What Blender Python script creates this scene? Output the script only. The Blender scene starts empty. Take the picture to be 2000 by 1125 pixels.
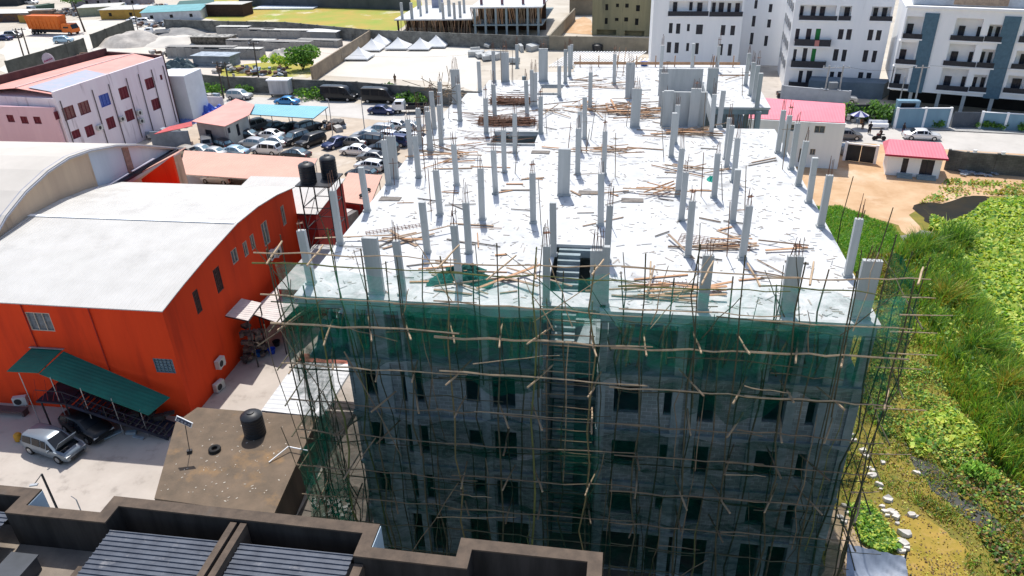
import bpy, math, random
from mathutils import Vector, Matrix
R_ = math.radians
random.seed(7)
scene = bpy.context.scene
COL = scene.collection

# ------------------------------------------------------------------ camera
CZ = 33.3; FPX = 1445.0
PITCH, ROLL, YAW = R_(28.75), R_(-1.86), R_(-9.38)
_cy, _sy = math.cos(YAW), math.sin(YAW)
FW = Vector((_sy*math.cos(PITCH), _cy*math.cos(PITCH), -math.sin(PITCH)))
_rt = Vector((_cy, -_sy, 0)); _up = _rt.cross(FW)
RT = _rt*math.cos(ROLL)+_up*math.sin(ROLL); UP = -_rt*math.sin(ROLL)+_up*math.cos(ROLL)
cam = bpy.data.cameras.new('camera'); camo = bpy.data.objects.new('camera', cam); COL.objects.link(camo)
m = Matrix((RT, UP, -FW)).transposed().to_4x4(); m.translation = Vector((0, 0, CZ)); camo.matrix_world = m
cam.sensor_width = 36; cam.lens = 36*FPX/2000; cam.clip_end = 3000; cam.clip_start = 0.3
scene.camera = camo
# ------------------------------------------------------------------ sky, sun, exposure
SUN_EL = R_(61.5); SUN_DIR = Vector((-0.22, 0.975, 0)).normalized()*math.cos(SUN_EL) + Vector((0, 0, math.sin(SUN_EL)))
w = bpy.data.worlds.new('World'); scene.world = w; w.use_nodes = True
nt = w.node_tree; sky = nt.nodes.new('ShaderNodeTexSky'); sky.sky_type = 'NISHITA'; sky.sun_disc = False
sky.sun_elevation = SUN_EL; sky.sun_rotation = math.atan2(SUN_DIR.x, SUN_DIR.y)
sky.air_density = 1.0; sky.dust_density = 1.5
bg = nt.nodes['Background']; bg.inputs[1].default_value = 0.15
nt.links.new(sky.outputs[0], bg.inputs[0])
sl = bpy.data.lights.new('sun', 'SUN'); sl.energy = 4.3; sl.angle = R_(0.5); sl.color = (1, 0.965, 0.91)
so = bpy.data.objects.new('sun', sl); COL.objects.link(so); so.rotation_euler = SUN_DIR.to_track_quat('Z', 'Y').to_euler(); so.location = (0, 0, 80)
scene.view_settings.view_transform = 'Standard'; scene.view_settings.look = 'None'
scene.view_settings.exposure = 0.24; scene.view_settings.gamma = 1
scene.render.engine = 'CYCLES'
scene.cycles.transparent_max_bounces = 12

# ------------------------------------------------------------------ where a sight line meets a real plane
def _ray(x, y): return RT*((x-1000)/FPX)+UP*((562.5-y)/FPX)+FW
def P(x, y, z=0.0):
    d = _ray(x, y); t = (z-CZ)/d.z; return Vector((d.x*t, d.y*t, z))
def PY(x, y, Y):
    d = _ray(x, y); t = Y/d.y; return Vector((d.x*t, Y, CZ+d.z*t))
def PX(x, y, X):
    d = _ray(x, y); t = X/d.x; return Vector((X, d.y*t, CZ+d.z*t))

# ------------------------------------------------------------------ materials
MATS = {}
def M(name, c1, c2=None, scale=1.0, rough=0.8, bump=0.0, bscale=None, metal=0.0, c3=None, s3=0.3, t3=0.55, streak=False, obj=False, spec=0.3, detail=6, w3=0.08, lo=0.35, hi=0.65):
    if name in MATS: return MATS[name]
    mt = bpy.data.materials.new(name); mt.use_nodes = True; n = mt.node_tree; b = n.nodes['Principled BSDF']
    b.inputs['Roughness'].default_value = rough; b.inputs['Metallic'].default_value = metal
    b.inputs['Specular IOR Level'].default_value = spec
    co = n.nodes.new('ShaderNodeTexCoord'); geo = n.nodes.new('ShaderNodeNewGeometry')
    src = co.outputs['Object'] if obj else geo.outputs['Position']
    mp = n.nodes.new('ShaderNodeMapping'); n.links.new(src, mp.inputs[0])
    if streak: mp.inputs['Scale'].default_value = (1, 1, 0.12)
    def noise(s, d=detail):
        t = n.nodes.new('ShaderNodeTexNoise'); t.inputs['Scale'].default_value = s; t.inputs['Detail'].default_value = d
        t.inputs['Roughness'].default_value = 0.65; n.links.new(mp.outputs[0], t.inputs[0]); return t
    def ramp(t, a, bb):
        r = n.nodes.new('ShaderNodeMapRange'); r.inputs[1].default_value = a; r.inputs[2].default_value = bb; n.links.new(t.outputs['Fac'], r.inputs[0]); return r
    if c2 is None: c2 = tuple(v*0.8 for v in c1)
    t = noise(scale); r = ramp(t, lo, hi)
    mx = n.nodes.new('ShaderNodeMixRGB'); mx.inputs[1].default_value = (*c1, 1); mx.inputs[2].default_value = (*c2, 1); n.links.new(r.outputs[0], mx.inputs[0])
    out = mx.outputs[0]
    if c3 is not None:
        t2 = noise(s3); r2 = ramp(t2, t3, t3+w3)
        m2 = n.nodes.new('ShaderNodeMixRGB'); n.links.new(r2.outputs[0], m2.inputs[0]); n.links.new(out, m2.inputs[1]); m2.inputs[2].default_value = (*c3, 1); out = m2.outputs[0]
    n.links.new(out, b.inputs['Base Color'])
    if bump:
        t4 = noise(bscale or scale*4); bm = n.nodes.new('ShaderNodeBump'); bm.inputs['Strength'].default_value = bump; bm.inputs['Distance'].default_value = 0.05
        n.links.new(t4.outputs['Fac'], bm.inputs['Height']); n.links.new(bm.outputs[0], b.inputs['Normal'])
    MATS[name] = mt; mt['_out'] = 0
    return mt
def blockmat(name, c1, c2, mortar, bw=0.45, bh=0.225, axis='x', **k):
    mt = M(name, c1, c2, scale=0.6, **k); n = mt.node_tree; b = n.nodes['Principled BSDF']
    old = b.inputs['Base Color'].links[0].from_socket
    geo = n.nodes.new('ShaderNodeNewGeometry'); sp = n.nodes.new('ShaderNodeSeparateXYZ'); cb = n.nodes.new('ShaderNodeCombineXYZ')
    n.links.new(geo.outputs['Position'], sp.inputs[0])
    ad = n.nodes.new('ShaderNodeMath'); ad.operation = 'ADD'; n.links.new(sp.outputs[0], ad.inputs[0]); n.links.new(sp.outputs[1], ad.inputs[1])
    n.links.new(ad.outputs[0], cb.inputs[0]); n.links.new(sp.outputs[2], cb.inputs[1])
    br = n.nodes.new('ShaderNodeTexBrick'); br.inputs['Scale'].default_value = 1; br.inputs['Brick Width'].default_value = bw; br.inputs['Row Height'].default_value = bh
    br.inputs['Mortar Size'].default_value = 0.014; br.inputs['Color1'].default_value = (0.85, 0.85, 0.85, 1); br.inputs['Color2'].default_value = (1.1, 1.1, 1.08, 1); br.inputs['Mortar'].default_value = (*mortar, 1)
    n.links.new(cb.outputs[0], br.inputs[0])
    mu = n.nodes.new('ShaderNodeMixRGB'); mu.blend_type = 'MULTIPLY'; mu.inputs[0].default_value = 1; n.links.new(old, mu.inputs[1]); n.links.new(br.outputs[0], mu.inputs[2]); n.links.new(mu.outputs[0], b.inputs['Base Color'])
    return mt
def glassmat(name, c=(0.02, 0.03, 0.04), rough=0.08):
    if name in MATS: return MATS[name]
    mt = M(name, c, c, rough=rough, spec=0.3); return mt
def netmat(name, c, cover, scale=1.2):
    mt = bpy.data.materials.new(name); mt.use_nodes = True; n = mt.node_tree; n.nodes.remove(n.nodes['Principled BSDF'])
    o = n.nodes['Material Output']; tr = n.nodes.new('ShaderNodeBsdfTransparent'); df = n.nodes.new('ShaderNodeBsdfDiffuse'); tl = n.nodes.new('ShaderNodeBsdfTranslucent')
    df.inputs[0].default_value = (*c, 1); tl.inputs[0].default_value = (*c, 1)
    a = n.nodes.new('ShaderNodeMixShader'); a.inputs[0].default_value = 0.45; n.links.new(df.outputs[0], a.inputs[1]); n.links.new(tl.outputs[0], a.inputs[2])
    geo = n.nodes.new('ShaderNodeNewGeometry'); t = n.nodes.new('ShaderNodeTexNoise'); t.inputs['Scale'].default_value = scale; t.inputs['Detail'].default_value = 5
    mp = n.nodes.new('ShaderNodeMapping'); mp.inputs['Scale'].default_value = (0.6, 0.6, 1.3); n.links.new(geo.outputs['Position'], mp.inputs[0]); n.links.new(mp.outputs[0], t.inputs[0])
    t.inputs['Roughness'].default_value = 0.75; t.inputs['Distortion'].default_value = 1.2; r = n.nodes.new('ShaderNodeMapRange'); r.inputs[1].default_value = 0.36; r.inputs[2].default_value = 0.64; r.inputs[3].default_value = cover*0.35; r.inputs[4].default_value = min(1, cover*1.6); n.links.new(t.outputs['Fac'], r.inputs[0])
    b = n.nodes.new('ShaderNodeMixShader'); n.links.new(r.outputs[0], b.inputs[0]); n.links.new(tr.outputs[0], b.inputs[1]); n.links.new(a.outputs[0], b.inputs[2]); n.links.new(b.outputs[0], o.inputs[0])
    return mt

# ------------------------------------------------------------------ objects
WL = {}
def tag(o, label=None, cat=None, group=None, kind=None):
    if label: o['label'] = label
    if cat: o['category'] = cat
    if group: o['group'] = group
    if kind: o['kind'] = kind
    return o
def thing(name, label, cat, loc=(0, 0, 0), rz=0, group=None):
    o = bpy.data.objects.new(name, None); COL.objects.link(o); o.location = loc; o.rotation_euler = (0, 0, rz); o.empty_display_size = 0.3
    WL[o.name] = Vector(loc); return tag(o, label, cat, group)
class MB:
    def __init__(s): s.v = []; s.f = []; s.mi = []; s.cur = 0
    def add(s, vs, fs):
        b = len(s.v); s.v += [tuple(v) for v in vs]; s.f += [tuple(i+b for i in f) for f in fs]; s.mi += [s.cur]*len(fs); return s
    def box(s, c, d, rz=0, rx=0, ry=0):
        mt = Matrix.Rotation(rz, 3, 'Z') @ Matrix.Rotation(ry, 3, 'Y') @ Matrix.Rotation(rx, 3, 'X'); c = Vector(c)
        vs = [c+mt @ Vector((x*d[0]/2, y*d[1]/2, z*d[2]/2)) for z in (-1, 1) for x, y in ((-1, -1), (1, -1), (1, 1), (-1, 1))]
        return s.add(vs, [(3, 2, 1, 0), (4, 5, 6, 7), (0, 1, 5, 4), (1, 2, 6, 5), (2, 3, 7, 6), (3, 0, 4, 7)])
    def b2(s, x0, x1, y0, y1, z0, z1): return s.box(((x0+x1)/2, (y0+y1)/2, (z0+z1)/2), (abs(x1-x0), abs(y1-y0), abs(z1-z0)))
    def bar(s, p, q, r, n=5, r2=None, cap=True):
        p = Vector(p); q = Vector(q); d = (q-p).normalized(); a = d.orthogonal().normalized(); b = d.cross(a); r2 = r if r2 is None else r2
        vs = [p+(a*math.cos(2*math.pi*i/n)+b*math.sin(2*math.pi*i/n))*r for i in range(n)]+[q+(a*math.cos(2*math.pi*i/n)+b*math.sin(2*math.pi*i/n))*r2 for i in range(n)]
        fs = [(i, (i+1) % n, n+(i+1) % n, n+i) for i in range(n)]
        if cap: fs += [tuple(range(n))[::-1], tuple(range(n, 2*n))]
        return s.add(vs, fs)
    def path(s, pts, r, n=5):
        pts = [Vector(p) for p in pts]; k = len(pts); vs = []
        for i, p in enumerate(pts):
            d = (pts[min(i+1, k-1)]-pts[max(i-1, 0)]).normalized(); a = d.cross(Vector((0.3, 0.1, 1))).normalized(); b = d.cross(a); rr = r[i] if isinstance(r, (list, tuple)) else r
            vs += [p+(a*math.cos(2*math.pi*j/n)+b*math.sin(2*math.pi*j/n))*rr for j in range(n)]
        fs = [(i*n+j, i*n+(j+1) % n, (i+1)*n+(j+1) % n, (i+1)*n+j) for i in range(k-1) for j in range(n)]
        fs += [tuple(range(n))[::-1], tuple(range((k-1)*n, k*n))]
        return s.add(vs, fs)
    def prism(s, pts, z0, z1):
        n = len(pts); z = (lambda v: v if isinstance(v, (list, tuple)) else [v]*n); z0 = z(z0); z1 = z(z1)
        a = sum(pts[i][0]*pts[(i+1) % n][1]-pts[(i+1) % n][0]*pts[i][1] for i in range(n))
        idx = range(n) if a > 0 else range(n-1, -1, -1)
        vs = [(pts[i][0], pts[i][1], z0[i]) for i in idx]+[(pts[i][0], pts[i][1], z1[i]) for i in idx]
        return s.add(vs, [tuple(range(n))[::-1], tuple(range(n, 2*n))]+[(i, (i+1) % n, n+(i+1) % n, n+i) for i in range(n)])
    def lathe(s, c, prof, n=16, cap=True):
        vs = []; k = len(prof)
        for r, z in prof: vs += [(c[0]+r*math.cos(2*math.pi*j/n), c[1]+r*math.sin(2*math.pi*j/n), c[2]+z) for j in range(n)]
        fs = [(i*n+j, i*n+(j+1) % n, (i+1)*n+(j+1) % n, (i+1)*n+j) for i in range(k-1) for j in range(n)]
        if cap: fs += [tuple(range(n))[::-1], tuple(range((k-1)*n, k*n))]
        return s.add(vs, fs)
    def sheet(s, a, b, c, d, th=0.03):
        "thick sheet from four corners (ccw seen from above)"
        a, b, c, d = map(Vector, (a, b, c, d)); nn = (b-a).cross(d-a).normalized()*th
        vs = [a-nn, b-nn, c-nn, d-nn, a, b, c, d]
        return s.add(vs, [(3, 2, 1, 0), (4, 5, 6, 7), (0, 1, 5, 4), (1, 2, 6, 5), (2, 3, 7, 6), (3, 0, 4, 7)])
    def grid(s, cu, cv, cw, holes, fn):
        "slab over [cu]x[cv] with rectangular holes (u0,u1,v0,v1), thickness cw; fn maps (u,v,w) to space"
        us = sorted(set([cu[0], cu[1]]+[min(max(h[i], cu[0]), cu[1]) for h in holes for i in (0, 1)])); vs_ = sorted(set([cv[0], cv[1]]+[min(max(h[i], cv[0]), cv[1]) for h in holes for i in (2, 3)]))
        ok = {}
        for i in range(len(us)-1):
            for j in range(len(vs_)-1):
                mu, mv = (us[i]+us[i+1])/2, (vs_[j]+vs_[j+1])/2
                ok[i, j] = not any(h[0] < mu < h[1] and h[2] < mv < h[3] for h in holes)
        def q(*pts): s.add([fn(*p) for p in pts], [(0, 1, 2, 3)])
        w0, w1 = cw
        for (i, j), o in ok.items():
            if not o: continue
            a, b, c, d = us[i], us[i+1], vs_[j], vs_[j+1]
            q((a, c, w1), (b, c, w1), (b, d, w1), (a, d, w1)); q((a, d, w0), (b, d, w0), (b, c, w0), (a, c, w0))
            if not ok.get((i-1, j)): q((a, c, w0), (a, c, w1), (a, d, w1), (a, d, w0))
            if not ok.get((i+1, j)): q((b, d, w0), (b, d, w1), (b, c, w1), (b, c, w0))
            if not ok.get((i, j-1)): q((b, c, w0), (b, c, w1), (a, c, w1), (a, c, w0))
            if not ok.get((i, j+1)): q((a, d, w0), (a, d, w1), (b, d, w1), (b, d, w0))
        return s
    def build(s, name, mat, parent=None, label=None, cat=None, group=None, kind=None, smooth=False, local=False):
        me = bpy.data.meshes.new(name); mats = mat if isinstance(mat, (list, tuple)) else [mat]
        org = Vector((0, 0, 0))
        if parent is None and not local:
            xs, ys, zs = zip(*s.v); org = Vector(((min(xs)+max(xs))/2, (min(ys)+max(ys))/2, min(zs)))
        me.from_pydata([(x-org.x, y-org.y, z-org.z) for x, y, z in s.v], [], s.f)
        for mt in mats: me.materials.append(mt)
        if len(mats) > 1: me.polygons.foreach_set('material_index', s.mi)
        if smooth:
            me.polygons.foreach_set('use_smooth', [True]*len(me.polygons)); me.set_sharp_from_angle(angle=R_(38))
        me.update(); o = bpy.data.objects.new(name, me); COL.objects.link(o); o.location = org
        if parent is not None:
            o.parent = parent
            if not local: o.matrix_parent_inverse = Matrix.Translation(-WL.get(parent.name, Vector((0, 0, 0))))
        WL[o.name] = org
        return tag(o, label, cat, group, kind)
KIDS = {}
def copy_tree(o, parent=None):
    c = o.copy(); COL.objects.link(c)
    if parent is not None: c.parent = parent
    for ch in KIDS.get(o.name) or []: copy_tree(ch, c)
    return c
def reg(o):
    "remember the children of a source thing so that it can be copied"
    for x in list(COL.objects):
        if x.parent is not None: KIDS.setdefault(x.parent.name, [])
        if x.parent is not None and x not in KIDS[x.parent.name]: KIDS[x.parent.name].append(x)
    return o
class Wall:
    "a vertical plane through two ground points; u runs a->b, w points outward (towards the camera side)"
    def __init__(s, a, b):
        s.a = Vector((a[0], a[1], 0)); s.d = Vector((b[0]-a[0], b[1]-a[1], 0)); s.len = s.d.length; s.d.normalize(); s.n = Vector((s.d.y, -s.d.x, 0))
        if s.n.dot(-s.a) < 0: s.n = -s.n
    def at(s, px, py):
        d = _ray(px, py); C = Vector((0, 0, CZ)); t = (s.a-C).dot(s.n)/d.dot(s.n); p = C+d*t; return (p-s.a).dot(s.d), p.z
    def pt(s, u, z, wv=0.0):
        p = s.a+s.d*u+s.n*wv; return Vector((p.x, p.y, z))
    def box(s, mb, u0, u1, z0, z1, w0, w1):
        vs = [s.pt(u, z, wv) for z in (z0, z1) for u, wv in ((u0, w1), (u1, w1), (u1, w0), (u0, w0))]
        fl = s.d.cross(Vector((0, 0, 1))).dot(s.n) > 0
        fs = [(3, 2, 1, 0), (4, 5, 6, 7), (0, 1, 5, 4), (1, 2, 6, 5), (2, 3, 7, 6), (3, 0, 4, 7)]
        return mb.add(vs, fs if fl else [f[::-1] for f in fs])

# ------------------------------------------------------------------ palette
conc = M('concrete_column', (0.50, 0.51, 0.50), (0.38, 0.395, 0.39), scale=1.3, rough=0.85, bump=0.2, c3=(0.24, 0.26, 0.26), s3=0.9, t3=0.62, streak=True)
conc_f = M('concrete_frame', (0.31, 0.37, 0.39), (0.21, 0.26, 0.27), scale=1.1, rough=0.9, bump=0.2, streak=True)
slabm = M('roof_slab_concrete', (0.58, 0.585, 0.58), (0.45, 0.455, 0.455), scale=0.5, rough=0.9, bump=0.35, bscale=2.2, c3=(0.33, 0.33, 0.33), s3=0.75, t3=0.575, w3=0.13, detail=11, lo=0.42, hi=0.72)
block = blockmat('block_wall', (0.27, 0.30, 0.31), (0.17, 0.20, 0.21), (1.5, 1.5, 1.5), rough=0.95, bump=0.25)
blockw = blockmat('perimeter_block', (0.24, 0.235, 0.215), (0.13, 0.13, 0.12), (0.7, 0.7, 0.7), rough=0.95, c3=(0.06, 0.06, 0.055), s3=0.5, t3=0.56, w3=0.2)
dark = M('dark_void', (0.02, 0.02, 0.02), rough=0.95)
bamboo = M('bamboo_dry', (0.26, 0.19, 0.12), (0.15, 0.11, 0.07), scale=1.5, rough=0.7)
bamboo_d = M('bamboo_dark', (0.10, 0.085, 0.05), (0.05, 0.055, 0.03), scale=1.5, rough=0.8)
bamboo_g = M('bamboo_green', (0.16, 0.17, 0.05), (0.10, 0.11, 0.035), scale=1.5, rough=0.7)
bamboo_l = M('bamboo_light', (0.50, 0.37, 0.24), (0.33, 0.23, 0.14), scale=2, rough=0.7)
rebar = M('rusty_rebar', (0.20, 0.09, 0.05), (0.10, 0.06, 0.045), scale=4, rough=0.8)
timber = M('timber_offcut', (0.40, 0.29, 0.20), (0.25, 0.18, 0.13), scale=2, rough=0.85, obj=True)
timber_g = M('timber_weathered', (0.30, 0.27, 0.24), (0.18, 0.16, 0.14), scale=2, rough=0.9, obj=True)
timber_o = M('timber_fresh', (0.52, 0.30, 0.17), (0.36, 0.21, 0.12), scale=2, rough=0.85, obj=True)
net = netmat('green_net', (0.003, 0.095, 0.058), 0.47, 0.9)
net_lo = netmat('green_net_low_shade', (0.003, 0.060, 0.040), 0.42, 0.9)  # darker net copy; shade on the low facade is put into its colour
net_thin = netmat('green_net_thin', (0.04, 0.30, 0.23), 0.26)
white = M('white_paint', (0.90, 0.90, 0.90), (0.82, 0.83, 0.84), scale=0.5, rough=0.7, c3=(0.66, 0.66, 0.65), s3=0.5, t3=0.66, streak=True)
steel_d = M('dark_steel', (0.03, 0.03, 0.035), rough=0.5)
steel = M('galvanised_steel', (0.45, 0.46, 0.47), (0.35, 0.36, 0.37), rough=0.4, metal=0.5)
glass = glassmat('dark_glass')
rubber = M('rubber', (0.02, 0.02, 0.02), rough=0.8)
black_pl = M('black_plastic', (0.018, 0.02, 0.025), (0.03, 0.035, 0.04), rough=0.45)

# ------------------------------------------------------------------ ground and its surfaces
sandm = M('sandy_ground', (0.52, 0.47, 0.395), (0.42, 0.37, 0.30), scale=0.12, rough=0.95, bump=0.3, bscale=1.5, c3=(0.36, 0.31, 0.25), s3=0.25, t3=0.6)
courtm = M('courtyard_concrete', (0.475, 0.425, 0.375), (0.395, 0.35, 0.305), scale=0.35, rough=0.9, bump=0.2, bscale=3, c3=(0.27, 0.24, 0.21), s3=0.7, t3=0.56, w3=0.2, detail=10)
streetm = M('street_concrete', (0.53, 0.50, 0.46), (0.44, 0.415, 0.38), scale=0.2, rough=0.9, c3=(0.38, 0.36, 0.33), s3=0.4, t3=0.62)
lotm = M('lot_earth', (0.50, 0.42, 0.33), (0.40, 0.33, 0.26), scale=0.3, rough=0.95, c3=(0.60, 0.55, 0.48), s3=0.2, t3=0.56, w3=0.2)
sandw = M('pale_sand', (0.60, 0.565, 0.505), (0.53, 0.49, 0.43), scale=0.1, rough=0.95, bump=0.2, bscale=1)
sando = M('orange_sand', (0.56, 0.38, 0.23), (0.45, 0.28, 0.15), scale=0.35, rough=0.95, bump=0.3, bscale=2, c3=(0.65, 0.50, 0.36), s3=0.2, t3=0.52, w3=0.25)
marshm = M('marsh_earth', (0.26, 0.20, 0.035), (0.13, 0.135, 0.025), scale=0.5, rough=0.95, bump=0.5, bscale=3, c3=(0.30, 0.19, 0.05), s3=0.28, t3=0.56, w3=0.2, detail=10)
ochre = M('ochre_earth', (0.38, 0.25, 0.055), (0.24, 0.19, 0.025), scale=0.8, rough=0.95, bump=0.4, bscale=4, c3=(0.50, 0.30, 0.14), s3=0.5, t3=0.55, w3=0.2)
fieldm = M('field_grass', (0.24, 0.31, 0.05), (0.42, 0.29, 0.07), scale=0.09, rough=0.95, bump=0.4, bscale=2, c3=(0.62, 0.55, 0.43), s3=0.05, t3=0.56, w3=0.1)
waterm = M('dark_water', (0.012, 0.012, 0.008), (0.03, 0.022, 0.01), scale=0.5, rough=0.35, spec=0.1)
wetm = M('wet_silt', (0.26, 0.24, 0.22), (0.20, 0.18, 0.16), scale=0.8, rough=0.35)
def patch(name, pts, z, mat, jit=0.0, step=2.0, kind='structure', world=False, label=None):
    q = [Vector((p[0], p[1], 0)) if world else P(p[0], p[1]) for p in pts]; out = []
    rnd = random.Random(len(name)*13+len(pts))
    for i, a in enumerate(q):
        b = q[(i+1) % len(q)]; n = max(1, int((b-a).length/step)) if jit else 1
        for k in range(n):
            p = a.lerp(b, k/n)
            if jit and k: p = p+Vector((rnd.uniform(-jit, jit), rnd.uniform(-jit, jit), 0))
            out.append((p.x, p.y))
    mb = MB(); a = sum(out[i][0]*out[(i+1) % len(out)][1]-out[(i+1) % len(out)][0]*out[i][1] for i in range(len(out)))
    if a < 0: out = out[::-1]
    mb.add([(x, y, z) for x, y in out], [tuple(range(len(out)))])
    return mb.build(name, mat, kind=kind, label=label)
mb = MB(); mb.add([(-1200, -300, 0), (1200, -300, 0), (1200, 1500, 0), (-1200, 1500, 0)], [(0, 1, 2, 3)]); mb.build('ground', sandm, kind='structure')
patch('courtyard_paving', [(-62, 12), (-15.5, 12), (-15.5, 80), (-34, 80), (-34, 60), (-62, 60)], 0.010, courtm, world=True)
patch('building_plot', [(-18.9, 5), (11.8, 5), (11.8, 90), (-15.6, 90), (-15.6, 43), (-18.5, 43)], 0.016, M('plot_earth_and_shade', (0.16, 0.135, 0.11), (0.09, 0.08, 0.07), scale=0.6, rough=0.95), world=True)  # dark earth; its strip left of the building also stands in for shadow
patch('car_park_ground', [(340, 300), (380, 240), (480, 235), (650, 232), (700, 225), (860, 240), (830, 420), (600, 440), (340, 330)], 0.014, lotm)
patch('street', [(360, 192), (430, 186), (620, 196), (860, 216), (1000, 225), (1000, 262), (850, 245), (640, 226), (480, 208), (370, 212)], 0.022, streetm)
patch('sand_lot', [(715, 88), (905, 92), (940, 100), (930, 180), (870, 160), (640, 148), (615, 145)], 0.012, sandw)
patch('sand_road', [(0, 62), (150, 40), (330, 30), (470, -10), (560, -10), (380, 60), (300, 80), (180, 112), (0, 190)], 0.014, sandw, jit=1.5, step=6)
patch('builders_yard_ground', [(190, 112), (300, 68), (430, 60), (560, 62), (700, 72), (600, 150), (330, 150)], 0.012, M('yard_sand', (0.62, 0.55, 0.47), (0.50, 0.44, 0.38), scale=0.1, rough=0.95, bump=0.3, bscale=1), jit=1, step=5)
patch('yard_grass_strip', [(430, 130), (520, 122), (600, 125), (640, 135), (600, 152), (430, 148)], 0.02, fieldm, jit=1, step=3)
patch('field', [(395, -12), (840, -12), (800, 40), (770, 62), (560, 50), (375, 36)], 0.016, fieldm, jit=1.5, step=5)
patch('right_street', [(1478, 222), (1650, 236), (2060, 258), (2080, 306), (1850, 292), (1640, 276), (1478, 268)], 0.022, streetm)
patch('forecourt', [(1480, 90), (1535, 110), (1540, 200), (1660, 215), (1655, 238), (1478, 226)], 0.018, courtm)
patch('right_pavement', [(1700, 240), (1860, 252), (2060, 262), (2060, 266), (1860, 257), (1700, 246)], 0.13, M('kerb_concrete', (0.4, 0.39, 0.37), rough=0.9))
patch('marsh_ground', [(11.8, 5), (70, 5), (95, 93), (11.8, 93)], 0.012, marshm, world=True)
patch('sandy_clearing', [(1470, 318), (1640, 322), (1720, 340), (1850, 345), (2030, 352), (2040, 384), (1900, 384), (1850, 398), (1800, 405), (1775, 420), (1800, 450), (1812, 480), (1775, 478), (1755, 440), (1700, 425), (1640, 400), (1590, 402), (1555, 372)], 0.020, sando, jit=0.35, step=1.2)
patch('pond_water', [(1782, 408), (1800, 396), (1840, 398), (1880, 385), (1925, 383), (1960, 400), (1930, 430), (1870, 452), (1820, 440)], 0.028, waterm, jit=0.3, step=1)
patch('wet_silt', [(1750, 462), (1800, 450), (1845, 455), (1850, 500), (1800, 520), (1758, 490)], 0.032, wetm, jit=0.3, step=1)
patch('ditch_water', [(1765, 865), (1790, 868), (1835, 915), (1880, 965), (1930, 1000), (1965, 1040), (1935, 1045), (1870, 1000), (1820, 960), (1790, 920)], 0.030, M('ditch_mud', (0.075, 0.075, 0.07), (0.05, 0.05, 0.045), scale=1, rough=0.4), jit=0.2, step=0.7)
patch('ochre_clearing', [(1762, 1008), (1800, 1010), (1850, 1040), (1900, 1085), (1890, 1140), (1770, 1140)], 0.026, ochre, jit=0.45, step=0.5)
patch('sandy_verge', [(1620, 1000), (1660, 985), (1700, 1040), (1750, 1060), (1700, 1100), (1640, 1130), (1600, 1130)], 0.024, M('pinkish_sand', (0.42, 0.31, 0.22), (0.30, 0.23, 0.13), scale=1, rough=0.95, bump=0.3), jit=0.25, step=0.7)
patch('far_yard_ground', [(11.8, 93), (95, 93), (110, 112), (11.8, 104)], 0.013, sando, world=True)

# ------------------------------------------------------------------ the building under construction
ZS = 16.5; YF = 28.5
floors = [13.2, 9.9, 6.6, 3.3]
B = thing('building_under_construction', 'large unfinished concrete building with white flat roof slab and rows of bare columns', 'building', (-2, 50, 0))
mb = MB()
idn = lambda a, b, c: Vector((a, b, c))
holes = [(-3.35, -0.8, 30.1, 35.2), (-3.35, -0.8, 20, 28.75), (-9.9, -6.6, 51.6, 54.4), (-8.0, -6.0, 66.2, 69.2), (3.1, 5.4, 57.2, 60.2), (5.6, 20, 56.6, 62.6), (-20, -14.6, 62.5, 90), (-20, -13.4, 66.5, 90), (-20, -9.5, 71.5, 90), (-20, -5.5, 75, 90), (11.0, 20, 28, 62.6)]
mb.grid((-15.15, 11.6), (28.5, 78.5), (ZS-0.18, ZS), holes, idn)
mb.build('roof_slab', slabm, B)
mb = MB()   # edge beams under the slab
mb.b2(-15.0, -3.5, 28.56, 28.86, ZS-0.62, ZS-0.182); mb.b2(-0.75, 10.9, 28.56, 28.86, ZS-0.62, ZS-0.182); mb.b2(-3.2, -0.9, 34.9, 35.15, ZS-0.6, ZS-0.182)
mb.b2(-15.1, -14.8, 28.9, 62, ZS-0.62, ZS-0.182); mb.b2(10.7, 10.95, 28.9, 56, ZS-0.62, ZS-0.182); mb.b2(5.7, 11.5, 62.65, 62.9, ZS-0.6, ZS-0.182)
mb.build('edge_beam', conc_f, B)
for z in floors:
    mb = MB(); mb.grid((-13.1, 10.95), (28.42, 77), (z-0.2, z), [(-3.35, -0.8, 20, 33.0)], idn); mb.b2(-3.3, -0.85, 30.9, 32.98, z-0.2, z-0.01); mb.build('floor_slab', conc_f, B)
mb = MB(); mb.b2(-14.9, -13.12, 28.45, 77, 13.0, 13.198); mb.build('side_gallery_slab', conc_f, B)
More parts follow.
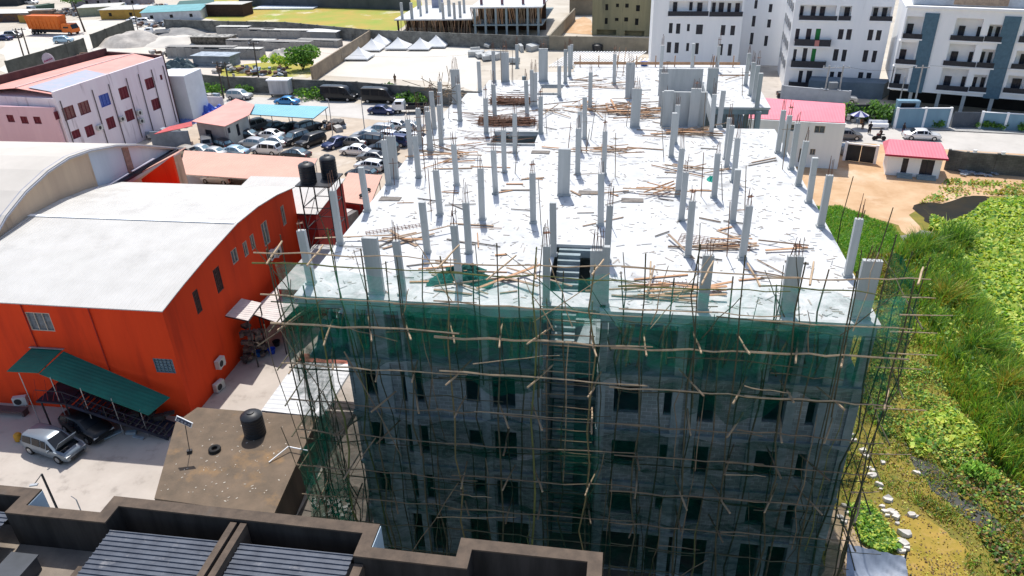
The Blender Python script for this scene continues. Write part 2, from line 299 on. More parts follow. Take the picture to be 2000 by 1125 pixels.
# facade walls with their window openings, one wall per storey
rowB = [(690, 735), (783, 825), (908, 935), (960, 1005), (1200, 1250), (1300, 1325), (1347, 1402), (1500, 1558), (1588, 1617)]
WX = [(PY(a, 750, YF).x, PY(b, 750, YF).x) for a, b in rowB]
for k, (z0, z1) in enumerate([(9.9, 13.0), (6.6, 9.7), (3.3, 6.4), (0.0, 3.1)]):
    hs = []
    for i, (a, b) in enumerate(WX):
        if k == 3: a, b, lo, hi = a-0.3, b+0.5, 0.1, 2.9
        elif i in (1, 3, 6): lo, hi = 0.75, 2.55
        elif i in (2, 5) and k: lo, hi = 1.5, 2.5
        else: lo, hi = 1.0, 2.55
        hs.append((a, b, z0+lo, z0+hi))
    f = lambda u, v, w_: Vector((u, YF+0.3-w_, v))
    for (xa, xb) in ((-13.05, -3.45), (-0.75, 10.9)):
        mb = MB(); mb.grid((xa, xb), (z0, z1), (0, 0.22), [h for h in hs if xa < h[0] < xb], f); mb.build('block_facade', block, B)
    mb = MB(); mb.b2(-3.3, -0.85, 33.0, 33.2, z0, z1); mb.b2(-3.45, -3.3, 28.8, 33.2, z0, z1); mb.b2(-0.85, -0.7, 28.8, 33.2, z0, z1)
    mb.b2(-13.05, -12.85, 28.82, 76.8, z0, z1); mb.b2(10.7, 10.88, 28.82, 76.8, z0, z1); mb.b2(-13, 10.9, 76.8, 77, z0, z1); mb.b2(-12.8, 10.7, 36.0, 36.2, z0, z1)
    mb.build('side_wall', block, B)
# stairs in the front bay
for z in (13.2, 9.9, 6.6, 3.3, 0.0):
    mb = MB()
    for i in range(15): mb.b2(-3.2, -2.05, 34.6-i*0.27-0.27 if z == 13.2 else 33.0-i*0.15-0.15, 34.6-i*0.27 if z == 13.2 else 33.0-i*0.15, z+3.1-(i+1)*0.2, z+3.3-(i+1)*0.2)
    mb.build('stair_flight', conc_f, B)
# concrete strips (columns) on the facade, ground to roof slab
for px, wd in ((705, 0.45), (735, 0.8), (785, 0.45), (945, 0.42), (1063, 0.42), (1168, 0.6), (1337, 0.55), (1372, 0.55), (1480, 0.5), (1570, 0.42), (1637, 1.0), (1690, 0.5)):
    pass
for x, wd in ((-12.6, 0.42), (-11.25, 0.75), (-9.95, 0.4), (-6.2, 0.42), (-3.62, 0.34), (-0.58, 0.34), (2.95, 0.5), (3.65, 0.5), (6.6, 0.45), (8.0, 0.4), (9.6, 0.85), (10.7, 0.4)):
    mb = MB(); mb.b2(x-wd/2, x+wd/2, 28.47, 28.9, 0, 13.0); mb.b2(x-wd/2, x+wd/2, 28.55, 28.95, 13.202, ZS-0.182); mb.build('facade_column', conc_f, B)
for y in (33.5, 38.5, 44, 50, 56, 62, 68, 74):
    for x in (-14.85, -10.3, -5.4, 0.6, 5.2, 10.6):
        if x < -14 and y > 61: continue
        if y > 40 and abs(x) < 10: continue
        mb = MB(); mb.b2(x-0.2, x+0.2, y-0.15, y+0.15, 0 if x > -14 else 0, ZS-0.185); mb.build('inner_column', conc_f, B)
mb = MB(); mb.b2(-13, 10.8, 40.0, 40.15, 13.2, ZS-0.2); mb.build('inner_wall', block, B)
# shaft walls on the roof
mb = MB(); mb.b2(2.55, 5.9, 57.0, 57.2, ZS, ZS+2.6); mb.build('shaft_wall', conc, B)
mb = MB(); mb.b2(2.6, 6.3, 66.2, 66.45, ZS, ZS+2.3); mb.build('shaft_wall', conc, B)
mb = MB(); mb.b2(6.32, 6.6, 57.2, 66.2, ZS, ZS+1.2); mb.build('shaft_wall', conc, B)

# roof columns: base pixel, width, height
RC = [(606, 556, .5, 0), (648, 478, .42, 0), (703, 414, .42, 0), (748, 362, .42, 0), (766, 350, .85, 0), (793, 308, .42, 0), (817, 348, .42, 0), (839, 292, .4, 0), (862, 284, .4, 0), (891, 363, .4, 0), (858, 421, .42, 0), (915, 496, .42, 0), (833, 496, .42, 0), (967, 380, .4, 0), (985, 338, .38, 0), (942, 431, .42, 0), (1041, 437, .42, 0), (1101, 383, .85, 0), (1128, 342, .42, 0), (1172, 441, .45, 0), (1179, 343, .4, 0), (1186, 512, .42, 0), (1080, 501, .42, 0), (1331, 432, .42, 0), (1343, 503, .42, 0), (1324, 384, .42, 0), (1394, 387, .42, 0), (1430, 436, .42, 0), (1450, 508, .45, 0), (1432, 356, .42, 0), (1420, 328, .4, 0), (1417, 312, .4, 0), (1311, 308, .42, 0), (1029, 232, .4, 0), (1039, 208, .38, 0), (1046, 208, .38, 0), (1056, 262, .42, 0), (1092, 190, .42, 0), (1104, 163, .42, 0), (1115, 135, .45, 0), (1061, 160, 1.0, 0), (1152, 215, .42, 0), (1141, 272, .42, 0), (1131, 296, .4, 0), (1199, 165, .42, 0), (1229, 193, .9, 0), (1240, 250, .85, 0), (1302, 250, .85, 0), (1353, 250, .85, 0), (1293, 211, .7, 0), (1387, 207, 1.0, 0), (1388, 267, .42, 0), (1405, 250, .45, 0), (1318, 282, .42, 0), (1456, 168, .42, 0), (1465, 187, .45, 0), (1472, 198, .45, 0), (1478, 212, .45, 0), (892, 202, .9, 0), (898, 237, .42, 0), (831, 252, .42, 0), (851, 234, .4, 0), (862, 256, .42, 0), (841, 298, .42, 0), (950, 262, .42, 0), (966, 232, .42, 0), (965, 160, .42, 0), (937, 180, .42, 0), (987, 160, .85, 0), (809, 285, .42, 0), (1545, 332, .42, 0), (1560, 364, .42, 0), (1579, 397, .42, 0), (1603, 445, .45, 0), (1656, 542, .45, 0), (1519, 300, .42, 0), (1531, 306, .42, 0), (735, 575, .85, 0), (785, 578, .42, 0), (895, 556, .42, 0), (1066, 600, .42, 0), (1166, 600, .8, 0), (1180, 610, .42, 0), (1372, 610, .55, 0), (1537, 622, .75, 0), (1688, 642, .9, 0), (1290, 150, .42, 0), (1350, 150, .42, 0), (1400, 140, .42, 0), (1006, 300, .38, 0), (1112, 150, .4, 0), (1010, 135, .42, 0)]
rc = []
for i, (px, py, wd, _) in enumerate(RC[:94]):
    p = P(px, py, ZS)
    if p.x < -14.9: p.x = -14.9
    if p.x > 10.75 and p.y < 60: p.x = 10.75
    if p.y < 28.85: p.y = 28.85
    h = random.uniform(2.7, 3.1) if p.y < 75 else 2.4; dp = 0.24 if wd > 0.5 else 0.24; wd = wd*.9 if wd > .5 else wd*.8
    lx, ly = random.uniform(-.025, .025), random.uniform(-.02, .02)
    mb = MB(); mb.box((p.x, p.y+dp/2, ZS+h/2), (wd*0.94, dp, h), rx=ly, ry=lx)
    mb.box((p.x, p.y+dp/2, ZS+0.06), (wd*0.94+0.1, dp+0.1, 0.12))
    if i % 3 == 0: mb.box((p.x+lx*h*.3, p.y+dp/2, ZS+h*0.62), (wd*0.94+0.012, dp+0.012, 0.03))
    c = mb.build('roof_column', conc, B); rc.append((p, wd, h, dp, lx))
    if i % 5 != 2:      # starter bars
        r = MB(); n = 4 if wd < 0.6 else 7
        hh = random.uniform(0.55, 1.1)
        for k in range(n):
            u = (k/(n-1)-.5)*(wd*0.7); v = 0.1 if k % 2 else -0.1; t = Vector((random.uniform(-.06, .06), random.uniform(-.06, .06), 0))
            a = Vector((p.x+u+lx*h/2, p.y+dp/2+v*0.8, ZS+h-0.02)); r.bar(a, a+t+Vector((-u*0.35, 0, hh*random.uniform(.7, 1.25))), 0.017, n=3)
        if i % 4 == 0: r.box((p.x+lx*h/2, p.y+dp/2, ZS+h+hh*0.6), (0.3, 0.2, 0.02), rz=random.random())
        r.build('starter_bars', rebar, c)
# shaft formwork sticks and low kerbs round the stairwells
for x0, x1, y0, y1 in ((-9.9, -6.6, 51.6, 54.4), (-8.0, -6.0, 66.2, 69.2)):
    mb = MB(); mb.b2(x0-.12, x1+.12, y0-.12, y0, ZS+.002, ZS+.16); mb.build('stairwell_kerb', conc, B)
    mb = MB(); mb.b2(x0-.12, x1+.12, y1, y1+.12, ZS+.002, ZS+.16); mb.build('stairwell_kerb', conc, B)
for x0, y0, n in ((-9.7, 52.0, 9), (-7.9, 66.5, 6)):
    mb = MB()
    for i in range(n): mb.b2(x0, x0+1.3, y0+i*0.27, y0+i*0.27+0.27, ZS-0.2-(i+1)*0.2, ZS-0.2-i*0.2)
    mb.build('stair_flight', conc, B)
# parapet timber fence on the far edge
mb = MB()
for i in range(9): mb.box((-5+i*1.9, 77.6, ZS+0.55), (0.1, 0.06, 1.1))
mb.box((2.6, 77.55, ZS+0.35), (16.5, 0.05, 0.28)); mb.build('edge_formwork', timber_o, B)

# ------------------------------------------------------------------ props under slabs, planks, debris
G1 = 'inclined timber props under the roof slab edge'
for i in range(74):
    if i < 26: x = random.uniform(-11.0, -3.9)
    elif i < 60: x = random.uniform(-0.4, 10.3)
    else: x = random.uniform(-14.6, -11.6)
    y = random.uniform(29.0, 30.6); t = random.uniform(-1.0, 1.0); mb = MB()
    mb.bar((x, y, 13.2), (x+t, y+random.uniform(-.3, .5), ZS-0.2), 0.045, n=5)
    mb.build('timber_prop', random.choice((bamboo_l, bamboo_l, bamboo)), label='thin round timber prop leaning under the front edge of the white roof slab', cat='timber prop', group=G1)
for i in range(22):
    x = 5.8+i*0.24; mb = MB(); mb.bar((x, 62.9+random.uniform(0, .8), 13.2), (x+random.uniform(-.15, .15), 63.2, ZS-0.2), 0.05, n=4)
    mb.build('timber_prop', timber_g, label='upright timber prop under the dark edge of the raised rear slab corner', cat='timber prop', group='props under the rear slab corner')
def okroof(x, y):
    for h in holes:
        if h[0]-.4 < x < h[1]+.4 and h[2]-.4 < y < h[3]+.4: return False
    return -14.8 < x < 10.6 and 28.8 < y < 77
nP = 0
piles = [(P(1180, 215, ZS), 2.6, 1.8, 28), (P(1250, 225, ZS), 2.4, 1.6, 30), (P(1345, 262, ZS), 1.6, 1.2, 14), (P(860, 305, ZS), 1.3, 1.5, 12), (P(1200, 300, ZS), 2.6, 0.8, 12), (P(1160, 170, ZS), 2.5, 2.5, 10), (P(1300, 375, ZS), 0.7, 0.6, 7), (P(1370, 335, ZS), 2.2, .5, 8), (P(1300, 570, ZS), 1.6, 1.2, 14), (P(960, 560, ZS), 2.2, .9, 10), (P(800, 470, ZS), 1.5, .6, 6), (P(1440, 480, ZS), 2.2, .9, 9), (P(1060, 215, ZS), 1.5, 2, 5), (P(1440, 155, ZS), 1.2, 2, 5)]
spots = []
for c, sx, sy, n in piles:
    for k in range(n): spots.append((random.gauss(c.x, sx*.6), random.gauss(c.y, sy*.6), 1, random.uniform(0.02, 0.35)))
while len(spots) < 292:
    x, y = random.uniform(-14.6, 10.4), 28.9+(random.random()**1.25)*48
    spots.append((x, y, 0, 0.03))
for x, y, pile, zz in spots:
    if not okroof(x, y): continue
    L = random.uniform(1.6, 4.4) if pile else random.choice((random.uniform(.5, 1.3), random.uniform(1.0, 2.8))); a = random.gauss(0, .35) if random.random() < .8 else random.uniform(0, 3.1)
    mb = MB(); hx, hy = math.cos(a)*L/2, math.sin(a)*L/2; dz = random.uniform(0, .2) if pile else 0.0
    if random.random() < .45: mb.bar((x-hx, y-hy, ZS+zz+.03), (x+hx, y+hy, ZS+zz+dz+.03), random.uniform(.03, .05) if pile else random.uniform(.022, .04), n=5)
    else: mb.box((x, y, ZS+zz+.02), (L, random.uniform(.08, .18) if pile else random.uniform(.06, .14), .035), rz=a, ry=-dz/L)
    mt = random.choice((timber_o, timber_o, timber, timber)) if pile else random.choice((timber, timber_g, timber_g, timber_o))
    if pile: mb.build('timber_plank', mt, label='brown timber plank or pole in a loose heap on the white roof slab', cat='plank', group='timber heaps on the roof slab')
    else: mb.build('timber_offcut', mt, label='loose timber offcut lying flat on the white roof slab', cat='offcut', group='scattered offcuts on the roof slab')
mb = MB(); mb2 = MB()
for i in range(2100):
    x, y = random.uniform(-14.8, 10.6), 28.7+(random.random()**1.2)*48
    if okroof(x, y): (mb if i % 3 else mb2).box((x, y, ZS+.012), (random.uniform(.04, .35)*random.choice((1, 1, 1.7)), random.uniform(.02, .09), .015), rz=random.gauss(0, .9))
mb.build('roof_litter', M('pale_litter', (.42, .38, .34), (.28, .25, .22), scale=3), label='fine wood chips and grit littering the white roof slab', cat='debris', kind='stuff')
mb2.build('roof_litter', M('grey_grit', (0.33, 0.33, 0.33), rough=0.9), label='grey mortar crumbs littering the white roof slab', cat='debris', kind='stuff')
# rebar bundles
for (px, py, lx, lab) in ((1000, 203, 3.6, 'rust brown heap of bundled rebar, the farther of two beside the stairwells'), (990, 243, 4.4, 'rust brown heap of bundled rebar, the nearer of two just behind the open stairwell')):
    c = P(px, py, ZS); mb = MB()
    for i in range(90):
        y = c.y+random.gauss(0, .38); z = ZS+.05+abs(random.gauss(0, .25)); x = c.x+random.gauss(0, .25); l = lx*random.uniform(.8, 1.05)
        mb.path([(x-l/2, y, z+random.uniform(0, .2)), (x-l/6, y+random.gauss(0, .1), z), (x+l/6, y+random.gauss(0, .1), z+random.uniform(0, .1)), (x+l/2, y+random.gauss(0, .15), z+random.uniform(0, .2))], .022, n=3)
    for i in range(12):
        x = c.x-lx/2+lx*i/11; mb.box((x, c.y, ZS+.28), (.03, 1.0, .5), rx=random.uniform(-.2, .2))
    mb.build('rebar_heap', rebar, label=lab, cat='rebar heap')
# long bent loose bars at the left rear
for i in range(26):
    c = P(random.uniform(850, 960), random.uniform(215, 300), ZS); a = random.uniform(-.9, .2); L = random.uniform(2, 4.5); mb = MB()
    if not okroof(c.x, c.y): continue
    mb.path([(c.x, c.y, ZS+.03), (c.x+L*.4*math.cos(a), c.y+L*.4*math.sin(a), ZS+.08), (c.x+L*.7*math.cos(a+.25), c.y+L*.7*math.sin(a+.25), ZS+.06), (c.x+L*math.cos(a+.5), c.y+L*math.sin(a+.5), ZS+.03)], .02, n=3)
    mb.build('loose_rebar', rebar, label='long bent reinforcing bar lying loose near the rear left of the roof', cat='rebar', group='bent bars near the rear left roof edge')
# brushwood-like bundle standing at the left rear edge
mb = MB(); c = P(862, 200, ZS)
for i in range(60):
    a = c+Vector((random.gauss(0, .5), random.gauss(0, .4), random.uniform(0, 1.6))); mb.bar(a, a+Vector((random.gauss(0, .8), random.gauss(0, .5), random.gauss(.2, .5))), .03, n=3)
mb.build('stick_bundle', bamboo, label='tangled bundle of brown sticks heaped against the columns at the rear left roof edge', cat='stick bundle')
# rebar mats
def mat_grid(px, py, lx, ly, rz, lab):
    c = P(px, py, ZS); mb = MB()
    for i in range(int(lx/.2)+1):
        x = -lx/2+i*.2; a = Vector((x*math.cos(rz)+ly/2*math.sin(rz), x*math.sin(rz)-ly/2*math.cos(rz), .06)); b = Vector((x*math.cos(rz)-ly/2*math.sin(rz), x*math.sin(rz)+ly/2*math.cos(rz), .06)); mb.bar(c+a, c+b, .015, n=3)
    for j in range(int(ly/.2)+1):
        y = -ly/2+j*.2; a = Vector((-lx/2*math.cos(rz)-y*math.sin(rz), -lx/2*math.sin(rz)+y*math.cos(rz), .08)); b = Vector((lx/2*math.cos(rz)-y*math.sin(rz), lx/2*math.sin(rz)+y*math.cos(rz), .08)); mb.bar(c+a, c+b, .015, n=3)
    mb.build('rebar_mat', rebar, label=lab, cat='rebar mat')
mat_grid(775, 448, 3.4, .5, .45, 'narrow rusty rebar cage lying askew on the left front of the roof')
mat_grid(1395, 475, 3.6, 1.0, -.25, 'wide rusty rebar mat lying askew on the right front of the roof')
mat_grid(1305, 562, 1.8, 1.2, .05, 'small square rebar mat near the front edge of the roof')
# wooden ladder lying on the roof by the far shaft
mb = MB(); c = P(1210, 150, ZS)
for s_ in (-.3, .3): mb.bar((c.x+s_, c.y, ZS+.05), (c.x+s_+.2, c.y+.3, ZS+2.7), .04, n=4)
mb.build('site_ladder', timber_o, label='rough wooden ladder standing among the far columns of the roof', cat='ladder')
l0 = bpy.data.objects['site_ladder']
# blue drum lids / bucket
mb = MB(); c = P(1258, 128, ZS); mb.lathe(c, [(.3, 0), (.42, .35), (.4, .38), (.05, .12)], 14); mb.build('blue_basin', M('blue_plastic', (.02, .12, .45), rough=.5), label='blue plastic basin standing on the far edge of the roof', cat='basin', smooth=True)

# ------------------------------------------------------------------ bamboo scaffolding and nets
SC = thing('bamboo_scaffolding', 'tall bamboo scaffolding of crooked poles wrapped round the front of the unfinished building', 'scaffolding', (-2, 27, 0))
def crooked(a, b, r, amp=.06, n=7, r2=None):
    a = Vector(a); b = Vector(b); mb = MB(); pts = []
    for i in range(n):
        t = i/(n-1); p = a.lerp(b, t)
        if 0 < i < n-1: p += Vector((random.gauss(0, amp), random.gauss(0, amp*.6), random.gauss(0, amp*.4)))
        pts.append(p)
    r2 = r2 or r*.6; mb.path(pts, [(r-(r-r2)*i/(n-1))*.78*random.uniform(.85, 1.15) for i in range(n)], n=5); return mb
SX = [(-15.2, -.1, 19.6, 'd'), (-14.5, .6, 17.5, 'd'), (-13.3, -.15, 18.8, 'g2'), (-12.2, -.8, 20.4, 'g'), (-11.2, .5, 19.8, 'd'), (-10.2, .1, 18.9, 'd'), (-9.4, -.1, 18.6, 'd'), (-8.6, .3, 19.3, 'l'), (-7.4, -.2, 19.6, 'y'), (-6.3, .1, 19.0, 'd'), (-5.2, .3, 20.3, 'd'), (-4.4, .2, 18.4, 'd'), (-3.6, .4, 20.2, 'g2'), (-2.4, .1, 18.8, 'd'), (-1.1, .2, 19.5, 'y'), (0.1, -.1, 18.9, 'd'), (1.1, -.2, 20.1, 'd'), (2.1, .3, 18.7, 'd'), (3.3, -.4, 20.6, 'd'), (4.5, .2, 18.9, 'l'), (5.2, -.7, 20.2, 'd'), (6.3, .1, 18.6, 'd'), (7.3, -.3, 20.0, 'd'), (8.2, .1, 19.4, 'l'), (9.2, -.2, 19.7, 'd'), (10.4, .1, 21.0, 'd'), (11.3, -.1, 19.4, 'd')]
mm = {'d': bamboo_d, 'g': bamboo_g, 'g2': bamboo_g, 'l': bamboo, 'y': M('bamboo_yellow', (.21, .165, .07), (.14, .11, .05), scale=1.5)}
for i, (x, ln, zt, k) in enumerate(SX):
    y = 27.1 if i % 2 == 0 else 27.75
    crooked((x-ln*.6, y, 0), (x+ln*.5, y, zt), .065 if k != 'g2' else .09, .11, 10, .04).build('pole', mm[k], SC)
    if i % 3 == 0: crooked((x+.2, y+.1, 12.5), (x+ln+.1, y, zt+.9), .045, .07, 5, .025).build('pole', mm['d'], SC)
    if i % 2 == 0: crooked((x+random.uniform(.2, .6), 28.1, 0), (x+random.uniform(-.2, .5), 28.1, 16.1), .05, .08, 9, .035).build('pole', bamboo_d, SC)
for zt, r_, mt, yy in ((19.45, .05, bamboo_l, 27.0), (18.75, .05, bamboo_g, 27.05), (17.35, .05, bamboo_l, 27.05), (15.75, .075, bamboo_l, 27.0), (16.5, .04, bamboo_d, 27.7), (13.6, .06, bamboo_l, 27.0), (12.9, .045, bamboo_d, 27.7), (11.55, .05, bamboo, 27.0), (9.6, .05, bamboo, 27.0), (8.6, .045, bamboo_d, 27.7), (7.4, .05, bamboo, 27.0), (6.3, .045, bamboo_d, 27.7), (5.3, .045, bamboo, 27.0), (3.7, .045, bamboo_d, 27.0), (2.0, .045, bamboo_d, 27.0)):
    segs = [(-15.6, -7.0), (-7.8, 1.0), (0.2, 6.5), (5.6, 11.7)]
    for a, b in segs:
        crooked((a-random.uniform(0, .5), yy, zt+random.uniform(-.18, .18)), (b+random.uniform(0, .6) if b < 11 else b+random.uniform(-.2, .2), yy+random.uniform(-.05, .05), zt+random.uniform(-.22, .22)), r_, .085, 9, r_*.6).build('ledger', mt, SC)
for i in range(20):
    x = random.uniform(-15.0, 10.5); z0 = random.uniform(15.5, 17.5); t = random.gauss(0, 1.2)
    crooked((x, 27.4, z0), (x+t, random.choice((27.0, 28.6)), z0+random.uniform(1.5, 3.5)), .035, .05, 5, .022).build('top_pole', random.choice((bamboo_l, bamboo, bamboo_d)), SC)
for i in range(22):
    x = random.uniform(-15.3, 9.5); z = random.uniform(1.5, 17.5); L = random.uniform(1.5, 5)
    crooked((x, 26.95, z), (x+L, 27.1, z+random.gauss(0, .35)), .035, .06, 6, .022).build('short_ledger', random.choice((bamboo_l, bamboo, bamboo_d)), SC)
for i in range(32):
    x = random.uniform(-15.3, 11.6); z0 = random.choice((0, 0, 4.5, 9.0, 12.5)); t = random.gauss(0, .5)
    crooked((x, random.choice((27.0, 27.9)), z0), (x+t, random.choice((27.0, 27.8)), min(19.9, z0+random.uniform(5, 9))), .035, .09, 7, .022).build('pole', random.choice((bamboo_d, bamboo_d, bamboo, bamboo_g)), SC)
for i in range(10):
    x = random.uniform(-16.2, -13.2); crooked((x, random.uniform(26.8, 29), 0), (x+random.gauss(0, .4), 27.3, random.uniform(8, 17)), .04, .14, 8, .025).build('corner_pole', random.choice((bamboo_d, bamboo)), SC)
k = 0
for zt, mt in ((19.3, bamboo_l), (15.6, bamboo_l), (13.5, bamboo_l), (11.4, bamboo_l), (7.3, bamboo_l), (9.5, bamboo), (5.2, bamboo)):
    for (x, ln, _, _k) in SX[::2]:
        k += 1
        if k > 98: break
        if random.random() < .22: continue
        t = random.uniform(-.6, .6); dz = random.uniform(-.25, .25); crooked((x+.15-t*.6, 26.6-random.uniform(0, .3), zt+dz+random.uniform(-.2, .25)), (x+.15+t, 28.35, zt+dz), .06, .02, 4, .055).build('transom', mt, SC)
for a, b in (((-14.9, 27.0, 4.0), (-11.5, 27.0, 9.5)), ((-13.0, 26.95, 10), (-15.3, 26.95, 15.5)), ((-10.5, 27, 1.5), (-7.5, 27, 7.0)), ((-12.4, 27, 14.5), (-10.3, 27, 8.4)), ((-16.6, 26.9, 14.6), (-13.2, 27.6, 17.0)), ((2.5, 27, .3), (5.0, 27, 3.2))):
    crooked(a, b, .04, .04, 5, .03).build('brace', bamboo, SC)
# right return of the scaffold
for i, y in enumerate((28.8, 31.0, 33.5, 36.5, 40.0)):
    crooked((11.9+random.uniform(-.2, .2), y, 0), (12.0+random.uniform(-.1, .5), y, (19.6, 18.8, 19.8, 18.4, 18.9)[i]), .055, .1, 8, .035).build('pole', bamboo_d, SC)
for zt in (17.4, 14.0, 11.5, 9.5, 7.4, 5.3, 3.7):
    crooked((11.9, 26.8, zt), (12.05, 33.0, zt+random.uniform(-.2, .2)), .045, .05, 5).build('side_ledger', bamboo_d, SC)
for zt, y in ((18.6, 27.2), (17.9, 27.0), (15.9, 27.3), (14.7, 28.0), (13.2, 27.1), (10.6, 27.2), (16.8, 27.5), (8.2, 27.3)):
    crooked((11.0, y, zt), (12.2+random.uniform(0, .9), y+.1, zt+random.uniform(-.05, .1)), .04, .03, 4).build('side_transom', bamboo_l, SC)
# left return
for i, y in enumerate((29.0, 31.5, 34.5)):
    crooked((-15.6, y, 0), (-15.5, y, (19.4, 17.8, 17.2)[i]), .055, .1, 8, .035).build('pole', bamboo_d, SC)
for zt in (15.6, 13.5, 11.4, 9.5, 7.4, 5.2, 3.7):
    crooked((-15.7, 26.6, zt), (-15.6, 32.0, zt+random.uniform(-.2, .2)), .045, .05, 5).build('side_ledger', bamboo_d, SC)
# bamboo ladder in the middle bay
LD = thing('bamboo_ladder', 'tall bamboo ladder with light rungs climbing the recessed middle bay', 'ladder', (-2.2, 27.9, 0))
for x in (-3.15, -1.15): crooked((x, 27.95, 0.2), (x+.05, 27.95, 17.3), .055, .05, 9, .045).build('stile', bamboo, LD)
for i in range(25):
    z = .6+i*.68; crooked((-3.35, 27.9, z+random.uniform(-.08, .08)), (-.95, 27.9, z+random.uniform(-.08, .08)), .035, .02, 4, .03).build('rung', random.choice((bamboo, bamboo_l, bamboo)), LD)
crooked((-2.3, 27.6, 7.0), (-2.1, 27.7, 15.3), .05, .05, 6).build('centre_pole', bamboo_l, LD)
def netsheet(name, A, Bv, z0, z1, mt, lab, depth=.14, nx=60, nz=12, sag=.0, rag=.0, seed=1):
    rnd = random.Random(seed); ph = [rnd.uniform(0, 6) for _ in range(8)]; A = Vector(A); Bv = Vector(Bv); nrm = Vector((Bv-A).cross(Vector((0, 0, 1)))).normalized(); mb = MB(); vs = []
    L = (Bv-A).length
    for j in range(nz+1):
        for i in range(nx+1):
            u = i/nx; v = j/nz; p = A.lerp(Bv, u)
            off = depth*(math.sin(u*L*1.9+ph[0]+v*1.2)*.5+math.sin(u*L*4.3+ph[1]-v*3)*.3+math.sin(v*5+ph[2]+u*L*.7)*.5)
            top = z1+rag*(math.sin(u*L*.9+ph[3])+.6*math.sin(u*L*2.2+ph[4])); bot = z0+sag*(math.sin(u*L*.7+ph[5])+.7*math.sin(u*L*1.7+ph[6])+.4*math.sin(u*L*3.9+ph[7]))
            vs.append((p.x+nrm.x*off, p.y+nrm.y*off, bot+(top-bot)*v))
    mb.add(vs, [(j*(nx+1)+i, j*(nx+1)+i+1, (j+1)*(nx+1)+i+1, (j+1)*(nx+1)+i) for j in range(nz) for i in range(nx)])
    return mb.build(name, mt, label=lab, cat='safety net', smooth=True)
netsheet('safety_net', (-15.3, 27.35, 0), (-9.0, 27.35, 0), 13.4, 16.5, net, 'green safety net over the left end of the top storey', sag=.4, rag=.2, seed=2)
netsheet('safety_net', (-9.6, 27.42, 0), (-3.2, 27.3, 0), 12.8, 16.8, net, 'green safety net over the top storey just left of the middle bay', sag=.35, rag=.18, seed=22)
netsheet('safety_net', (-3.3, 28.25, 0), (-0.9, 28.25, 0), 13.1, 16.3, net_thin, 'pale green net strip hung in the top of the middle bay', nx=14, sag=.2, rag=.1, seed=23)
netsheet('safety_net', (-0.9, 27.35, 0), (3.8, 27.35, 0), 13.2, 16.6, net, 'green safety net over the top storey just right of the middle bay', sag=.3, rag=.2, seed=3)
netsheet('safety_net', (3.4, 27.28, 0), (7.7, 27.4, 0), 12.4, 16.9, net, 'green safety net with a deep sagging hem over the right of the top storey', sag=.5, rag=.2, seed=24)
netsheet('safety_net', (7.2, 27.42, 0), (11.3, 27.3, 0), 13.5, 16.7, net, 'green safety net over the right end of the top storey', sag=.35, rag=.22, seed=25)
netsheet('safety_net', (-15.2, 27.5, 0), (11.3, 27.5, 0), 16.3, 18.5, net_thin, 'thin pale green net rising above the roof edge along the front guard rail', depth=.1, rag=.22, seed=4)
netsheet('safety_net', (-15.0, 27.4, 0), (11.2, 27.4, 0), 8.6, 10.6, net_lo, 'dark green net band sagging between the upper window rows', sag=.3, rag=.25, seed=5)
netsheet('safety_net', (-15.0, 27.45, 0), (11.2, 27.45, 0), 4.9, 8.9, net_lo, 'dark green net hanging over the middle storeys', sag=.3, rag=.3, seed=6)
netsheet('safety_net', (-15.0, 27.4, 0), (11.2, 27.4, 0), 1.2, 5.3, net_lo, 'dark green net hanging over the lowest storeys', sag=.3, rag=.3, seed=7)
netsheet('safety_net', (-15.0, 27.6, 0), (11.2, 27.6, 0), 10.3, 13.2, netmat('green_net_faint', (.006, .08, .07), .2), 'faint sheer net before the upper blockwork', sag=.3, rag=.3, seed=8)
netsheet('safety_net', (11.9, 27.4, 0), (12.1, 32.5, 0), 11.0, 18.3, net, 'green net on the right hand return of the scaffolding', nx=20, sag=.3, rag=.2, seed=9)
netsheet('safety_net', (-15.4, 31.5, 0), (-15.3, 27.4, 0), 9.0, 16.0, net, 'green net on the left hand return of the scaffolding', nx=20, sag=.5, rag=.2, seed=10)
netsheet('safety_net', (-15.75, 31.5, 0), (-15.7, 27.1, 0), 0.6, 8.0, net, 'torn green net hanging low at the left corner of the scaffolding', depth=.5, nx=24, nz=20, sag=1.0, rag=.6, seed=15)
netsheet('safety_net', (-15.9, 27.2, 0), (-13.2, 27.0, 0), 1.5, 7.0, net, 'bunched green net in front of the left end of the facade', depth=.4, nx=24, nz=20, sag=.9, rag=.7, seed=16)
# crumpled net on the roof and grey tarpaulin bundles in the left gallery
def crumple(name, c, sx, sy, sz, mt, lab, cat, n=26, seed=1):
    rnd = random.Random(seed); mb = MB(); vs = []
    for j in range(n+1):
        for i in range(n+1):
            u = i/n-.5; v = j/n-.5; r = max(0, 1-(2*abs(u))**3)*max(0, 1-(2*abs(v))**3)
            z = r*(sz*(.5+.5*math.sin(u*19+v*7+seed)*math.cos(v*17-u*5))+rnd.uniform(0, sz*.3)); k = 1+.25*math.sin(math.atan2(v, u)*3+seed)
            vs.append((c[0]+u*sx*k, c[1]+v*sy*k, c[2]+.015+z))
    mb.add(vs, [(j*(n+1)+i, j*(n+1)+i+1, (j+1)*(n+1)+i+1, (j+1)*(n+1)+i) for j in range(n) for i in range(n)])
    return mb.build(name, mt, label=lab, cat=cat, smooth=False)
netsolid = M('net_heap_green', (.01, .10, .08), (.005, .05, .045), scale=3, rough=.9)
crumple('net_heap', P(905, 540, ZS), 2.6, 2.0, .45, netsolid, 'crumpled dark green net heaped on the roof near the front edge', 'net heap', seed=3)
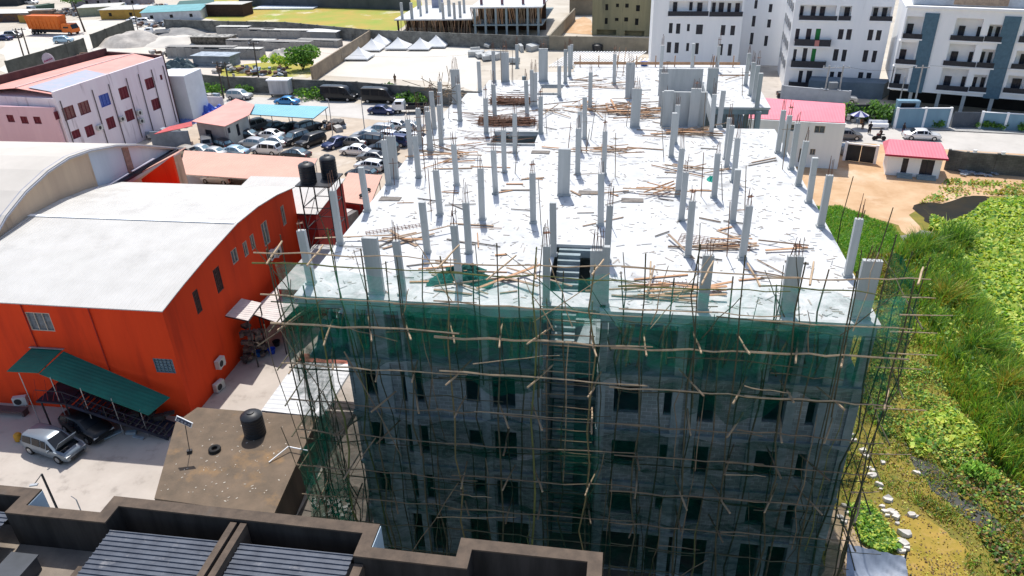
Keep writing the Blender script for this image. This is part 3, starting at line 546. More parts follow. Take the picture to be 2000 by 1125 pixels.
crumple('net_scrap', P(1390, 352, ZS), .5, .8, .3, M('teal_scrap', (.03, .45, .33), rough=.8), 'small bright teal rag on the right of the roof', 'rag', n=8, seed=5)
crumple('tarpaulin_heap', (-13.6, 29.6, 13.2), 2.6, 2.4, 1.7, M('blue_grey_tarp', (.16, .21, .26), (.09, .13, .17), scale=2, rough=.6), 'folded blue grey sheets piled in the left end of the open storey', 'tarpaulin', n=18, seed=7)
G4 = 'thin poles standing on the roof'
for i in range(46):
    p_, wd_, h_, dp_, lx_ = random.choice(rc[:75]); x, y = p_.x+random.choice((-.6, .6))*random.uniform(.6, 1.3), p_.y+random.uniform(-.3, .5)
    if not okroof(x, y): continue
    mb = MB(); z1 = ZS+random.uniform(1.6, 3.6); mb.bar((x, y, ZS), (x+random.uniform(-.35, .35), y+random.uniform(-.2, .2), z1), .03, 5, .022)
    if i % 3 == 0: mb.bar((x-.4, y, z1-.4), (x+.4, y+.05, z1-.35), .02, 4)
    mb.build('standing_pole', random.choice((bamboo, rebar, timber_g)), label='thin pole standing upright or leaning among the bare roof columns', cat='pole', group=G4)
# raised white banding where rails cross: bundles of dark boards on the roof
for i, (px, py) in enumerate(((760, 392), (1055, 300), (1150, 380), (1235, 395))):
    c = P(px, py, ZS); mb = MB()
    for kk in range(4): mb.box((c.x, c.y+kk*.16, ZS+.03), (1.3, .12, .05), rz=random.uniform(-.05, .05))
    mb.build('board_stack', timber_g, label='small stack of grey boards laid on the white roof slab', cat='boards', group='small board stacks on the roof')

# ================================================================== foreground house with zigzag parapet
stone = M('weathered_parapet', (0.125, 0.092, 0.068), (0.075, 0.057, 0.044), scale=1.6, rough=.95, bump=.3, c3=(.085, .075, .065), s3=1.2, t3=.6, w3=.2)
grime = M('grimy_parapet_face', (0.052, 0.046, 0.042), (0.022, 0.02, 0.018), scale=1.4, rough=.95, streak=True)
roofc = M('roof_floor_screed', (0.26, 0.215, 0.17), (0.17, 0.14, 0.115), scale=.8, rough=.95, bump=.3)
corr_b = M('grey_long_span_sheet', (0.095, 0.108, 0.135), (0.055, 0.064, 0.085), scale=1.5, rough=.65, metal=.1, c3=(.24, .235, .24), s3=1.8, t3=.6, w3=.2)
wallblue = M('pale_blue_render', (0.42, 0.50, 0.56), (0.33, 0.41, 0.47), scale=.7, rough=.85)
F = thing('parapet_house', 'flat roofed house in the foreground with a zigzag brown parapet and grey corrugated roof panels', 'house', (-12, 12, 0))
outer = [(-34, 18.5), (-21.9, 18.5), (-21.9, 17.65), (-18.8, 17.65), (-18.8, 18.5), (-8.15, 18.35), (-8.15, 17.3), (-5.1, 17.25), (-5.1, 18.1), (-0.12, 18.05), (-0.12, 9)]
inner = [(-34, 18.05), (-22.45, 18.05), (-22.45, 17.2), (-18.3, 17.2), (-18.3, 18.03), (-8.65, 17.88), (-8.65, 16.85), (-4.62, 16.8), (-4.62, 17.63), (-0.62, 17.6), (-0.62, 9)]
mb = MB()
for i in range(10):
    a, b, c, d = outer[i], outer[i+1], inner[i+1], inner[i]
    mb.prism([a, b, c, d], 10.4, 13.0)
mb.build('parapet', [grime], F)
mb = MB()
def off(k, e):  # coping slightly wider than the wall
    return outer[k], inner[k]
for i in range(10):
    a, b, c, d = outer[i], outer[i+1], inner[i+1], inner[i]
    mb.prism([a, b, c, d], 13.001, 13.07)
mb.build('coping', stone, F)
mb = MB(); mb.prism([(-33.9, 18.44), (-21.95, 18.44), (-21.95, 17.58), (-18.75, 17.58), (-18.75, 18.42), (-8.2, 18.28), (-8.2, 17.22), (-5.05, 17.18), (-5.05, 18.0), (-0.18, 17.96), (-0.18, 9), (-33.9, 9)], 0, 10.4)
mb.build('wall', wallblue, F)
mb = MB(); mb.prism([(-34, 18.05), (-22.45, 18.05), (-22.45, 17.2), (-18.3, 17.2), (-18.3, 18.03), (-8.65, 17.88), (-8.65, 16.85), (-4.62, 16.8), (-4.62, 17.63), (-0.62, 17.6), (-0.62, 9), (-34, 9)], 10.42, 11.4)
mb.build('roof_floor', roofc, F)
def corrugated(x0, x1, y0, y1, za, zb, pitch=.2, h=.045, skew=0.0):
    "ribs run along x; za at the back (y1), zb at the front (y0)"
    mb = MB(); ys = []; n = int((y1-y0)/pitch)
    for i in range(n): ys += [(y0+i*pitch, 0), (y0+i*pitch+pitch*.62, 0), (y0+i*pitch+pitch*.72, h), (y0+i*pitch+pitch*.9, h)]
    ys.append((y0+n*pitch, 0)); vs = []
    for y, dz in ys:
        t = (y-y0)/(y1-y0); z = zb+(za-zb)*t+dz; vs += [(x0+skew*(1-t), y, z), (x1, y, z)]
    vs += [(v[0], v[1], v[2]-.012) for v in vs]; k = len(ys)*2
    fs = [(i*2, i*2+1, i*2+3, i*2+2) for i in range(len(ys)-1)]; fs += [tuple(k+q for q in f[::-1]) for f in fs]
    return mb.add(vs, [f[::-1] if False else f for f in fs])
corrugated(-18.2, -13.75, 9.2, 17.35, 12.7, 12.2, skew=0).build('corrugated_roof', corr_b, F)
corrugated(-13.05, -8.8, 9.2, 17.3, 12.7, 12.2).build('corrugated_roof', corr_b, F)
corrugated(-33, -22.6, 9.2, 17.6, 12.6, 12.2).build('corrugated_roof', corr_b, F)
for q_ in ((-13.72, -13.47, 9, 17.87, 11.402, 12.98), (-13.33, -13.08, 9, 17.87, 11.402, 12.98), (-8.62, -8.3, 9, 16.8, 11.402, 12.75), (-18.62, -18.25, 9, 15.8, 11.402, 12.35)):
    mb = MB(); mb.b2(*q_); mb.build('dividing_parapet', stone, F)
mb = MB(); mb.b2(-22.58, -22.46, 9, 16.4, 12.2, 12.4); mb.build('gutter', steel, F)
mb = MB()
for k in range(14): mb.b2(-8.25, -8.2, 9+.5*k, 9.25+.5*k, 11.402, 11.6)
mb = MB(); mb.box((-21.2, 15.6, 11.75), (1.0, 1.2, .65)); mb.box((-21.2, 15.6, 12.1), (1.12, 1.32, .05)); mb.build('roof_hatch_box', M('dark_slate_box', (.06, .065, .075), (.04, .045, .05), rough=.6), label='dark square box standing on the tan roof floor beside the parapet', cat='roof box')
mb = MB(); mb.box((-19.25, 15.0, 11.47), (.3, .16, .12), rz=.5); mb.build('brick_offcut', M('tan_block', (.5, .38, .22), rough=.9), label='small tan brick lying on the foreground roof floor', cat='brick')
mb = MB(); mb.b2(-21.9, -21.88, 17.66, 18.49, 9, 12.99); mb.b2(-8.15, -8.12, 17.31, 18.34, 9, 12.99); mb.build('outer_render', M('pale_blue_outer', (.55, .66, .74), (.47, .58, .66), rough=.8), F)
mb = MB(); mb.b2(-8.1, -5.12, 17.31, 17.45, 12.3, 12.4); mb.build('ledge', white, F)
# solar street lamp behind the parapet
lp = P(118, 1005, 7); SLp = thing('street_lamp', 'thin black street lamp with a long side arm in the pale courtyard', 'street lamp', (lp.x, lp.y, 0))
tp = Vector((lp.x, lp.y, 0)); B0, = (tp,)
top = PY(93, 927, lp.y); hh = top.z
mb = MB(); mb.bar((lp.x, lp.y, 0), (lp.x-.05, lp.y, hh), .07, 8, .05); mb.build('post', steel_d, SLp)
e = PY(66, 947, lp.y-.6); mb = MB(); mb.bar((lp.x-.05, lp.y, hh), e, .025, 6); mb.build('arm', steel_d, SLp)
mb = MB(); mb.box(e, (.35, .14, .06), rz=.3); mb.build('lamp_head', steel, SLp)
lp = P(158, 998, 7); mb = MB(); tt = PY(152, 976, lp.y); mb.bar((lp.x, lp.y, 0), (lp.x, lp.y, tt.z), .03, 5); mb.bar((lp.x, lp.y, tt.z), (lp.x-.2, lp.y, tt.z+.2), .02, 5); mb.build('thin_pipe', steel, label='short thin pipe standing just behind the parapet notch', cat='pipe')

# ================================================================== orange warehouse
orange = M('orange_render', (0.80, 0.060, 0.008), (0.68, 0.044, 0.006), scale=.5, rough=.85, bump=.08, bscale=12, c3=(.52, .034, .006), s3=.5, t3=.57, w3=.2, streak=True)
redd = M('dark_red_render', (0.38, 0.03, 0.02), (0.28, 0.02, 0.018), scale=.6, rough=.85, streak=True)
def ribroof(name, c1, c2, pitch=.3, axis=0, rb=.9, **k):
    mt = M(name, c1, c2, **k); n = mt.node_tree; b = n.nodes['Principled BSDF']; geo = n.nodes.new('ShaderNodeNewGeometry'); wv = n.nodes.new('ShaderNodeTexWave'); wv.wave_type = 'BANDS'; wv.bands_direction = 'XYZ'[axis]; wv.wave_profile = 'SIN'
    wv.inputs['Scale'].default_value = 1/pitch*.314*1.0; wv.inputs['Distortion'].default_value = 0; n.links.new(geo.outputs['Position'], wv.inputs[0]); bm = n.nodes.new('ShaderNodeBump'); bm.inputs['Strength'].default_value = rb; bm.inputs['Distance'].default_value = .05; n.links.new(wv.outputs['Fac'], bm.inputs['Height']); n.links.new(bm.outputs[0], b.inputs['Normal']); return mt
white_r = ribroof('white_sheet_roof', (.555, .54, .51), (.49, .475, .445), .32, 0, scale=.5, rough=.7, c3=(.42, .405, .38), s3=.25, t3=.57, w3=.2, detail=10)
W_ = thing('orange_warehouse', 'big orange red warehouse with a shallow curved white sheet roof', 'warehouse', (-40, 49, 0))
X1 = -30.0; Y0 = 38.4; Y1 = 60.0; XL = -62
prof = [(38.15, 9.08), (41, 9.55), (44.5, 10.02), (49.4, 10.5), (53, 10.42), (56.5, 10.05), (60.1, 9.4)]
mb = MB()
holes_r = []
WRr = Wall((X1, Y0), (X1, Y1))
rw = [(375, 568, 388, 618), (415, 525, 438, 567), (450, 488, 467, 512), (473, 472, 484, 503), (487, 458, 499, 488), (509, 435, 529, 476), (547, 401, 560, 441)]
rects = []
for x0, y0, x1, y1 in rw:
    ua, za = WRr.at(x0, y0+4); ub, zb = WRr.at(x1, y1-4); rects.append((min(ua, ub), max(ua, ub), min(za, zb), max(za, zb)))
rects = [(r[0], max(r[1], r[0]+.7), r[2], max(r[3], r[2]+.9)) for r in rects]
mb.grid((0, WRr.len), (0, 8.9), (-.25, 0), rects, lambda u, v, w_: WRr.pt(u, v, w_))
mb.add([(X1, p[0], 8.9) for p in prof[1:-1]]+[(X1, p[0], p[1]-.06) for p in prof[1:-1]][::-1], [tuple(range(10))])
mb.add([(X1, 38.4, 8.9), (X1, 41, 8.9), (X1, 41, 9.5), (X1, 38.4, 9.05)], [(0, 1, 2, 3)]); mb.add([(X1, 56.5, 8.9), (X1, 60, 8.9), (X1, 60, 9.35), (X1, 56.5, 10.0)], [(0, 1, 2, 3)])
WF = Wall((XL, Y0), (X1, Y0)); fr = []
for x0, y0, x1, y1 in ((62, 612, 95, 645), (306, 702, 336, 727)):
    ua, za = WF.at(x0, y1); ub, zb = WF.at(x1, y0); fr.append((min(ua, ub), max(ua, ub), za, zb))
mb.grid((0, WF.len-.252), (0, 9.1), (-.25, 0), fr, lambda u, v, w_: WF.pt(u, v, w_))
mb.b2(XL, X1-.26, Y1-.2, Y1, 0, 9.3); mb.b2(XL, XL+.2, Y0, Y1, 0, 9.1)
mb.build('wall', orange, W_)
mb = MB(); xs = (XL-.2, -29.78)
vs = [(x, y, z) for y, z in prof for x in xs]+[(x, y, z-.07) for y, z in prof for x in xs]; n = len(prof)
mb.add(vs, [(i*2, i*2+1, i*2+3, i*2+2) for i in range(n-1)]+[(2*n+i*2+2, 2*n+i*2+3, 2*n+i*2+1, 2*n+i*2) for i in range(n-1)]+[(i*2+1, 2*n+i*2+1, 2*n+i*2+3, i*2+3) for i in range(n-1)]+[(0, 2*n, 2*n+1, 1), (2*n-2, 2*n-1, 4*n-1, 4*n-2)])
rf = mb.build('roof', white_r, W_)
mb = MB(); mb.b2(XL, -30, 49.2, 49.6, 10.5, 10.56); mb.build('ridge_cap', white, rf)
def window_frame(wall, r, parent, fm, gm, depth=-.12, bars=1, hb=0, name='window', fw=.06):
    mb = MB(); u0, u1, z0, z1 = r
    wall.box(mb, u0, u0+fw, z0, z1, depth, depth+.1); wall.box(mb, u1-fw, u1, z0, z1, depth, depth+.1); wall.box(mb, u0+fw, u1-fw, z0, z0+fw, depth, depth+.1); wall.box(mb, u0+fw, u1-fw, z1-fw, z1, depth, depth+.1)
    for k in range(bars): u = u0+(u1-u0)*(k+1)/(bars+1); wall.box(mb, u-.025, u+.025, z0+fw, z1-fw, depth+.01, depth+.08)
    for k in range(hb): z = z0+(z1-z0)*(k+1)/(hb+1); wall.box(mb, u0+fw, u1-fw, z-.02, z+.02, depth+.02, depth+.07)
    o = mb.build(name, fm, parent); mb = MB(); wall.box(mb, u0+.01, u1-.01, z0+.01, z1-.01, depth-.03, depth+.005); mb.build('pane', gm, o); return o
cream = M('cream_frame', (.6, .5, .4), rough=.7); greyglass = M('grey_louvre_glass', (.16, .19, .22), (.08, .09, .1), scale=3, rough=.25)
lou = M('brown_louvre', (.12, .06, .05), (.08, .05, .05), scale=4, rough=.6)
for i, r in enumerate(rects):
    window_frame(WRr, r, W_, lou if i < 2 else cream, lou if i < 2 else greyglass, bars=1 if i > 1 else 3, hb=3 if i < 2 else 0)
window_frame(WF, fr[0], W_, cream, greyglass, bars=2); window_frame(WF, fr[1], W_, M('glass_block', (.14, .2, .24), rough=.4), M('block_glass_pane', (.22, .33, .4), (.1, .16, .2), scale=6, rough=.3), bars=4, hb=4)
# drain pipes on the orange walls
mb = MB()
for u in (4.5, 12.0, 21.5, 26.6): mb.bar(WF.pt(u, 0, .07), WF.pt(u, 8.9, .07), .04, 6)
mb.build('drain_pipe', redd, W_)
# lower red block behind
mb = MB(); mb.prism([(-38, 60.02), (-28.2, 60.02), (-28.2, 67.5), (-38, 67.5)], 0, [6.6, 6.6, 7.2, 7.2]); 
L_ = thing('red_annex', 'lower dark red annex with a white sheet roof joined behind the orange warehouse', 'annex', (-32, 64, 0)); mb.build('wall', redd, L_)
mb = MB(); mb.sheet((-38.2, 60.05, 6.78), (-28.0, 60.05, 6.78), (-28.0, 67.8, 7.4), (-38.2, 67.8, 7.4), .06); mb.build('roof', white_r, L_)
mb = MB(); mb.prism([(-28.1, 50.5), (-26.2, 50.5), (-24.6, 58.5), (-28.1, 58.5)], 0, 4.2); 
LM = thing('red_lean_to', 'long dark red lean-to wall block tucked between the warehouse and the unfinished building', 'lean-to', (-27, 55, 0)); mb.build('wall', redd, LM)
mb = MB(); mb.prism([(-28.2, 50.2), (-26, 50.2), (-24.4, 58.8), (-28.2, 58.8)], 4.21, 4.28); mb.build('roof', M('grey_sheet', (.42, .41, .4), (.3, .3, .3), rough=.7), LM)
# brown canopy roofs beside the orange wall
sheetw = ribroof('pale_canopy_sheet', (.62, .58, .55), (.5, .45, .43), .3, 1, scale=.8, rough=.7)
def canopy(name, lab, pts, mt, posts, cat='canopy', group=None, th=.05, beam=True, pr=.06, pm=None):
    c = sum((Vector(p) for p in pts), Vector())/len(pts); t = thing(name, lab, cat, (c.x, c.y, 0), group=group); mb = MB(); mb.sheet(*pts, th); mb.build('roof_sheet', mt, t)
    for x, y, z in posts:
        mb = MB(); mb.bar((x, y, 0), (x, y, z), pr, 6); mb.build('post', pm or steel_d, t)
    if beam:
        mb = MB()
        for i in range(4): a = Vector(pts[i]); b = Vector(pts[(i+1) % 4]); mb.bar(a-Vector((0, 0, th+.05)), b-Vector((0, 0, th+.05)), .04, 4)
        mb.build('frame', pm or steel_d, t)
    return t
canopy('wall_canopy', 'small pale sheet canopy on posts over a stall against the orange side wall', [(-30.0, 45.2, 4.55), (-28.0, 44.9, 4.4), (-28.2, 47.6, 4.4), (-30.0, 47.9, 4.55)], sheetw, [(-28.1, 45.0, 4.35), (-28.3, 47.5, 4.35)])
canopy('long_canopy', 'long low corrugated canopy roof running back along the passage beside the warehouse', [(-29.4, 47.6, 3.4), (-26.4, 46.6, 3.2), (-25.6, 53.5, 3.2), (-28.8, 54.5, 3.4)], sheetw, [(-26.6, 47, 3.1), (-26.0, 53, 3.1), (-28.9, 48, 3.2)])
canopy('rusty_canopy', 'weathered grey brown sheet roof in the passage behind the scaffolding corner', [(-25.2, 50.3, 3.4), (-21.6, 49.2, 3.0), (-20.8, 52.8, 3.0), (-24.6, 54.6, 3.4)], M('weathered_sheet', (.22, .19, .16), (.14, .12, .10), scale=1, rough=.8), [(-25, 50.5, 3.2), (-21.5, 49.5, 2.9), (-21, 52.5, 2.9)])
# stall under the canopy
mb = MB()
for k in range(34): mb.box((-29.2+random.uniform(-.5, .9), 45.9+random.uniform(-.6, 1.2), random.uniform(.2, 2.6)), (random.uniform(.2, .7), random.uniform(.2, .6), random.uniform(.1, .4)), rz=random.random()*3)
mb.build('scrap_stack', M('scrap_mixed', (.20, .15, .12), (.04, .04, .05), scale=3, rough=.8), label='jumbled dark scrap stacked under the small wall canopy', cat='scrap')
for i, (px, py, c, lab) in enumerate(((532, 690, (.02, .07, .5), 'blue basin standing apart at the right of the stall clutter'), (505, 695, (.03, .15, .5), 'blue bucket in the middle of the stall clutter'), (517, 685, (.03, .05, .25), 'navy basin between the two brighter blue ones by the stall'), (489, 694, (.6, .5, .1), 'small yellow tub at the left of the stall clutter'), (541, 675, (.02, .02, .03), 'black bucket behind the blue basin by the stall'))):
    c_ = P(px, py, 0); mb = MB(); mb.lathe(c_, [(.22, 0), (.32, .42), (.34, .45), (.3, .43), (.2, .1)], 12); mb.build('bucket', M('bucket_'+str(i), c, rough=.4), label=lab, cat='bucket', group='buckets by the stall', smooth=True)
# air conditioners
def aircon(loc, rz, lab):
    t = thing('air_conditioner', lab, 'air conditioner', loc, rz, 'outdoor air conditioner units')
    mb = MB(); mb.box((0, 0, .42), (.92, .36, .7)); mb.box((-.3, 0, .035), (.08, .4, .07)); mb.box((.3, 0, .035), (.08, .4, .07)); mb.build('casing', M('aircon_casing', (.6, .6, .58), (.5, .5, .48), rough=.6), t, local=True)
    mb = MB(); vs = [(-.12+.26*math.cos(a*math.pi/8), -.185, .42+.26*math.sin(a*math.pi/8)) for a in range(16)]; mb.add(vs, [tuple(range(16))]); mb.build('fan_grille', steel_d, t, local=True)
    return t
c_ = P(430, 762); aircon((c_.x, c_.y, 0), R_(80), 'white air conditioner standing on the ground at the orange side wall')
u_, z_ = WRr.at(424, 708); aircon((X1+.25, Y0+u_, z_-.4), R_(90), 'white air conditioner bracketed low on the orange side wall')
for px, py, lab in ((561, 494, 'tilted white air conditioner farthest along the orange side wall'), (549, 460+40, 'white air conditioner high on the orange wall near the scaffold corner')):
    u_, z_ = WRr.at(px-24, py); aircon((X1+.25, Y0+u_, z_-.3), R_(90), lab)
c_ = P(45, 800); aircon((c_.x, c_.y+.1, .35), R_(20), 'pale air conditioner unit at the foot of the green canopy stairs')
# external staircase with green canopy
ST = thing('external_staircase', 'dark steel staircase rising left along the orange front wall under the green awning', 'staircase', (-34, 36, 0))
s0 = Vector((-30.4, 36.6, .1)); s1 = Vector((-37.4, 36.6, 2.6)); N = 18
navy = M('navy_steel', (.025, .03, .06), (.015, .015, .02), rough=.6)
for yy in (35.85, 37.35):
    mb = MB(); mb.sheet((s1.x, yy-.03, s1.z-.25), (s0.x, yy-.03, s0.z-.1), (s0.x, yy-.03, s0.z+.12), (s1.x, yy-.03, s1.z+.02), .05); mb.build('stringer', navy, ST)
for i in range(N):
    p = s0.lerp(s1, (i+.5)/N); mb = MB(); mb.box((p.x, 36.6, p.z), (.34, 1.46, .05)); mb.build('tread', navy, ST)
mb = MB()
for yy in (35.82,):
    for i in range(6): p = s0.lerp(s1, i/5); mb.bar((p.x, yy, p.z), (p.x, yy, p.z+1.0), .03, 5)
    mb.bar((s0.x, yy, s0.z+1), (s1.x, yy, s1.z+1), .03, 5); mb.bar((s0.x, yy, s0.z+.5), (s1.x, yy, s1.z+.5), .02, 5)
    mb.bar((s1.x, yy, s1.z+1), (-39.4, yy, s1.z+1), .03, 5)
mb.build('handrail', steel_d, ST)
mb = MB(); mb.b2(-39.7, -37.4, 35.8, 38.3, 2.5, 2.62); mb.build('landing', navy, ST)
for x, y in ((-39.5, 36.0), (-37.6, 36.0), (-39.5, 37.8)):
    mb = MB(); mb.bar((x, y, 0), (x, y, 2.5), .06, 6); mb.build('post', steel_d, ST)
greens = ribroof('green_awning_sheet', (.010, .16, .115), (.007, .12, .09), .25, 1, rb=.25, scale=.8, rough=.6)
AW = thing('green_awning', 'green sheet awning with a raised left bay sloping down over the staircase', 'awning', (-34, 36, 0))
mb = MB(); mb.sheet(P(13, 725, 4.9), P(75, 728, 4.9), P(120, 684, 5.3), P(62, 679, 5.3), .05); mb.build('upper_roof', greens, AW)
mb = MB(); mb.sheet(P(76, 730, 4.8), P(290, 811, 2.1), P(332, 776, 2.5), P(124, 686, 5.25), .05); mb.build('sloping_roof', greens, AW)
mb = MB(); mb.box(P(91, 680, 5.4), (2.7, .16, .05)); mb.build('flashing', steel, AW)
for x, z in ((-40.3, 4.85), (-38.0, 4.65), (-36.0, 3.9), (-33.9, 3.2), (-32.0, 2.4)):
    mb = MB(); mb.bar((x, 36.0, z), (x, 36.0, 0), .03, 6); mb.build('post', steel, AW)
mb = MB()
for i in range(6): mb.bar((-40+i*.4, 35.9, 2.7), (-40+i*.4+.4, 35.9, 4.5 if i % 2 else 3.5), .015, 4)
mb.build('lattice', redd, AW)
# dark clutter under the stairs: old generator / bed frames
mb = MB()
for k in range(26): mb.box((random.uniform(-36, -31), 37.4+random.uniform(-.5, .6), random.uniform(.15, 1.2)), (random.uniform(.3, .9), .4, random.uniform(.1, .5)), rz=random.random())
mb.build('stair_clutter', M('dark_clutter', (.05, .05, .055), (.03, .025, .02), scale=3, rough=.8), label='dark jumble of scrap stored beneath the staircase', cat='scrap')
c_ = P(20, 808); mb = MB(); mb.b2(c_.x-1.6, c_.x+1.4, c_.y-.3, c_.y+.3, .42, .5)
for dx in (-1.5, 1.3): mb.b2(c_.x+dx-.1, c_.x+dx+.1, c_.y-.25, c_.y+.25, 0, .42)
mb.build('low_bench', M('bench_dark', (.12, .08, .08), rough=.8), label='low dark bench at the foot of the orange wall by the left edge', cat='bench')
c_ = P(222, 850); mb = MB(); mb.box((c_.x, c_.y, .1), (1.3, .35, .12), rz=.9); mb.box((c_.x+1.2, c_.y+.3, .12), (.7, .3, .2), rz=.2); mb.box((c_.x+2, c_.y-.1, .08), (.9, .2, .1), rz=-.2); mb.build('scrap_sheet_pile', M('pale_blue_scrap', (.25, .38, .48), (.3, .3, .3), scale=2, rough=.6), label='pale blue scrap panels on the ground right of the silver car', cat='scrap')

# low flat roofed block with tank and tyre
padm = M('stained_flat_roof', (.17, .125, .088), (.11, .085, .062), scale=.7, rough=.95, bump=.3, bscale=5, c3=(.28, .17, .08), s3=.5, t3=.55, w3=.2, detail=10)
PD = thing('flat_roofed_block', 'low block with a stained brown flat roof beside the courtyard', 'outbuilding', (-23, 31, 0))
pad = [(-28.2, 34.3), (-25.7, 27.8), (-18.3, 27.4), (-19.1, 35.95), (-27.6, 36.0)]
mb = MB(); mb.prism([(x*1+(.15 if x < -22 else -.15), y+(.15 if y < 30 else -.15)) for x, y in pad], 0, 2.8); mb.build('wall', M('brown_render', (.12, .09, .07), (.07, .055, .045), scale=.8, rough=.9, streak=True), PD)
mb = MB(); mb.prism(pad, 2.81, 3.0); mb.build('roof', padm, PD)
mb = MB()
for k in range(90): mb.box((random.uniform(-26.5, -18.8), random.uniform(28, 35.6), 3.01), (random.uniform(.03, .16), random.uniform(.02, .07), .02), rz=random.random()*3)
mb.build('roof_grit', M('pale_grit', (.5, .45, .38), rough=.9), label='pale scraps scattered on the stained flat roof', cat='debris', kind='stuff')
canopy('white_sheet_roof', 'low white corrugated sheet roof beside the scaffolding foot', [(-23.2, 36.3, 2.9), (-18.9, 36.1, 2.9), (-18.6, 41.9, 3.1), (-23.0, 41.7, 3.1)], ribroof('bright_ribbed_sheet', (.62, .62, .61), (.5, .5, .5), .45, 1, scale=.8, rough=.6), [(-23, 36.5, 2.8), (-19, 36.3, 2.8), (-22.9, 41.5, 2.9)], pm=steel)
mb = MB(); mb.b2(-23.1, -18.8, 42.0, 43.0, 2.9, 3.0); mb.build('red_sheet_strip', M('faded_red_sheet', (.5, .17, .12), (.4, .14, .1), rough=.8), label='faded red strip of roofing behind the low white sheet roof', cat='roof strip')
def tank(loc, r, h, lab, parent=None, group=None):
    t = thing('water_tank', lab, 'water tank', loc, 0, group); prof = [(r*.96, 0)]
    for k in range(7): z = h*.82*k/7; prof += [(r, z+.02), (r, z+h*.075), (r*.965, z+h*.09), (r*.965, z+h*.105)]
    prof += [(r, h*.84), (r*.85, h*.9), (r*.5, h*.955), (r*.3, h*.97)]
    mb = MB(); mb.lathe((0, 0, 0), prof, 20); mb.build('tank_body', black_pl, t, local=True, smooth=True)
    mb = MB(); mb.lathe((0, 0, h*.97), [(r*.34, 0), (r*.34, h*.03), (r*.1, h*.045)], 16); mb.build('lid', black_pl, t, local=True, smooth=True); return t
c_ = P(497, 850, 3.0); tank((c_.x, c_.y+.15, 3.0), .68, 1.75, 'black ribbed plastic water tank standing on the stained brown flat roof')
def tyre(loc, lab, group=None, r=.33, rx=0.0):
    mb = MB(); R0, rr = r, r*.34; n, k = 20, 8; vs = [((R0+rr*math.cos(2*math.pi*j/k)-rr*.5)*math.cos(2*math.pi*i/n), (R0+rr*math.cos(2*math.pi*j/k)-rr*.5)*math.sin(2*math.pi*i/n), .12+.12*math.sin(2*math.pi*j/k)) for i in range(n) for j in range(k)]
    mb.add(vs, [(i*k+j, ((i+1) % n)*k+j, ((i+1) % n)*k+(j+1) % k, i*k+(j+1) % k) for i in range(n) for j in range(k)])
    o = mb.build('tyre', rubber, label=lab, cat='tyre', group=group, smooth=True, local=True); o.location = loc; o.rotation_euler.x = rx; return o
c_ = P(420, 880, 3.0); tyre((c_.x, c_.y, 3.0), 'black tyre lying flat on the stained brown roof')
# signboard on its pole
c_ = P(371, 884, 3.0); SG = thing('solar_lamp', 'small dark panel in a white frame tilted on a thin pole by the brown roof', 'solar lamp', (c_.x, c_.y, 3.0))
tp = PY(361, 826, c_.y)
mb = MB(); mb.bar(c_, tp, .025, 6); mb.build('pole', steel_d, SG)
mb = MB(); mb.box(tp+Vector((0, -.03, .12)), (1.05, .05, .42), ry=R_(28)); mb.build('frame', white, SG)
mb = MB(); mb.box(tp+Vector((0, -.06, .12)), (.93, .05, .31), ry=R_(28)); mb.build('panel', M('sign_navy', (.03, .04, .08), rough=.5), SG)
def text(s, size, mt, loc, rot, parent, name='lettering', th=.004):
    cu = bpy.data.curves.new('t', 'FONT'); cu.body = s; cu.size = size; cu.align_x = 'CENTER'; cu.align_y = 'CENTER'; cu.extrude = th; ob = bpy.data.objects.new('t', cu); COL.objects.link(ob)
    bpy.context.view_layer.update(); me = bpy.data.meshes.new_from_object(ob.evaluated_get(bpy.context.evaluated_depsgraph_get())); bpy.data.objects.remove(ob)
    o = bpy.data.objects.new(name, me); COL.objects.link(o); me.materials.clear(); me.materials.append(mt); o.parent = parent
    o.matrix_parent_inverse = Matrix.Translation(-WL.get(parent.name, Vector((0, 0, 0)))); o.location = loc; o.rotation_euler = rot; return o
for k_ in (-.33, -.1, .12, .34):
    mb = MB(); mb.box(tp+Vector((k_*math.cos(R_(28)), -.09, .12-k_*math.sin(R_(28)))), (.13, .02, .16), ry=R_(28)); mb.build('lamp_cell', M('cell_grey', (.22, .24, .30), rough=.5), SG)
mb = MB(); mb.box(c_+Vector((0, 0, .1)), (.3, .2, .2), rz=.4); mb.build('base_lump', steel_d, SG)
c_ = P(566, 880, 3.0); mb = MB(); mb.bar(c_+Vector((-.8, -1.2, .05)), c_+Vector((0, 0, .35)), .04, 5); mb.bar(c_+Vector((0, 0, .3)), c_+Vector((1.3, -.2, .3)), .04, 5); mb.build('white_pipe', white, label='bent white pipe at the right edge of the stained brown roof', cat='pipe')

# tank tower
TT = thing('tank_tower', 'tall dark steel lattice tower beside the red annex carrying water tanks', 'tower', (-30.5, 66.5, 0))
tx0, tx1, ty0, ty1, tz = -28.3, -25.7, 58.0, 60.8, 0
q = PY(625, 352, 59.5); tx0, tx1 = q.x-1.3, q.x+1.3; tz = PY(625, 352, 59.5).z
for x in (tx0, tx1):
    for y in (ty0, ty1):
        mb = MB(); mb.bar((x, y, 0), (x, y, tz), .07, 4); mb.build('leg', steel_d, TT)
mb = MB(); nn = 5
for k in range(nn):
    z0, z1 = tz*k/nn, tz*(k+1)/nn
    for a, b in (((tx0, ty0), (tx1, ty0)), ((tx0, ty1), (tx1, ty1)), ((tx0, ty0), (tx0, ty1)), ((tx1, ty0), (tx1, ty1))):
        mb.bar((*a, z1), (*b, z1), .04, 4); mb.bar((*a, z0), (*b, z1), .03, 4)
mb.build('bracing', steel_d, TT)
mb = MB(); mb.b2(tx0-.3, tx1+.3, ty0-.3, ty1+.3, tz, tz+.12); mb.build('platform', steel_d, TT)
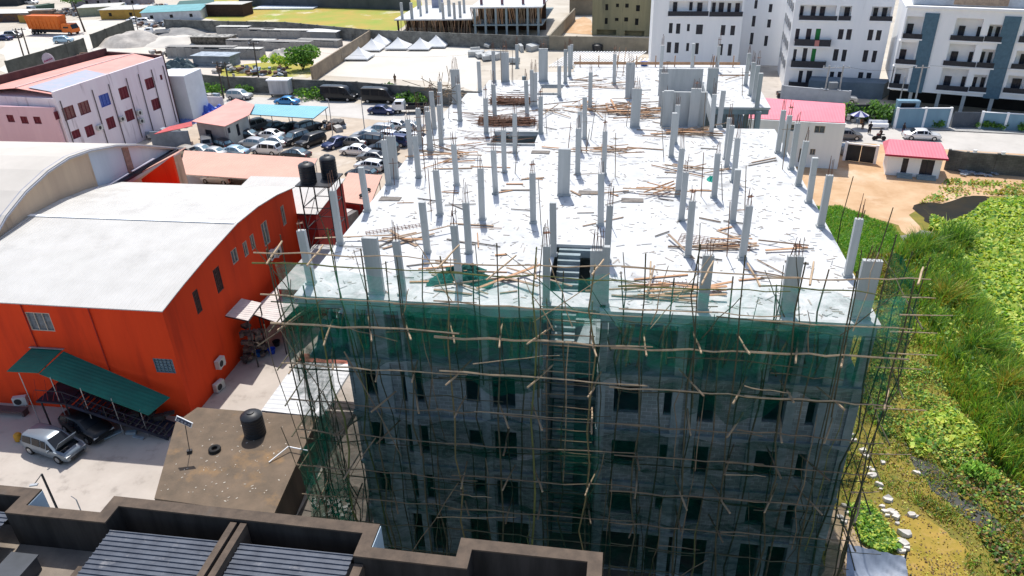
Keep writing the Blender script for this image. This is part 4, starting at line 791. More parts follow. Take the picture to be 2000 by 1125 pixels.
tank((tx0+.62, ty0+.65, tz+.12), .72, 1.9, 'nearer left black water tank on the steel tower', group='tanks on the tower')
tank((tx1-.55, ty1-.75, tz+.12), .72, 2.1, 'farther right black water tank on the steel tower', group='tanks on the tower')

# ================================================================== barrel roofed hall at the left edge
creamr = M('cream_roof', (.54, .50, .45), (.47, .435, .39), scale=.2, rough=.8, c3=(.42, .385, .34), s3=.06, t3=.6, w3=.3)
H_ = thing('barrel_roofed_hall', 'hall with a broad cream barrel roof and a stained curved gable at the left edge', 'hall', (-70, 59, 0))
arc = [(43.6, 9.6), (45.2, 10.6), (46.9, 11.6), (49.5, 12.6), (52.5, 13.3), (55.2, 13.55), (58, 13.3), (61.5, 12.6), (64.8, 11.6), (68.2, 10.3), (71.6, 9.0)]
XG = -48.0
mb = MB(); mb.add([(XG, y, z-.25) for y, z in arc]+[(XG, 71.6, 0), (XG, 43.6, 0)], [tuple(range(13))]); mb.b2(-110, XG-.01, 71.4, 71.6, 0, 8.8)
gab = M('stained_gable_render', (.55, .41, .29), (.45, .33, .24), scale=.5, rough=.9, c3=(.10, .08, .05), s3=.6, t3=.6, w3=.2, streak=True)
mb.build('gable_wall', gab, H_)
mb = MB(); pts = [(y, z-.27) for y, z in arc if y > 57.5]; mb.add([(XG+.01, y, z) for y, z in pts]+[(XG+.01, 71.5, 8.4), (XG+.01, pts[0][0], 8.4)], [tuple(range(len(pts)+2))]); mb.build('pale_gable_panel', M('pale_blue_gable', (.50, .54, .60), (.42, .46, .52), scale=.5, rough=.85, c3=(.2, .2, .2), s3=.5, t3=.62, streak=True), H_)
mb = MB(); n = len(arc); xs = (-112, XG+.35); vs = [(x, y, z) for y, z in arc for x in xs]+[(x, y, z-.3) for y, z in arc for x in xs]
mb.add(vs, [(i*2, i*2+1, i*2+3, i*2+2) for i in range(n-1)]+[(2*n+i*2+2, 2*n+i*2+3, 2*n+i*2+1, 2*n+i*2) for i in range(n-1)]+[(i*2+1, 2*n+i*2+1, 2*n+i*2+3, i*2+3) for i in range(n-1)]); mb.build('roof', creamr, H_)
mb = MB()
for a, b in zip(arc[:-1], arc[1:]): mb.sheet((XG-.1, a[0], a[1]+.02), (XG+.45, a[0], a[1]-.1), (XG+.45, b[0], b[1]-.1), (XG-.1, b[0], b[1]+.02), .1)
mb.build('verge_trim', M('grey_verge', (.34, .35, .40), (.26, .27, .31), scale=2, rough=.7), H_)
mb = MB(); mb.b2(XG+.02, XG+.6, 43.6, 70.5, 9.0, 9.25); mb.build('valley_gutter', M('black_bitumen', (.03, .03, .045), rough=.6), H_)
mb = MB()
for i in range(5): mb.b2(XG+.6, XG+.85, 44.5+i*4.4, 48.3+i*4.4, 9.5+(.5 if i < 3 else 0.2), 9.56+(.5 if i < 3 else .2))
mb.build('gutter_flashing', M('lavender_flashing', (.38, .38, .46), rough=.6), H_)
mb = MB(); mb.b2(XG+.02, XG+.08, 62.5, 63.4, 9.3, 11.9); mb.build('rust_panel', M('rust_stained_board', (.30, .2, .16), (.18, .12, .1), scale=3, rough=.9), H_)
# orange gable with peach verge
OG = thing('orange_gable_wall', 'small orange triangular gable wall with a peach coping behind the warehouse roof', 'gable wall', (-44, 66, 0))
a1 = P(275, 346, 8.6); a2 = P(346, 348, 8.6); a3 = P(340, 306, 9.6); a3 = PY(340, 306, a2.y)
mb = MB(); mb.prism([(a1.x, a2.y), (a2.x, a2.y), (a2.x, a2.y+.3), (a1.x, a2.y+.3)], 0, [8.4, a3.z, a3.z, 8.4]); mb.build('wall', orange, OG)
peach = ribroof('peach_sheet', (.62, .36, .28), (.56, .32, .25), .5, 0, scale=.3, rough=.75)
mb = MB(); mb.sheet((a1.x-2.5, a2.y+.2, 7.9), (a2.x+.2, a2.y+.2, a3.z+.12), (a2.x+.1, a2.y+2.5, a3.z+.15), (a1.x-2.4, a2.y+2.5, 7.9), .08); mb.build('coping', peach, OG)
z_ = 2.9
canopy('peach_car_canopy', 'long flat peach coloured canopy over parked cars, left of the tank tower', [(-54.5, 79.9, 2.8), (-37.4, 78.2, 2.8), (-38.9, 86.2, 3.0), (-58.5, 88.2, 3.0)], peach, [(-54, 80.5, 2.7), (-49, 80.2, 2.7), (-43.5, 79.6, 2.7), (-38, 79, 2.7), (-57, 87.5, 2.9), (-50, 87, 2.9), (-44, 86.5, 2.9), (-39.2, 86, 2.9)], pm=steel)
pk = P(690, 395, 4); q1 = P(655, 392, 3.2); q2 = P(702, 400, 3.2); q3 = P(746, 342, 3.4); q4 = P(680, 337, 3.4)
canopy('peach_hut_canopy', 'square peach coloured canopy roof right of the tank tower', [tuple(q1), tuple(q2+Vector((1.2, 0, 0))), tuple(q3), tuple(q4)], peach, [(q1.x+.2, q1.y+.2, 3.1), (q2.x, q2.y+.2, 3.1), (q4.x+.3, q4.y-.3, 3.2), (q3.x-.3, q3.y-.3, 3.2)])
mb = MB(); mb.prism([(q1.x-.3, q1.y+.5), (q2.x+.5, q2.y+.4), (q2.x+.5, q2.y+1.0), (q1.x-.3, q1.y+1.2)], 0, 3.0); mb.build('red_hut_wall', redd, label='dark red wall below the square peach canopy', cat='wall')
c_ = P(718, 372, 3.4); tyre((c_.x, c_.y, 3.38), 'old tyre lying on the square peach canopy roof, upper of two', 'tyres on the peach canopy'); c_ = P(712, 380, 3.4); tyre((c_.x-.1, c_.y-.4, 3.36), 'old tyre lying on the square peach canopy roof, lower of two', 'tyres on the peach canopy')
c_ = P(668, 408, 2.6); mb = MB(); mb.prism([(c_.x-1.6, c_.y-3.2), (c_.x+.6, c_.y-3.6), (c_.x+1.8, c_.y), (c_.x-.8, c_.y+.3)], 0, 2.5); mb.build('white_roofed_shed', M('grey_shed', (.26, .25, .24), (.16, .15, .15), scale=1, rough=.9), label='narrow grey shed squeezed between the red wall and the unfinished building', cat='shed')
mb = MB(); mb.prism([(c_.x-1.7, c_.y-3.3), (c_.x+.1, c_.y-3.6), (c_.x+1.2, c_.y+.1), (c_.x-.9, c_.y+.5)], 2.51, 2.57); mb.build('pale_sheet', M('pale_sheet_roof', (.6, .56, .54), (.5, .46, .44), rough=.8), label='pale loose sheet covering the narrow grey shed roof', cat='roof sheet')

# ================================================================== cars
def paint(name, c, metal=.3, rough=.32): return M('paint_'+name, c, tuple(v*.93 for v in c), scale=.8, rough=rough, metal=metal, obj=True, spec=.5)
PC = {'white': (.72, .73, .74), 'silver': (.45, .46, .47), 'grey': (.16, .17, .18), 'dark': (.035, .04, .05), 'navy': (.02, .035, .11), 'blue': (.04, .22, .48), 'black': (.015, .017, .02), 'paleblue': (.35, .5, .62), 'gold': (.42, .38, .32), 'red': (.4, .03, .03), 'steelblue': (.20, .24, .28)}
cglass = glassmat('car_glass', (.008, .011, .016), .25); cglassl = glassmat('car_glass_pale', (.16, .25, .30), .1)
head = M('lamp_lens', (.7, .7, .68), rough=.2); tail = M('tail_lens', (.35, .02, .02), rough=.3); rimm = M('rim_alloy', (.5, .5, .5), metal=.6, rough=.35)
PROFILES = {
 # x(0 rear ..1 front), z_low, z_belt, z_top, halfw_belt factor, halfw_top factor, cabin flag
 'sedan': (1.46, [(0, .34, .74, .80, .80, .70), (.03, .26, .86, .93, .92, .80), (.17, .22, .92, .99, .98, .84), (.30, .20, .94, 1.42, 1.0, .74), (.50, .20, .93, 1.46, 1.0, .76), (.60, .20, .92, 1.42, 1.0, .74), (.735, .20, .90, .97, .99, .86), (.90, .22, .80, .86, .95, .80), (.98, .26, .66, .72, .86, .72), (1, .34, .56, .60, .78, .66)], (2, 6)),
 'suv': (1.78, [(0, .42, .95, 1.02, .86, .76), (.02, .32, 1.05, 1.15, .94, .80), (.07, .28, 1.08, 1.68, .99, .76), (.30, .26, 1.08, 1.76, 1.0, .78), (.55, .26, 1.07, 1.76, 1.0, .78), (.64, .26, 1.06, 1.68, 1.0, .76), (.755, .26, 1.04, 1.12, .99, .88), (.93, .30, .98, 1.05, .95, .84), (.985, .34, .86, .92, .90, .80), (1, .42, .74, .78, .84, .74)], (1, 6)),
 'wagon': (1.62, [(0, .38, .85, .92, .86, .76), (.02, .28, .96, 1.06, .94, .80), (.08, .24, 1.0, 1.52, .99, .76), (.30, .22, 1.0, 1.62, 1.0, .78), (.50, .22, .98, 1.62, 1.0, .78), (.60, .22, .97, 1.55, 1.0, .75), (.76, .22, .94, 1.02, .99, .88), (.92, .24, .84, .90, .95, .82), (.985, .28, .70, .76, .88, .76), (1, .36, .60, .64, .80, .70)], (1, 6)),
 'van': (2.6, [(0, .45, 1.2, 2.45, .96, .82), (.01, .36, 1.3, 2.58, 1.0, .84), (.30, .32, 1.3, 2.62, 1.0, .84), (.55, .32, 1.3, 2.62, 1.0, .84), (.70, .32, 1.28, 2.52, 1.0, .82), (.76, .32, 1.26, 2.3, 1.0, .80), (.885, .32, 1.18, 1.3, .98, .84), (.96, .36, 1.0, 1.08, .94, .80), (1, .45, .8, .86, .86, .76)], (1, 6)),
 'hatch': (1.5, [(0, .36, .86, .92, .84, .74), (.025, .26, .94, 1.02, .93, .78), (.10, .22, .97, 1.40, .98, .73), (.32, .20, .97, 1.50, 1.0, .76), (.52, .20, .95, 1.50, 1.0, .76), (.60, .20, .94, 1.43, 1.0, .74), (.76, .20, .91, .99, .99, .87), (.92, .22, .80, .87, .94, .80), (.985, .28, .68, .73, .86, .74), (1, .34, .58, .62, .80, .68)], (1, 6)),
}
def make_car(kind, pname, L, W, lab, cat='car', group='parked cars', open_hood=False, pale=False, name='parked_car'):
    Hh, st, (c0, c1) = PROFILES[kind]; t = thing(name, lab, cat, (0, 0, 0), 0, group); pm = paint(pname, PC[pname]); g_ = cglassl if pale else cglass
    def half(s):
        x = (s[0]-.5)*L; w = W/2; zl, zb, zt = s[1], s[2], s[3]; wb, wt = s[4]*w, s[5]*w
        return [(x, 0, zl), (x, wb*.88, zl), (x, wb*.97, zl+.14), (x, wb, (zl+zb)/2+.05), (x, wb*.985, zb), (x, wt+(wb-wt)*.08, zt-.07), (x, wt*.86, zt-.01), (x, wt*.45, zt+.015), (x, 0, zt+.02)]
    rings = []
    for s in st:
        h = half(s); rings.append(h+[(x, -y, z) for x, y, z in h[1:-1]][::-1])
    n = len(rings[0]); mb = MB(); vs = [p for r in rings for p in r]; fs = []
    for i in range(len(rings)-1):
        for j in range(n):
            jj = (j+1) % n
            if open_hood and i == c1 and j in (6, 7, 8, 9): continue
            fs.append((i*n+j, (i+1)*n+j, (i+1)*n+jj, i*n+jj))
    fs += [tuple(range(n)), tuple(range((len(rings)-1)*n, len(rings)*n))[::-1]]
    mb.add(vs, [f[::-1] for f in fs]); mb.build('body', pm, t, smooth=True, local=True)
    def inset(quad, ix, off, name_, mat_):
        q = [Vector(p) for p in quad]; c = sum(q, Vector())/4; nn = (q[1]-q[0]).cross(q[3]-q[0]).normalized()
        if nn.dot(c-Vector((0, 0, .7))) < 0: nn = -nn
        q = [c+(p-c)*ix+nn*off for p in q]; m2 = MB(); m2.add(q+[p-nn*.02 for p in q], [(0, 1, 2, 3), (7, 6, 5, 4), (0, 4, 5, 1), (1, 5, 6, 2), (2, 6, 7, 3), (3, 7, 4, 0)]); return m2.build(name_, mat_, t, local=True)
    r = rings
    inset((r[c1][6], r[c1-1][6], r[c1-1][10], r[c1][10]), .93, .035, 'windscreen', g_)
    inset((r[c0][6], r[c0+1][6], r[c0+1][10], r[c0][10]), .86, .035, 'rear_window', g_)
    for sd in (0, 1):
        a, b = (4, 5) if sd == 0 else (12, 11)
        for i in range(c0, c1):
            if kind == 'van' and 0 < i < c1-2 and i != 1 and pname == 'white': continue
            inset((r[i][a], r[i+1][a], r[i+1][b], r[i][b]), .84 if c0 < i < c1-1 else .72, .032, 'side_window', g_)
    for sx in (.185, .80):
        for sy in (-1, 1):
            rad = .33 if kind in ('sedan', 'hatch') else (.37 if kind in ('suv', 'van') else .34); x = (sx-.5)*L
            m2 = MB(); m2.bar((x, sy*(W/2-.2), rad), (x, sy*(W/2+.012), rad), rad, 14); wh = m2.build('wheel', rubber, t, local=True)
            m2 = MB(); m2.bar((x, sy*(W/2-.1), rad), (x, sy*(W/2+.022), rad), rad*.6, 10); m2.build('rim', rimm, wh, local=True)
    for sy in (-1, 1):
        hz = st[-2][2]-.06; m2 = MB(); m2.box((L/2-.11, sy*W*.33, hz), (.16, W*.2, .13), ry=.3); m2.build('headlight', head, t, local=True)
        m2 = MB(); m2.box((-L/2+.05, sy*W*.36, st[1][2]-.12), (.1, W*.14, .2)); m2.build('tail_light', tail, t, local=True)
    m2 = MB(); m2.box((L/2-.02, 0, .42), (.06, W*.6, .16)); m2.build('grille', black_pl, t, local=True)
    for sy in (-1, 1):
        m2 = MB(); m2.box(((.69-.5)*L, sy*(W/2+.09), st[c1][2]+.06), (.1, .18, .12)); m2.build('wing_mirror', pm, t, local=True)
    if open_hood:
        x0 = (st[c1][0]-.5)*L; m2 = MB(); m2.b2(x0+.05, x0+.95, -W*.38, W*.38, .5, .72); m2.box((x0+.5, .2, .78), (.35, .4, .12)); m2.box((x0+.35, -.35, .76), (.25, .2, .12)); m2.build('engine', M('engine_dark', (.03, .03, .035), (.15, .15, .15), scale=9, rough=.6, obj=True), t, local=True)
        m2 = MB(); m2.sheet((x0+.04, -W*.40, .98), (x0+.62, -W*.38, 1.72), (x0+.62, W*.38, 1.72), (x0+.04, W*.40, .98), .03); m2.build('bonnet', pm, t, local=True)
    return t
def place(t, px, py, rz, z=0, world=None):
    c = world or P(px, py, .7); t.location = (c[0], c[1], z); t.rotation_euler.z = R_(rz); return t
place(make_car('wagon', 'steelblue', 4.35, 1.76, 'silver blue people carrier with its bonnet propped open in the shaded courtyard', open_hood=True, cat='car', group='parked cars'), 104, 866, -14)
place(make_car('hatch', 'black', 4.2, 1.75, 'black hatchback half hidden in the shade under the external staircase', group='parked cars'), 168, 828, -22)
c_ = P(38, 860); mb = MB(); mb.lathe(c_, [(.2, 0), (.26, .05), (.26, .5), (.18, .6), (.08, .66)], 12); mb.build('yellow_drum', M('amber_plastic', (.6, .3, .03), rough=.5), label='small amber drum behind the silver blue people carrier', cat='drum', smooth=True)
CARS = [ # kind, paint, L, W, px, py, heading, label
 ('van', 'black', 6.4, 2.05, 663, 188, -4, 'black high roof van on the street, the left one of two nose to tail', 'van'),
 ('van', 'black', 6.2, 2.05, 742, 192, -4, 'black high roof van on the street, the right one of two nose to tail', 'van'),
 ('sedan', 'navy', 4.7, 1.82, 746, 214, -5, 'navy saloon driving on the street in front of the second black van', 'car'),
 ('sedan', 'blue', 4.6, 1.8, 560, 196, 172, 'bright blue saloon with a pale roof parked left of the black vans', 'car'),
 ('suv', 'silver', 4.6, 1.85, 468, 186, -4, 'silver four by four parked behind the pink roofed hut', 'car'),
 ('suv', 'grey', 4.6, 1.85, 505, 243, 60, 'grey car at the left end beneath the light blue canopy', 'car'),
 ('sedan', 'dark', 4.6, 1.8, 540, 246, 62, 'dark saloon second from left beneath the light blue canopy', 'car'),
 ('sedan', 'black', 4.6, 1.8, 573, 247, 62, 'black saloon third from left beneath the light blue canopy', 'car'),
 ('suv', 'dark', 4.6, 1.85, 602, 248, 62, 'dark four by four at the right end beneath the light blue canopy', 'car'),
 ('sedan', 'white', 4.5, 1.8, 527, 262, 172, 'white saloon just in front of the light blue canopy', 'car'),
 ('sedan', 'silver', 4.6, 1.8, 536, 275, 170, 'silver saloon directly behind the boxy white four by four', 'car'),
 ('suv', 'dark', 4.6, 1.85, 576, 270, 245, 'dark car with a pale bonnet facing the camera, left of the large grey one', 'car'),
 ('suv', 'black', 4.8, 1.9, 607, 275, 244, 'large black and grey four by four facing the camera in the middle of the lot', 'car'),
 ('suv', 'white', 4.5, 1.85, 520, 291, 172, 'boxy white four by four at the front of the lot beside the peach canopy', 'car'),
 ('sedan', 'dark', 4.5, 1.8, 577, 299, 168, 'dark grey saloon half hidden behind the peach canopy edge', 'car'),
 ('sedan', 'paleblue', 4.6, 1.8, 456, 294, 172, 'pale blue white saloon just behind the peach canopy', 'car'),
 ('hatch', 'dark', 4.3, 1.75, 432, 280, 150, 'dark hatchback with a raised look behind the pale blue saloon', 'car'),
 ('suv', 'grey', 4.5, 1.8, 404, 278, 120, 'dark grey car close to the wall of the pink roofed hut', 'car'),
 ('sedan', 'silver', 4.5, 1.8, 388, 292, 168, 'silver saloon at the left end behind the peach canopy', 'car'),
 ('hatch', 'gold', 4.2, 1.75, 360, 294, 160, 'dull gold hatchback at the far left corner of the lot', 'car'),
 ('sedan', 'navy', 4.7, 1.85, 657, 277, 240, 'blue black saloon facing the camera right of the large black one', 'car'),
 ('sedan', 'white', 4.7, 1.85, 695, 292, 172, 'white sporty saloon in front of the row of dark four by fours', 'car'),
 ('suv', 'dark', 4.7, 1.85, 722, 273, 172, 'dark four by four beside the left column row, behind the white sporty saloon', 'car'),
 ('suv', 'silver', 4.7, 1.85, 742, 254, 172, 'silver four by four seen past the wide concrete column', 'car'),
 ('hatch', 'white', 4.2, 1.75, 752, 264, 170, 'small white hatchback between the silver and dark four by fours', 'car'),
 ('sedan', 'grey', 4.6, 1.8, 728, 305, 172, 'grey saloon right of the white sporty saloon', 'car'),
 ('hatch', 'white', 4.3, 1.78, 722, 322, 168, 'white hatchback next to the square peach canopy', 'car'),
 ('sedan', 'black', 4.6, 1.8, 757, 322, 160, 'black saloon partly hidden by the column beside the white hatchback', 'car'),
 ('suv', 'dark', 4.6, 1.85, 748, 290, 170, 'dark four by four behind the narrow left column', 'car'),
 ('sedan', 'white', 4.6, 1.8, 790, 262, 170, 'white saloon glimpsed between the left edge columns', 'car'),
 ('sedan', 'silver', 4.6, 1.8, 800, 246, 170, 'silver saloon at the far right end of the car park', 'car'),
 ('sedan', 'white', 4.5, 1.8, 425, 346, 172, 'white car under the peach canopy, first in its row', 'car'),
 ('sedan', 'grey', 4.5, 1.8, 470, 347, 172, 'grey car under the peach canopy, second in its row', 'car'),
 ('sedan', 'white', 4.5, 1.8, 520, 349, 172, 'white car under the peach canopy, third in its row', 'car'),
 ('sedan', 'silver', 4.5, 1.8, 578, 350, 172, 'silver car under the peach canopy, nearest the tank tower', 'car'),
 ('sedan', 'white', 4.8, 1.85, 1801, 262, -4, 'white saloon on the street behind the pink roofed gatehouse', 'car'),
 ('hatch', 'grey', 4.2, 1.75, 1653, 262, 0, 'dark grey hatchback beside the end of the large pink roof', 'car'),
 ('suv', 'silver', 4.6, 1.85, 1645, 192, -6, 'silver car in the yard behind the large pink roof', 'car'),
 ('sedan', 'black', 4.6, 1.8, 1545, 182, 0, 'black car parked at the foot of the middle white apartment block', 'car'),
 ('suv', 'paleblue', 4.7, 1.85, 124, 78, 20, 'light blue car on the sandy road by the orange lorry', 'car'),
 ('sedan', 'navy', 4.7, 1.85, 8, 73, 175, 'navy car at the left edge of the sandy road', 'car'),
 ('suv', 'grey', 4.8, 1.9, 27, 68, 0, 'grey car just right of the navy one on the sandy road', 'car'),
 ('suv', 'white', 4.6, 1.85, 62, 4, -5, 'white blue car at the top left among the sheds', 'car'),
 ('sedan', 'white', 4.6, 1.85, 262, 38, 60, 'white car beside the near end of the mustard shed', 'car'),
 ('suv', 'white', 4.6, 1.85, 285, 42, 10, 'white four by four among wrecks by the teal roofed shed', 'car'),
 ('sedan', 'grey', 4.6, 1.85, 318, 46, 160, 'grey wreck beside the teal roofed shed', 'car'),
 ('suv', 'white', 4.6, 1.85, 270, 18, -20, 'white pickup like car parked beyond the mustard shed', 'car'),
 ('sedan', 'dark', 4.6, 1.8, 480, 262, 172, 'dark saloon left of the white saloon in front of the blue canopy', 'car'),
 ('hatch', 'silver', 4.2, 1.75, 492, 278, 170, 'silver hatchback behind the pale blue saloon and the boxy white four by four', 'car'),
 ('sedan', 'grey', 4.6, 1.8, 690, 275, 172, 'grey saloon directly behind the white sporty saloon', 'car'),
 ('sedan', 'silver', 4.6, 1.8, 716, 262, 172, 'silver saloon in the rear of the right hand car row', 'car'),
 ('suv', 'navy', 4.6, 1.8, 770, 275, 170, 'navy four by four between the wide and the narrow left columns', 'car'),
 ('sedan', 'white', 4.6, 1.8, 772, 244, 172, 'white saloon at the back of the right hand car row', 'car'),
 ('hatch', 'dark', 4.2, 1.75, 705, 338, 168, 'dark hatchback next to the square peach canopy corner', 'car'),
 ('sedan', 'silver', 4.6, 1.8, 416, 297, 168, 'silver saloon between the pale blue and the leftmost saloons', 'car'),
 ('sedan', 'white', 4.6, 1.8, 812, 268, 172, 'white saloon seen between columns at the slab left edge', 'car'),
]
for kd, pn, L, Wd, px, py, rz, lab, cat in CARS:
    place(make_car(kd, pn, L, Wd, lab, cat, 'parked cars' if cat == 'car' else 'black vans', pale=(pn in ('silver', 'paleblue', 'dark') and kd != 'van')), px, py, rz)
def truck(lab, px, py, rz, body, boxm, L, Wd, Hb, z0=1.1, dump=True, name='lorry', cab=2.0, rim=True):
    t = thing(name, lab, 'lorry', (0, 0, 0)); bl = L-cab-.3
    mb = MB(); x0 = -L/2
    if dump:
        vs = [(x0, -Wd*.42, z0), (x0+bl, -Wd*.42, z0), (x0+bl, Wd*.42, z0), (x0, Wd*.42, z0), (x0-.25, -Wd/2, z0+Hb), (x0+bl, -Wd/2, z0+Hb), (x0+bl, Wd/2, z0+Hb), (x0-.25, Wd/2, z0+Hb)]
        mb.add(vs, [(3, 2, 1, 0), (4, 5, 6, 7), (0, 1, 5, 4), (1, 2, 6, 5), (2, 3, 7, 6), (3, 0, 4, 7)])
        for k in range(9): x = x0+.3+k*(bl-.6)/8; mb.box((x, -Wd*.46-.05, z0+Hb/2), (.1, .1, Hb), rx=.0); mb.box((x, Wd*.46+.05, z0+Hb/2), (.1, .1, Hb))
        mb.b2(x0-.3, x0+bl+.05, -Wd/2-.06, -Wd/2+.06, z0+Hb-.1, z0+Hb+.12); mb.b2(x0-.3, x0+bl+.05, Wd/2-.06, Wd/2+.06, z0+Hb-.1, z0+Hb+.12)
    else:
        mb.b2(x0, x0+bl, -Wd/2, Wd/2, z0-.15, z0); mb.b2(x0, x0+bl, -Wd/2, -Wd/2+.06, z0, z0+Hb); mb.b2(x0, x0+bl, Wd/2-.06, Wd/2, z0, z0+Hb); mb.b2(x0, x0+.06, -Wd/2+.06, Wd/2-.06, z0, z0+Hb)
    mb.build('load_body', boxm, t, local=True)
    xc = L/2-cab; ch = 2.9 if dump else 2.1; mb = MB()
    mb.add([(xc, -Wd/2, .7), (L/2, -Wd/2, .7), (L/2, Wd/2, .7), (xc, Wd/2, .7), (xc, -Wd/2, 1.6), (L/2, -Wd/2, 1.6), (L/2, Wd/2, 1.6), (xc, Wd/2, 1.6), (xc+.1, -Wd*.44, ch), (L/2-.45, -Wd*.44, ch), (L/2-.45, Wd*.44, ch), (xc+.1, Wd*.44, ch)], [(3, 2, 1, 0), (0, 1, 5, 4), (1, 2, 6, 5), (2, 3, 7, 6), (3, 0, 4, 7), (4, 5, 9, 8), (5, 6, 10, 9), (6, 7, 11, 10), (7, 4, 8, 11), (8, 9, 10, 11)])
    mb.build('cab', body, t, local=True)
    mb = MB(); mb.add([(L/2+.01, -Wd*.42, 1.68), (L/2+.01, Wd*.42, 1.68), (L/2-.36, Wd*.4, ch-.15), (L/2-.36, -Wd*.4, ch-.15)], [(0, 1, 2, 3)]); mb.build('windscreen', cglass, t, local=True)
    for sy in (-1, 1):
        mb = MB(); mb.box((L/2-cab*.55, sy*(Wd*.475+.01), 2.0 if dump else 1.8), (cab*.5, .06, .5)); mb.build('side_window', cglass, t, local=True)
    mb = MB(); mb.b2(x0+.2, L/2-.3, -Wd*.25, Wd*.25, .6, z0-.16); mb.build('chassis', steel_d, t, local=True)
    for x in ((x0+1.2, x0+2.5, L/2-1.1) if dump else (x0+.9, L/2-.9)):
        for sy in (-1, 1):
            r = .52 if dump else .36; mb = MB(); mb.bar((x, sy*(Wd/2-.35), r), (x, sy*(Wd/2+.01), r), r, 14); wh = mb.build('wheel', rubber, t, local=True)
            mb = MB(); mb.bar((x, sy*(Wd/2-.1), r), (x, sy*(Wd/2+.03), r), r*.5, 10); mb.build('rim', rimm, wh, local=True)
    c = P(px, py, 1.2); t.location = (c.x, c.y, 0); t.rotation_euler.z = R_(rz); return t
om = M('orange_lorry_paint', (.75, .17, .02), (.62, .13, .015), scale=.6, rough=.5, obj=True)
truck('long orange tipper lorry parked on the sandy road at the top left', 106, 58, -6, om, om, 14.5, 2.9, 3.4, z0=1.5, cab=3.4)
wm = paint('white', PC['white'])
truck('small white flatbed lorry parked by sand heaps in the builders yard', 307, 60, 200, wm, steel, 6.2, 2.0, .5, z0=.9, dump=False)
truck('white pickup at the right end of the street behind the black vans', 800, 206, 186, wm, steel_d, 5.6, 1.9, .5, z0=.9, dump=False)
truck('rust brown tipper lorry among the sheds at the top left', 95, 36, 10, M('rust_brown', (.22, .13, .08), (.1, .08, .07), rough=.8, obj=True), M('rust_brown'  , (0, 0, 0)), 9, 2.6, 2.2, z0=1.3)
truck('pale lorry cab standing behind the orange tipper lorry', 80, 20, 250, paint('silver', PC['silver']), M('dull_green_body', (.10, .16, .12), rough=.8, obj=True), 8, 2.6, 1.4, z0=1.3)

# ================================================================== apartment blocks, right hand houses
frame_w = M('white_frame', (.55, .56, .58), rough=.6); fdark = M('dark_frame', (.03, .035, .05), rough=.5)
winm = M('window_dark', (.018, .022, .035), (.04, .045, .06), scale=1.5, rough=.25, spec=.3); green_cur = M('green_curtain', (.03, .22, .06), rough=.8); railm = M('black_railing', (.018, .02, .03), (.035, .04, .05), scale=3, rough=.4)
def shift(wall, d): return Wall(wall.a-wall.n*d, wall.a-wall.n*d+wall.d*wall.len)
def facade(parent, wall, wins, recs, top, mat, z0=0.0, th=.3, name='front_wall', fm=None, gm=None, green=(), bars=1):
    hs = []
    def rect(wl, r):
        ua, za = wl.at(r[0], r[1]); ub, zb = wl.at(r[2], r[3]); cx_, cy_ = (r[0]+r[2])/2, (r[1]+r[3])/2; uc, _ = wl.at(cx_, cy_); ln = .55*abs((cx_-1050)/(3150-cy_))*(r[3]-r[1]); hw = max(2.2, (r[2]-r[0]-ln)/2); wd = abs(wl.at(cx_+hw, cy_)[0]-wl.at(cx_-hw, cy_)[0]); za, zb = wl.at(cx_, r[1])[1], wl.at(cx_, r[3])[1]; hh = abs(za-zb)
        # the photo's corners lean; keep the centre and a plausible width
        w2 = max(.5, min(wd, hh*4 if hh > 0 else wd)); return (uc-w2/2, uc+w2/2, min(za, zb), max(za, zb))
    R1 = [rect(wall, r) for r in wins]; hs += R1; back = shift(wall, 1.3); RR = []
    for r, doors in recs: q = rect(wall, r); hs.append(q); RR.append((q, [rect(back, d) for d in doors], doors))
    hs = [(a, b, max(c, z0+.05), min(d, top-.05)) for a, b, c, d in hs if c < top-.1]
    mb = MB(); mb.grid((0, wall.len), (z0, top), (-th, 0), hs, lambda u, v, w_: wall.pt(u, v, w_)); mb.build(name, mat, parent)
    for i, q in enumerate(R1):
        if q[2] < top-.3: window_frame(wall, (q[0], q[1], q[2], min(q[3], top-.05)), parent, fm or fdark, gm or winm, depth=-.2, bars=bars, fw=.05)
    for q, ds, dp in RR:
        mb = MB(); u0, u1, za, zb = q; zb = min(zb, top-.05)
        wall.box(mb, u0-.2, u1+.2, za-.1, zb+.1, -1.5, -1.32)
        wall.box(mb, u0-.18, u0-.002, za, zb, -1.32, -th-.002); wall.box(mb, u1+.002, u1+.18, za, zb, -1.32, -th-.002); wall.box(mb, u0-.18, u1+.18, zb+.002, zb+.15, -1.32, -th-.002); wall.box(mb, u0-.18, u1+.18, za-.15, za-.002, -1.32, -th-.002)
        mb.build('balcony_recess', mat, parent)
        for d, px_ in zip(ds, dp): window_frame(back, (d[0], d[1], d[2], min(d[3], zb-.05)), parent, fdark, green_cur if px_ in green else winm, depth=.02, bars=1, fw=.05, name='balcony_door')
def rail(parent, wall, r, out=0.05, slabm_=None, side=True):
    ua, za = wall.at(r[0], r[1]); ub, zb = wall.at(r[2], r[3]); u0, u1 = min(ua, ub), max(ua, ub); c, _ = wall.at((r[0]+r[2])/2, (r[1]+r[3])/2); w2 = u1-u0; u0, u1 = c-w2/2, c+w2/2; z0, z1 = min(za, zb), max(za, zb); z1 = max(z1, z0+.7)
    mb = MB(); wall.box(mb, u0, u1, z0, z1, out, out+.06)
    if out > .3: wall.box(mb, u0, u0+.05, z0, z1, 0, out); wall.box(mb, u1-.05, u1, z0, z1, 0, out)
    o = mb.build('balcony_railing', railm, parent)
    mb = MB(); wall.box(mb, u0-.08, u1+.08, z0-.22, z0-.02, -.3 if out < .3 else .002, out+.12); mb.build('balcony_slab', white, parent); return o
wa = Wall((3.9, 145.3), (19.8, 144.7))
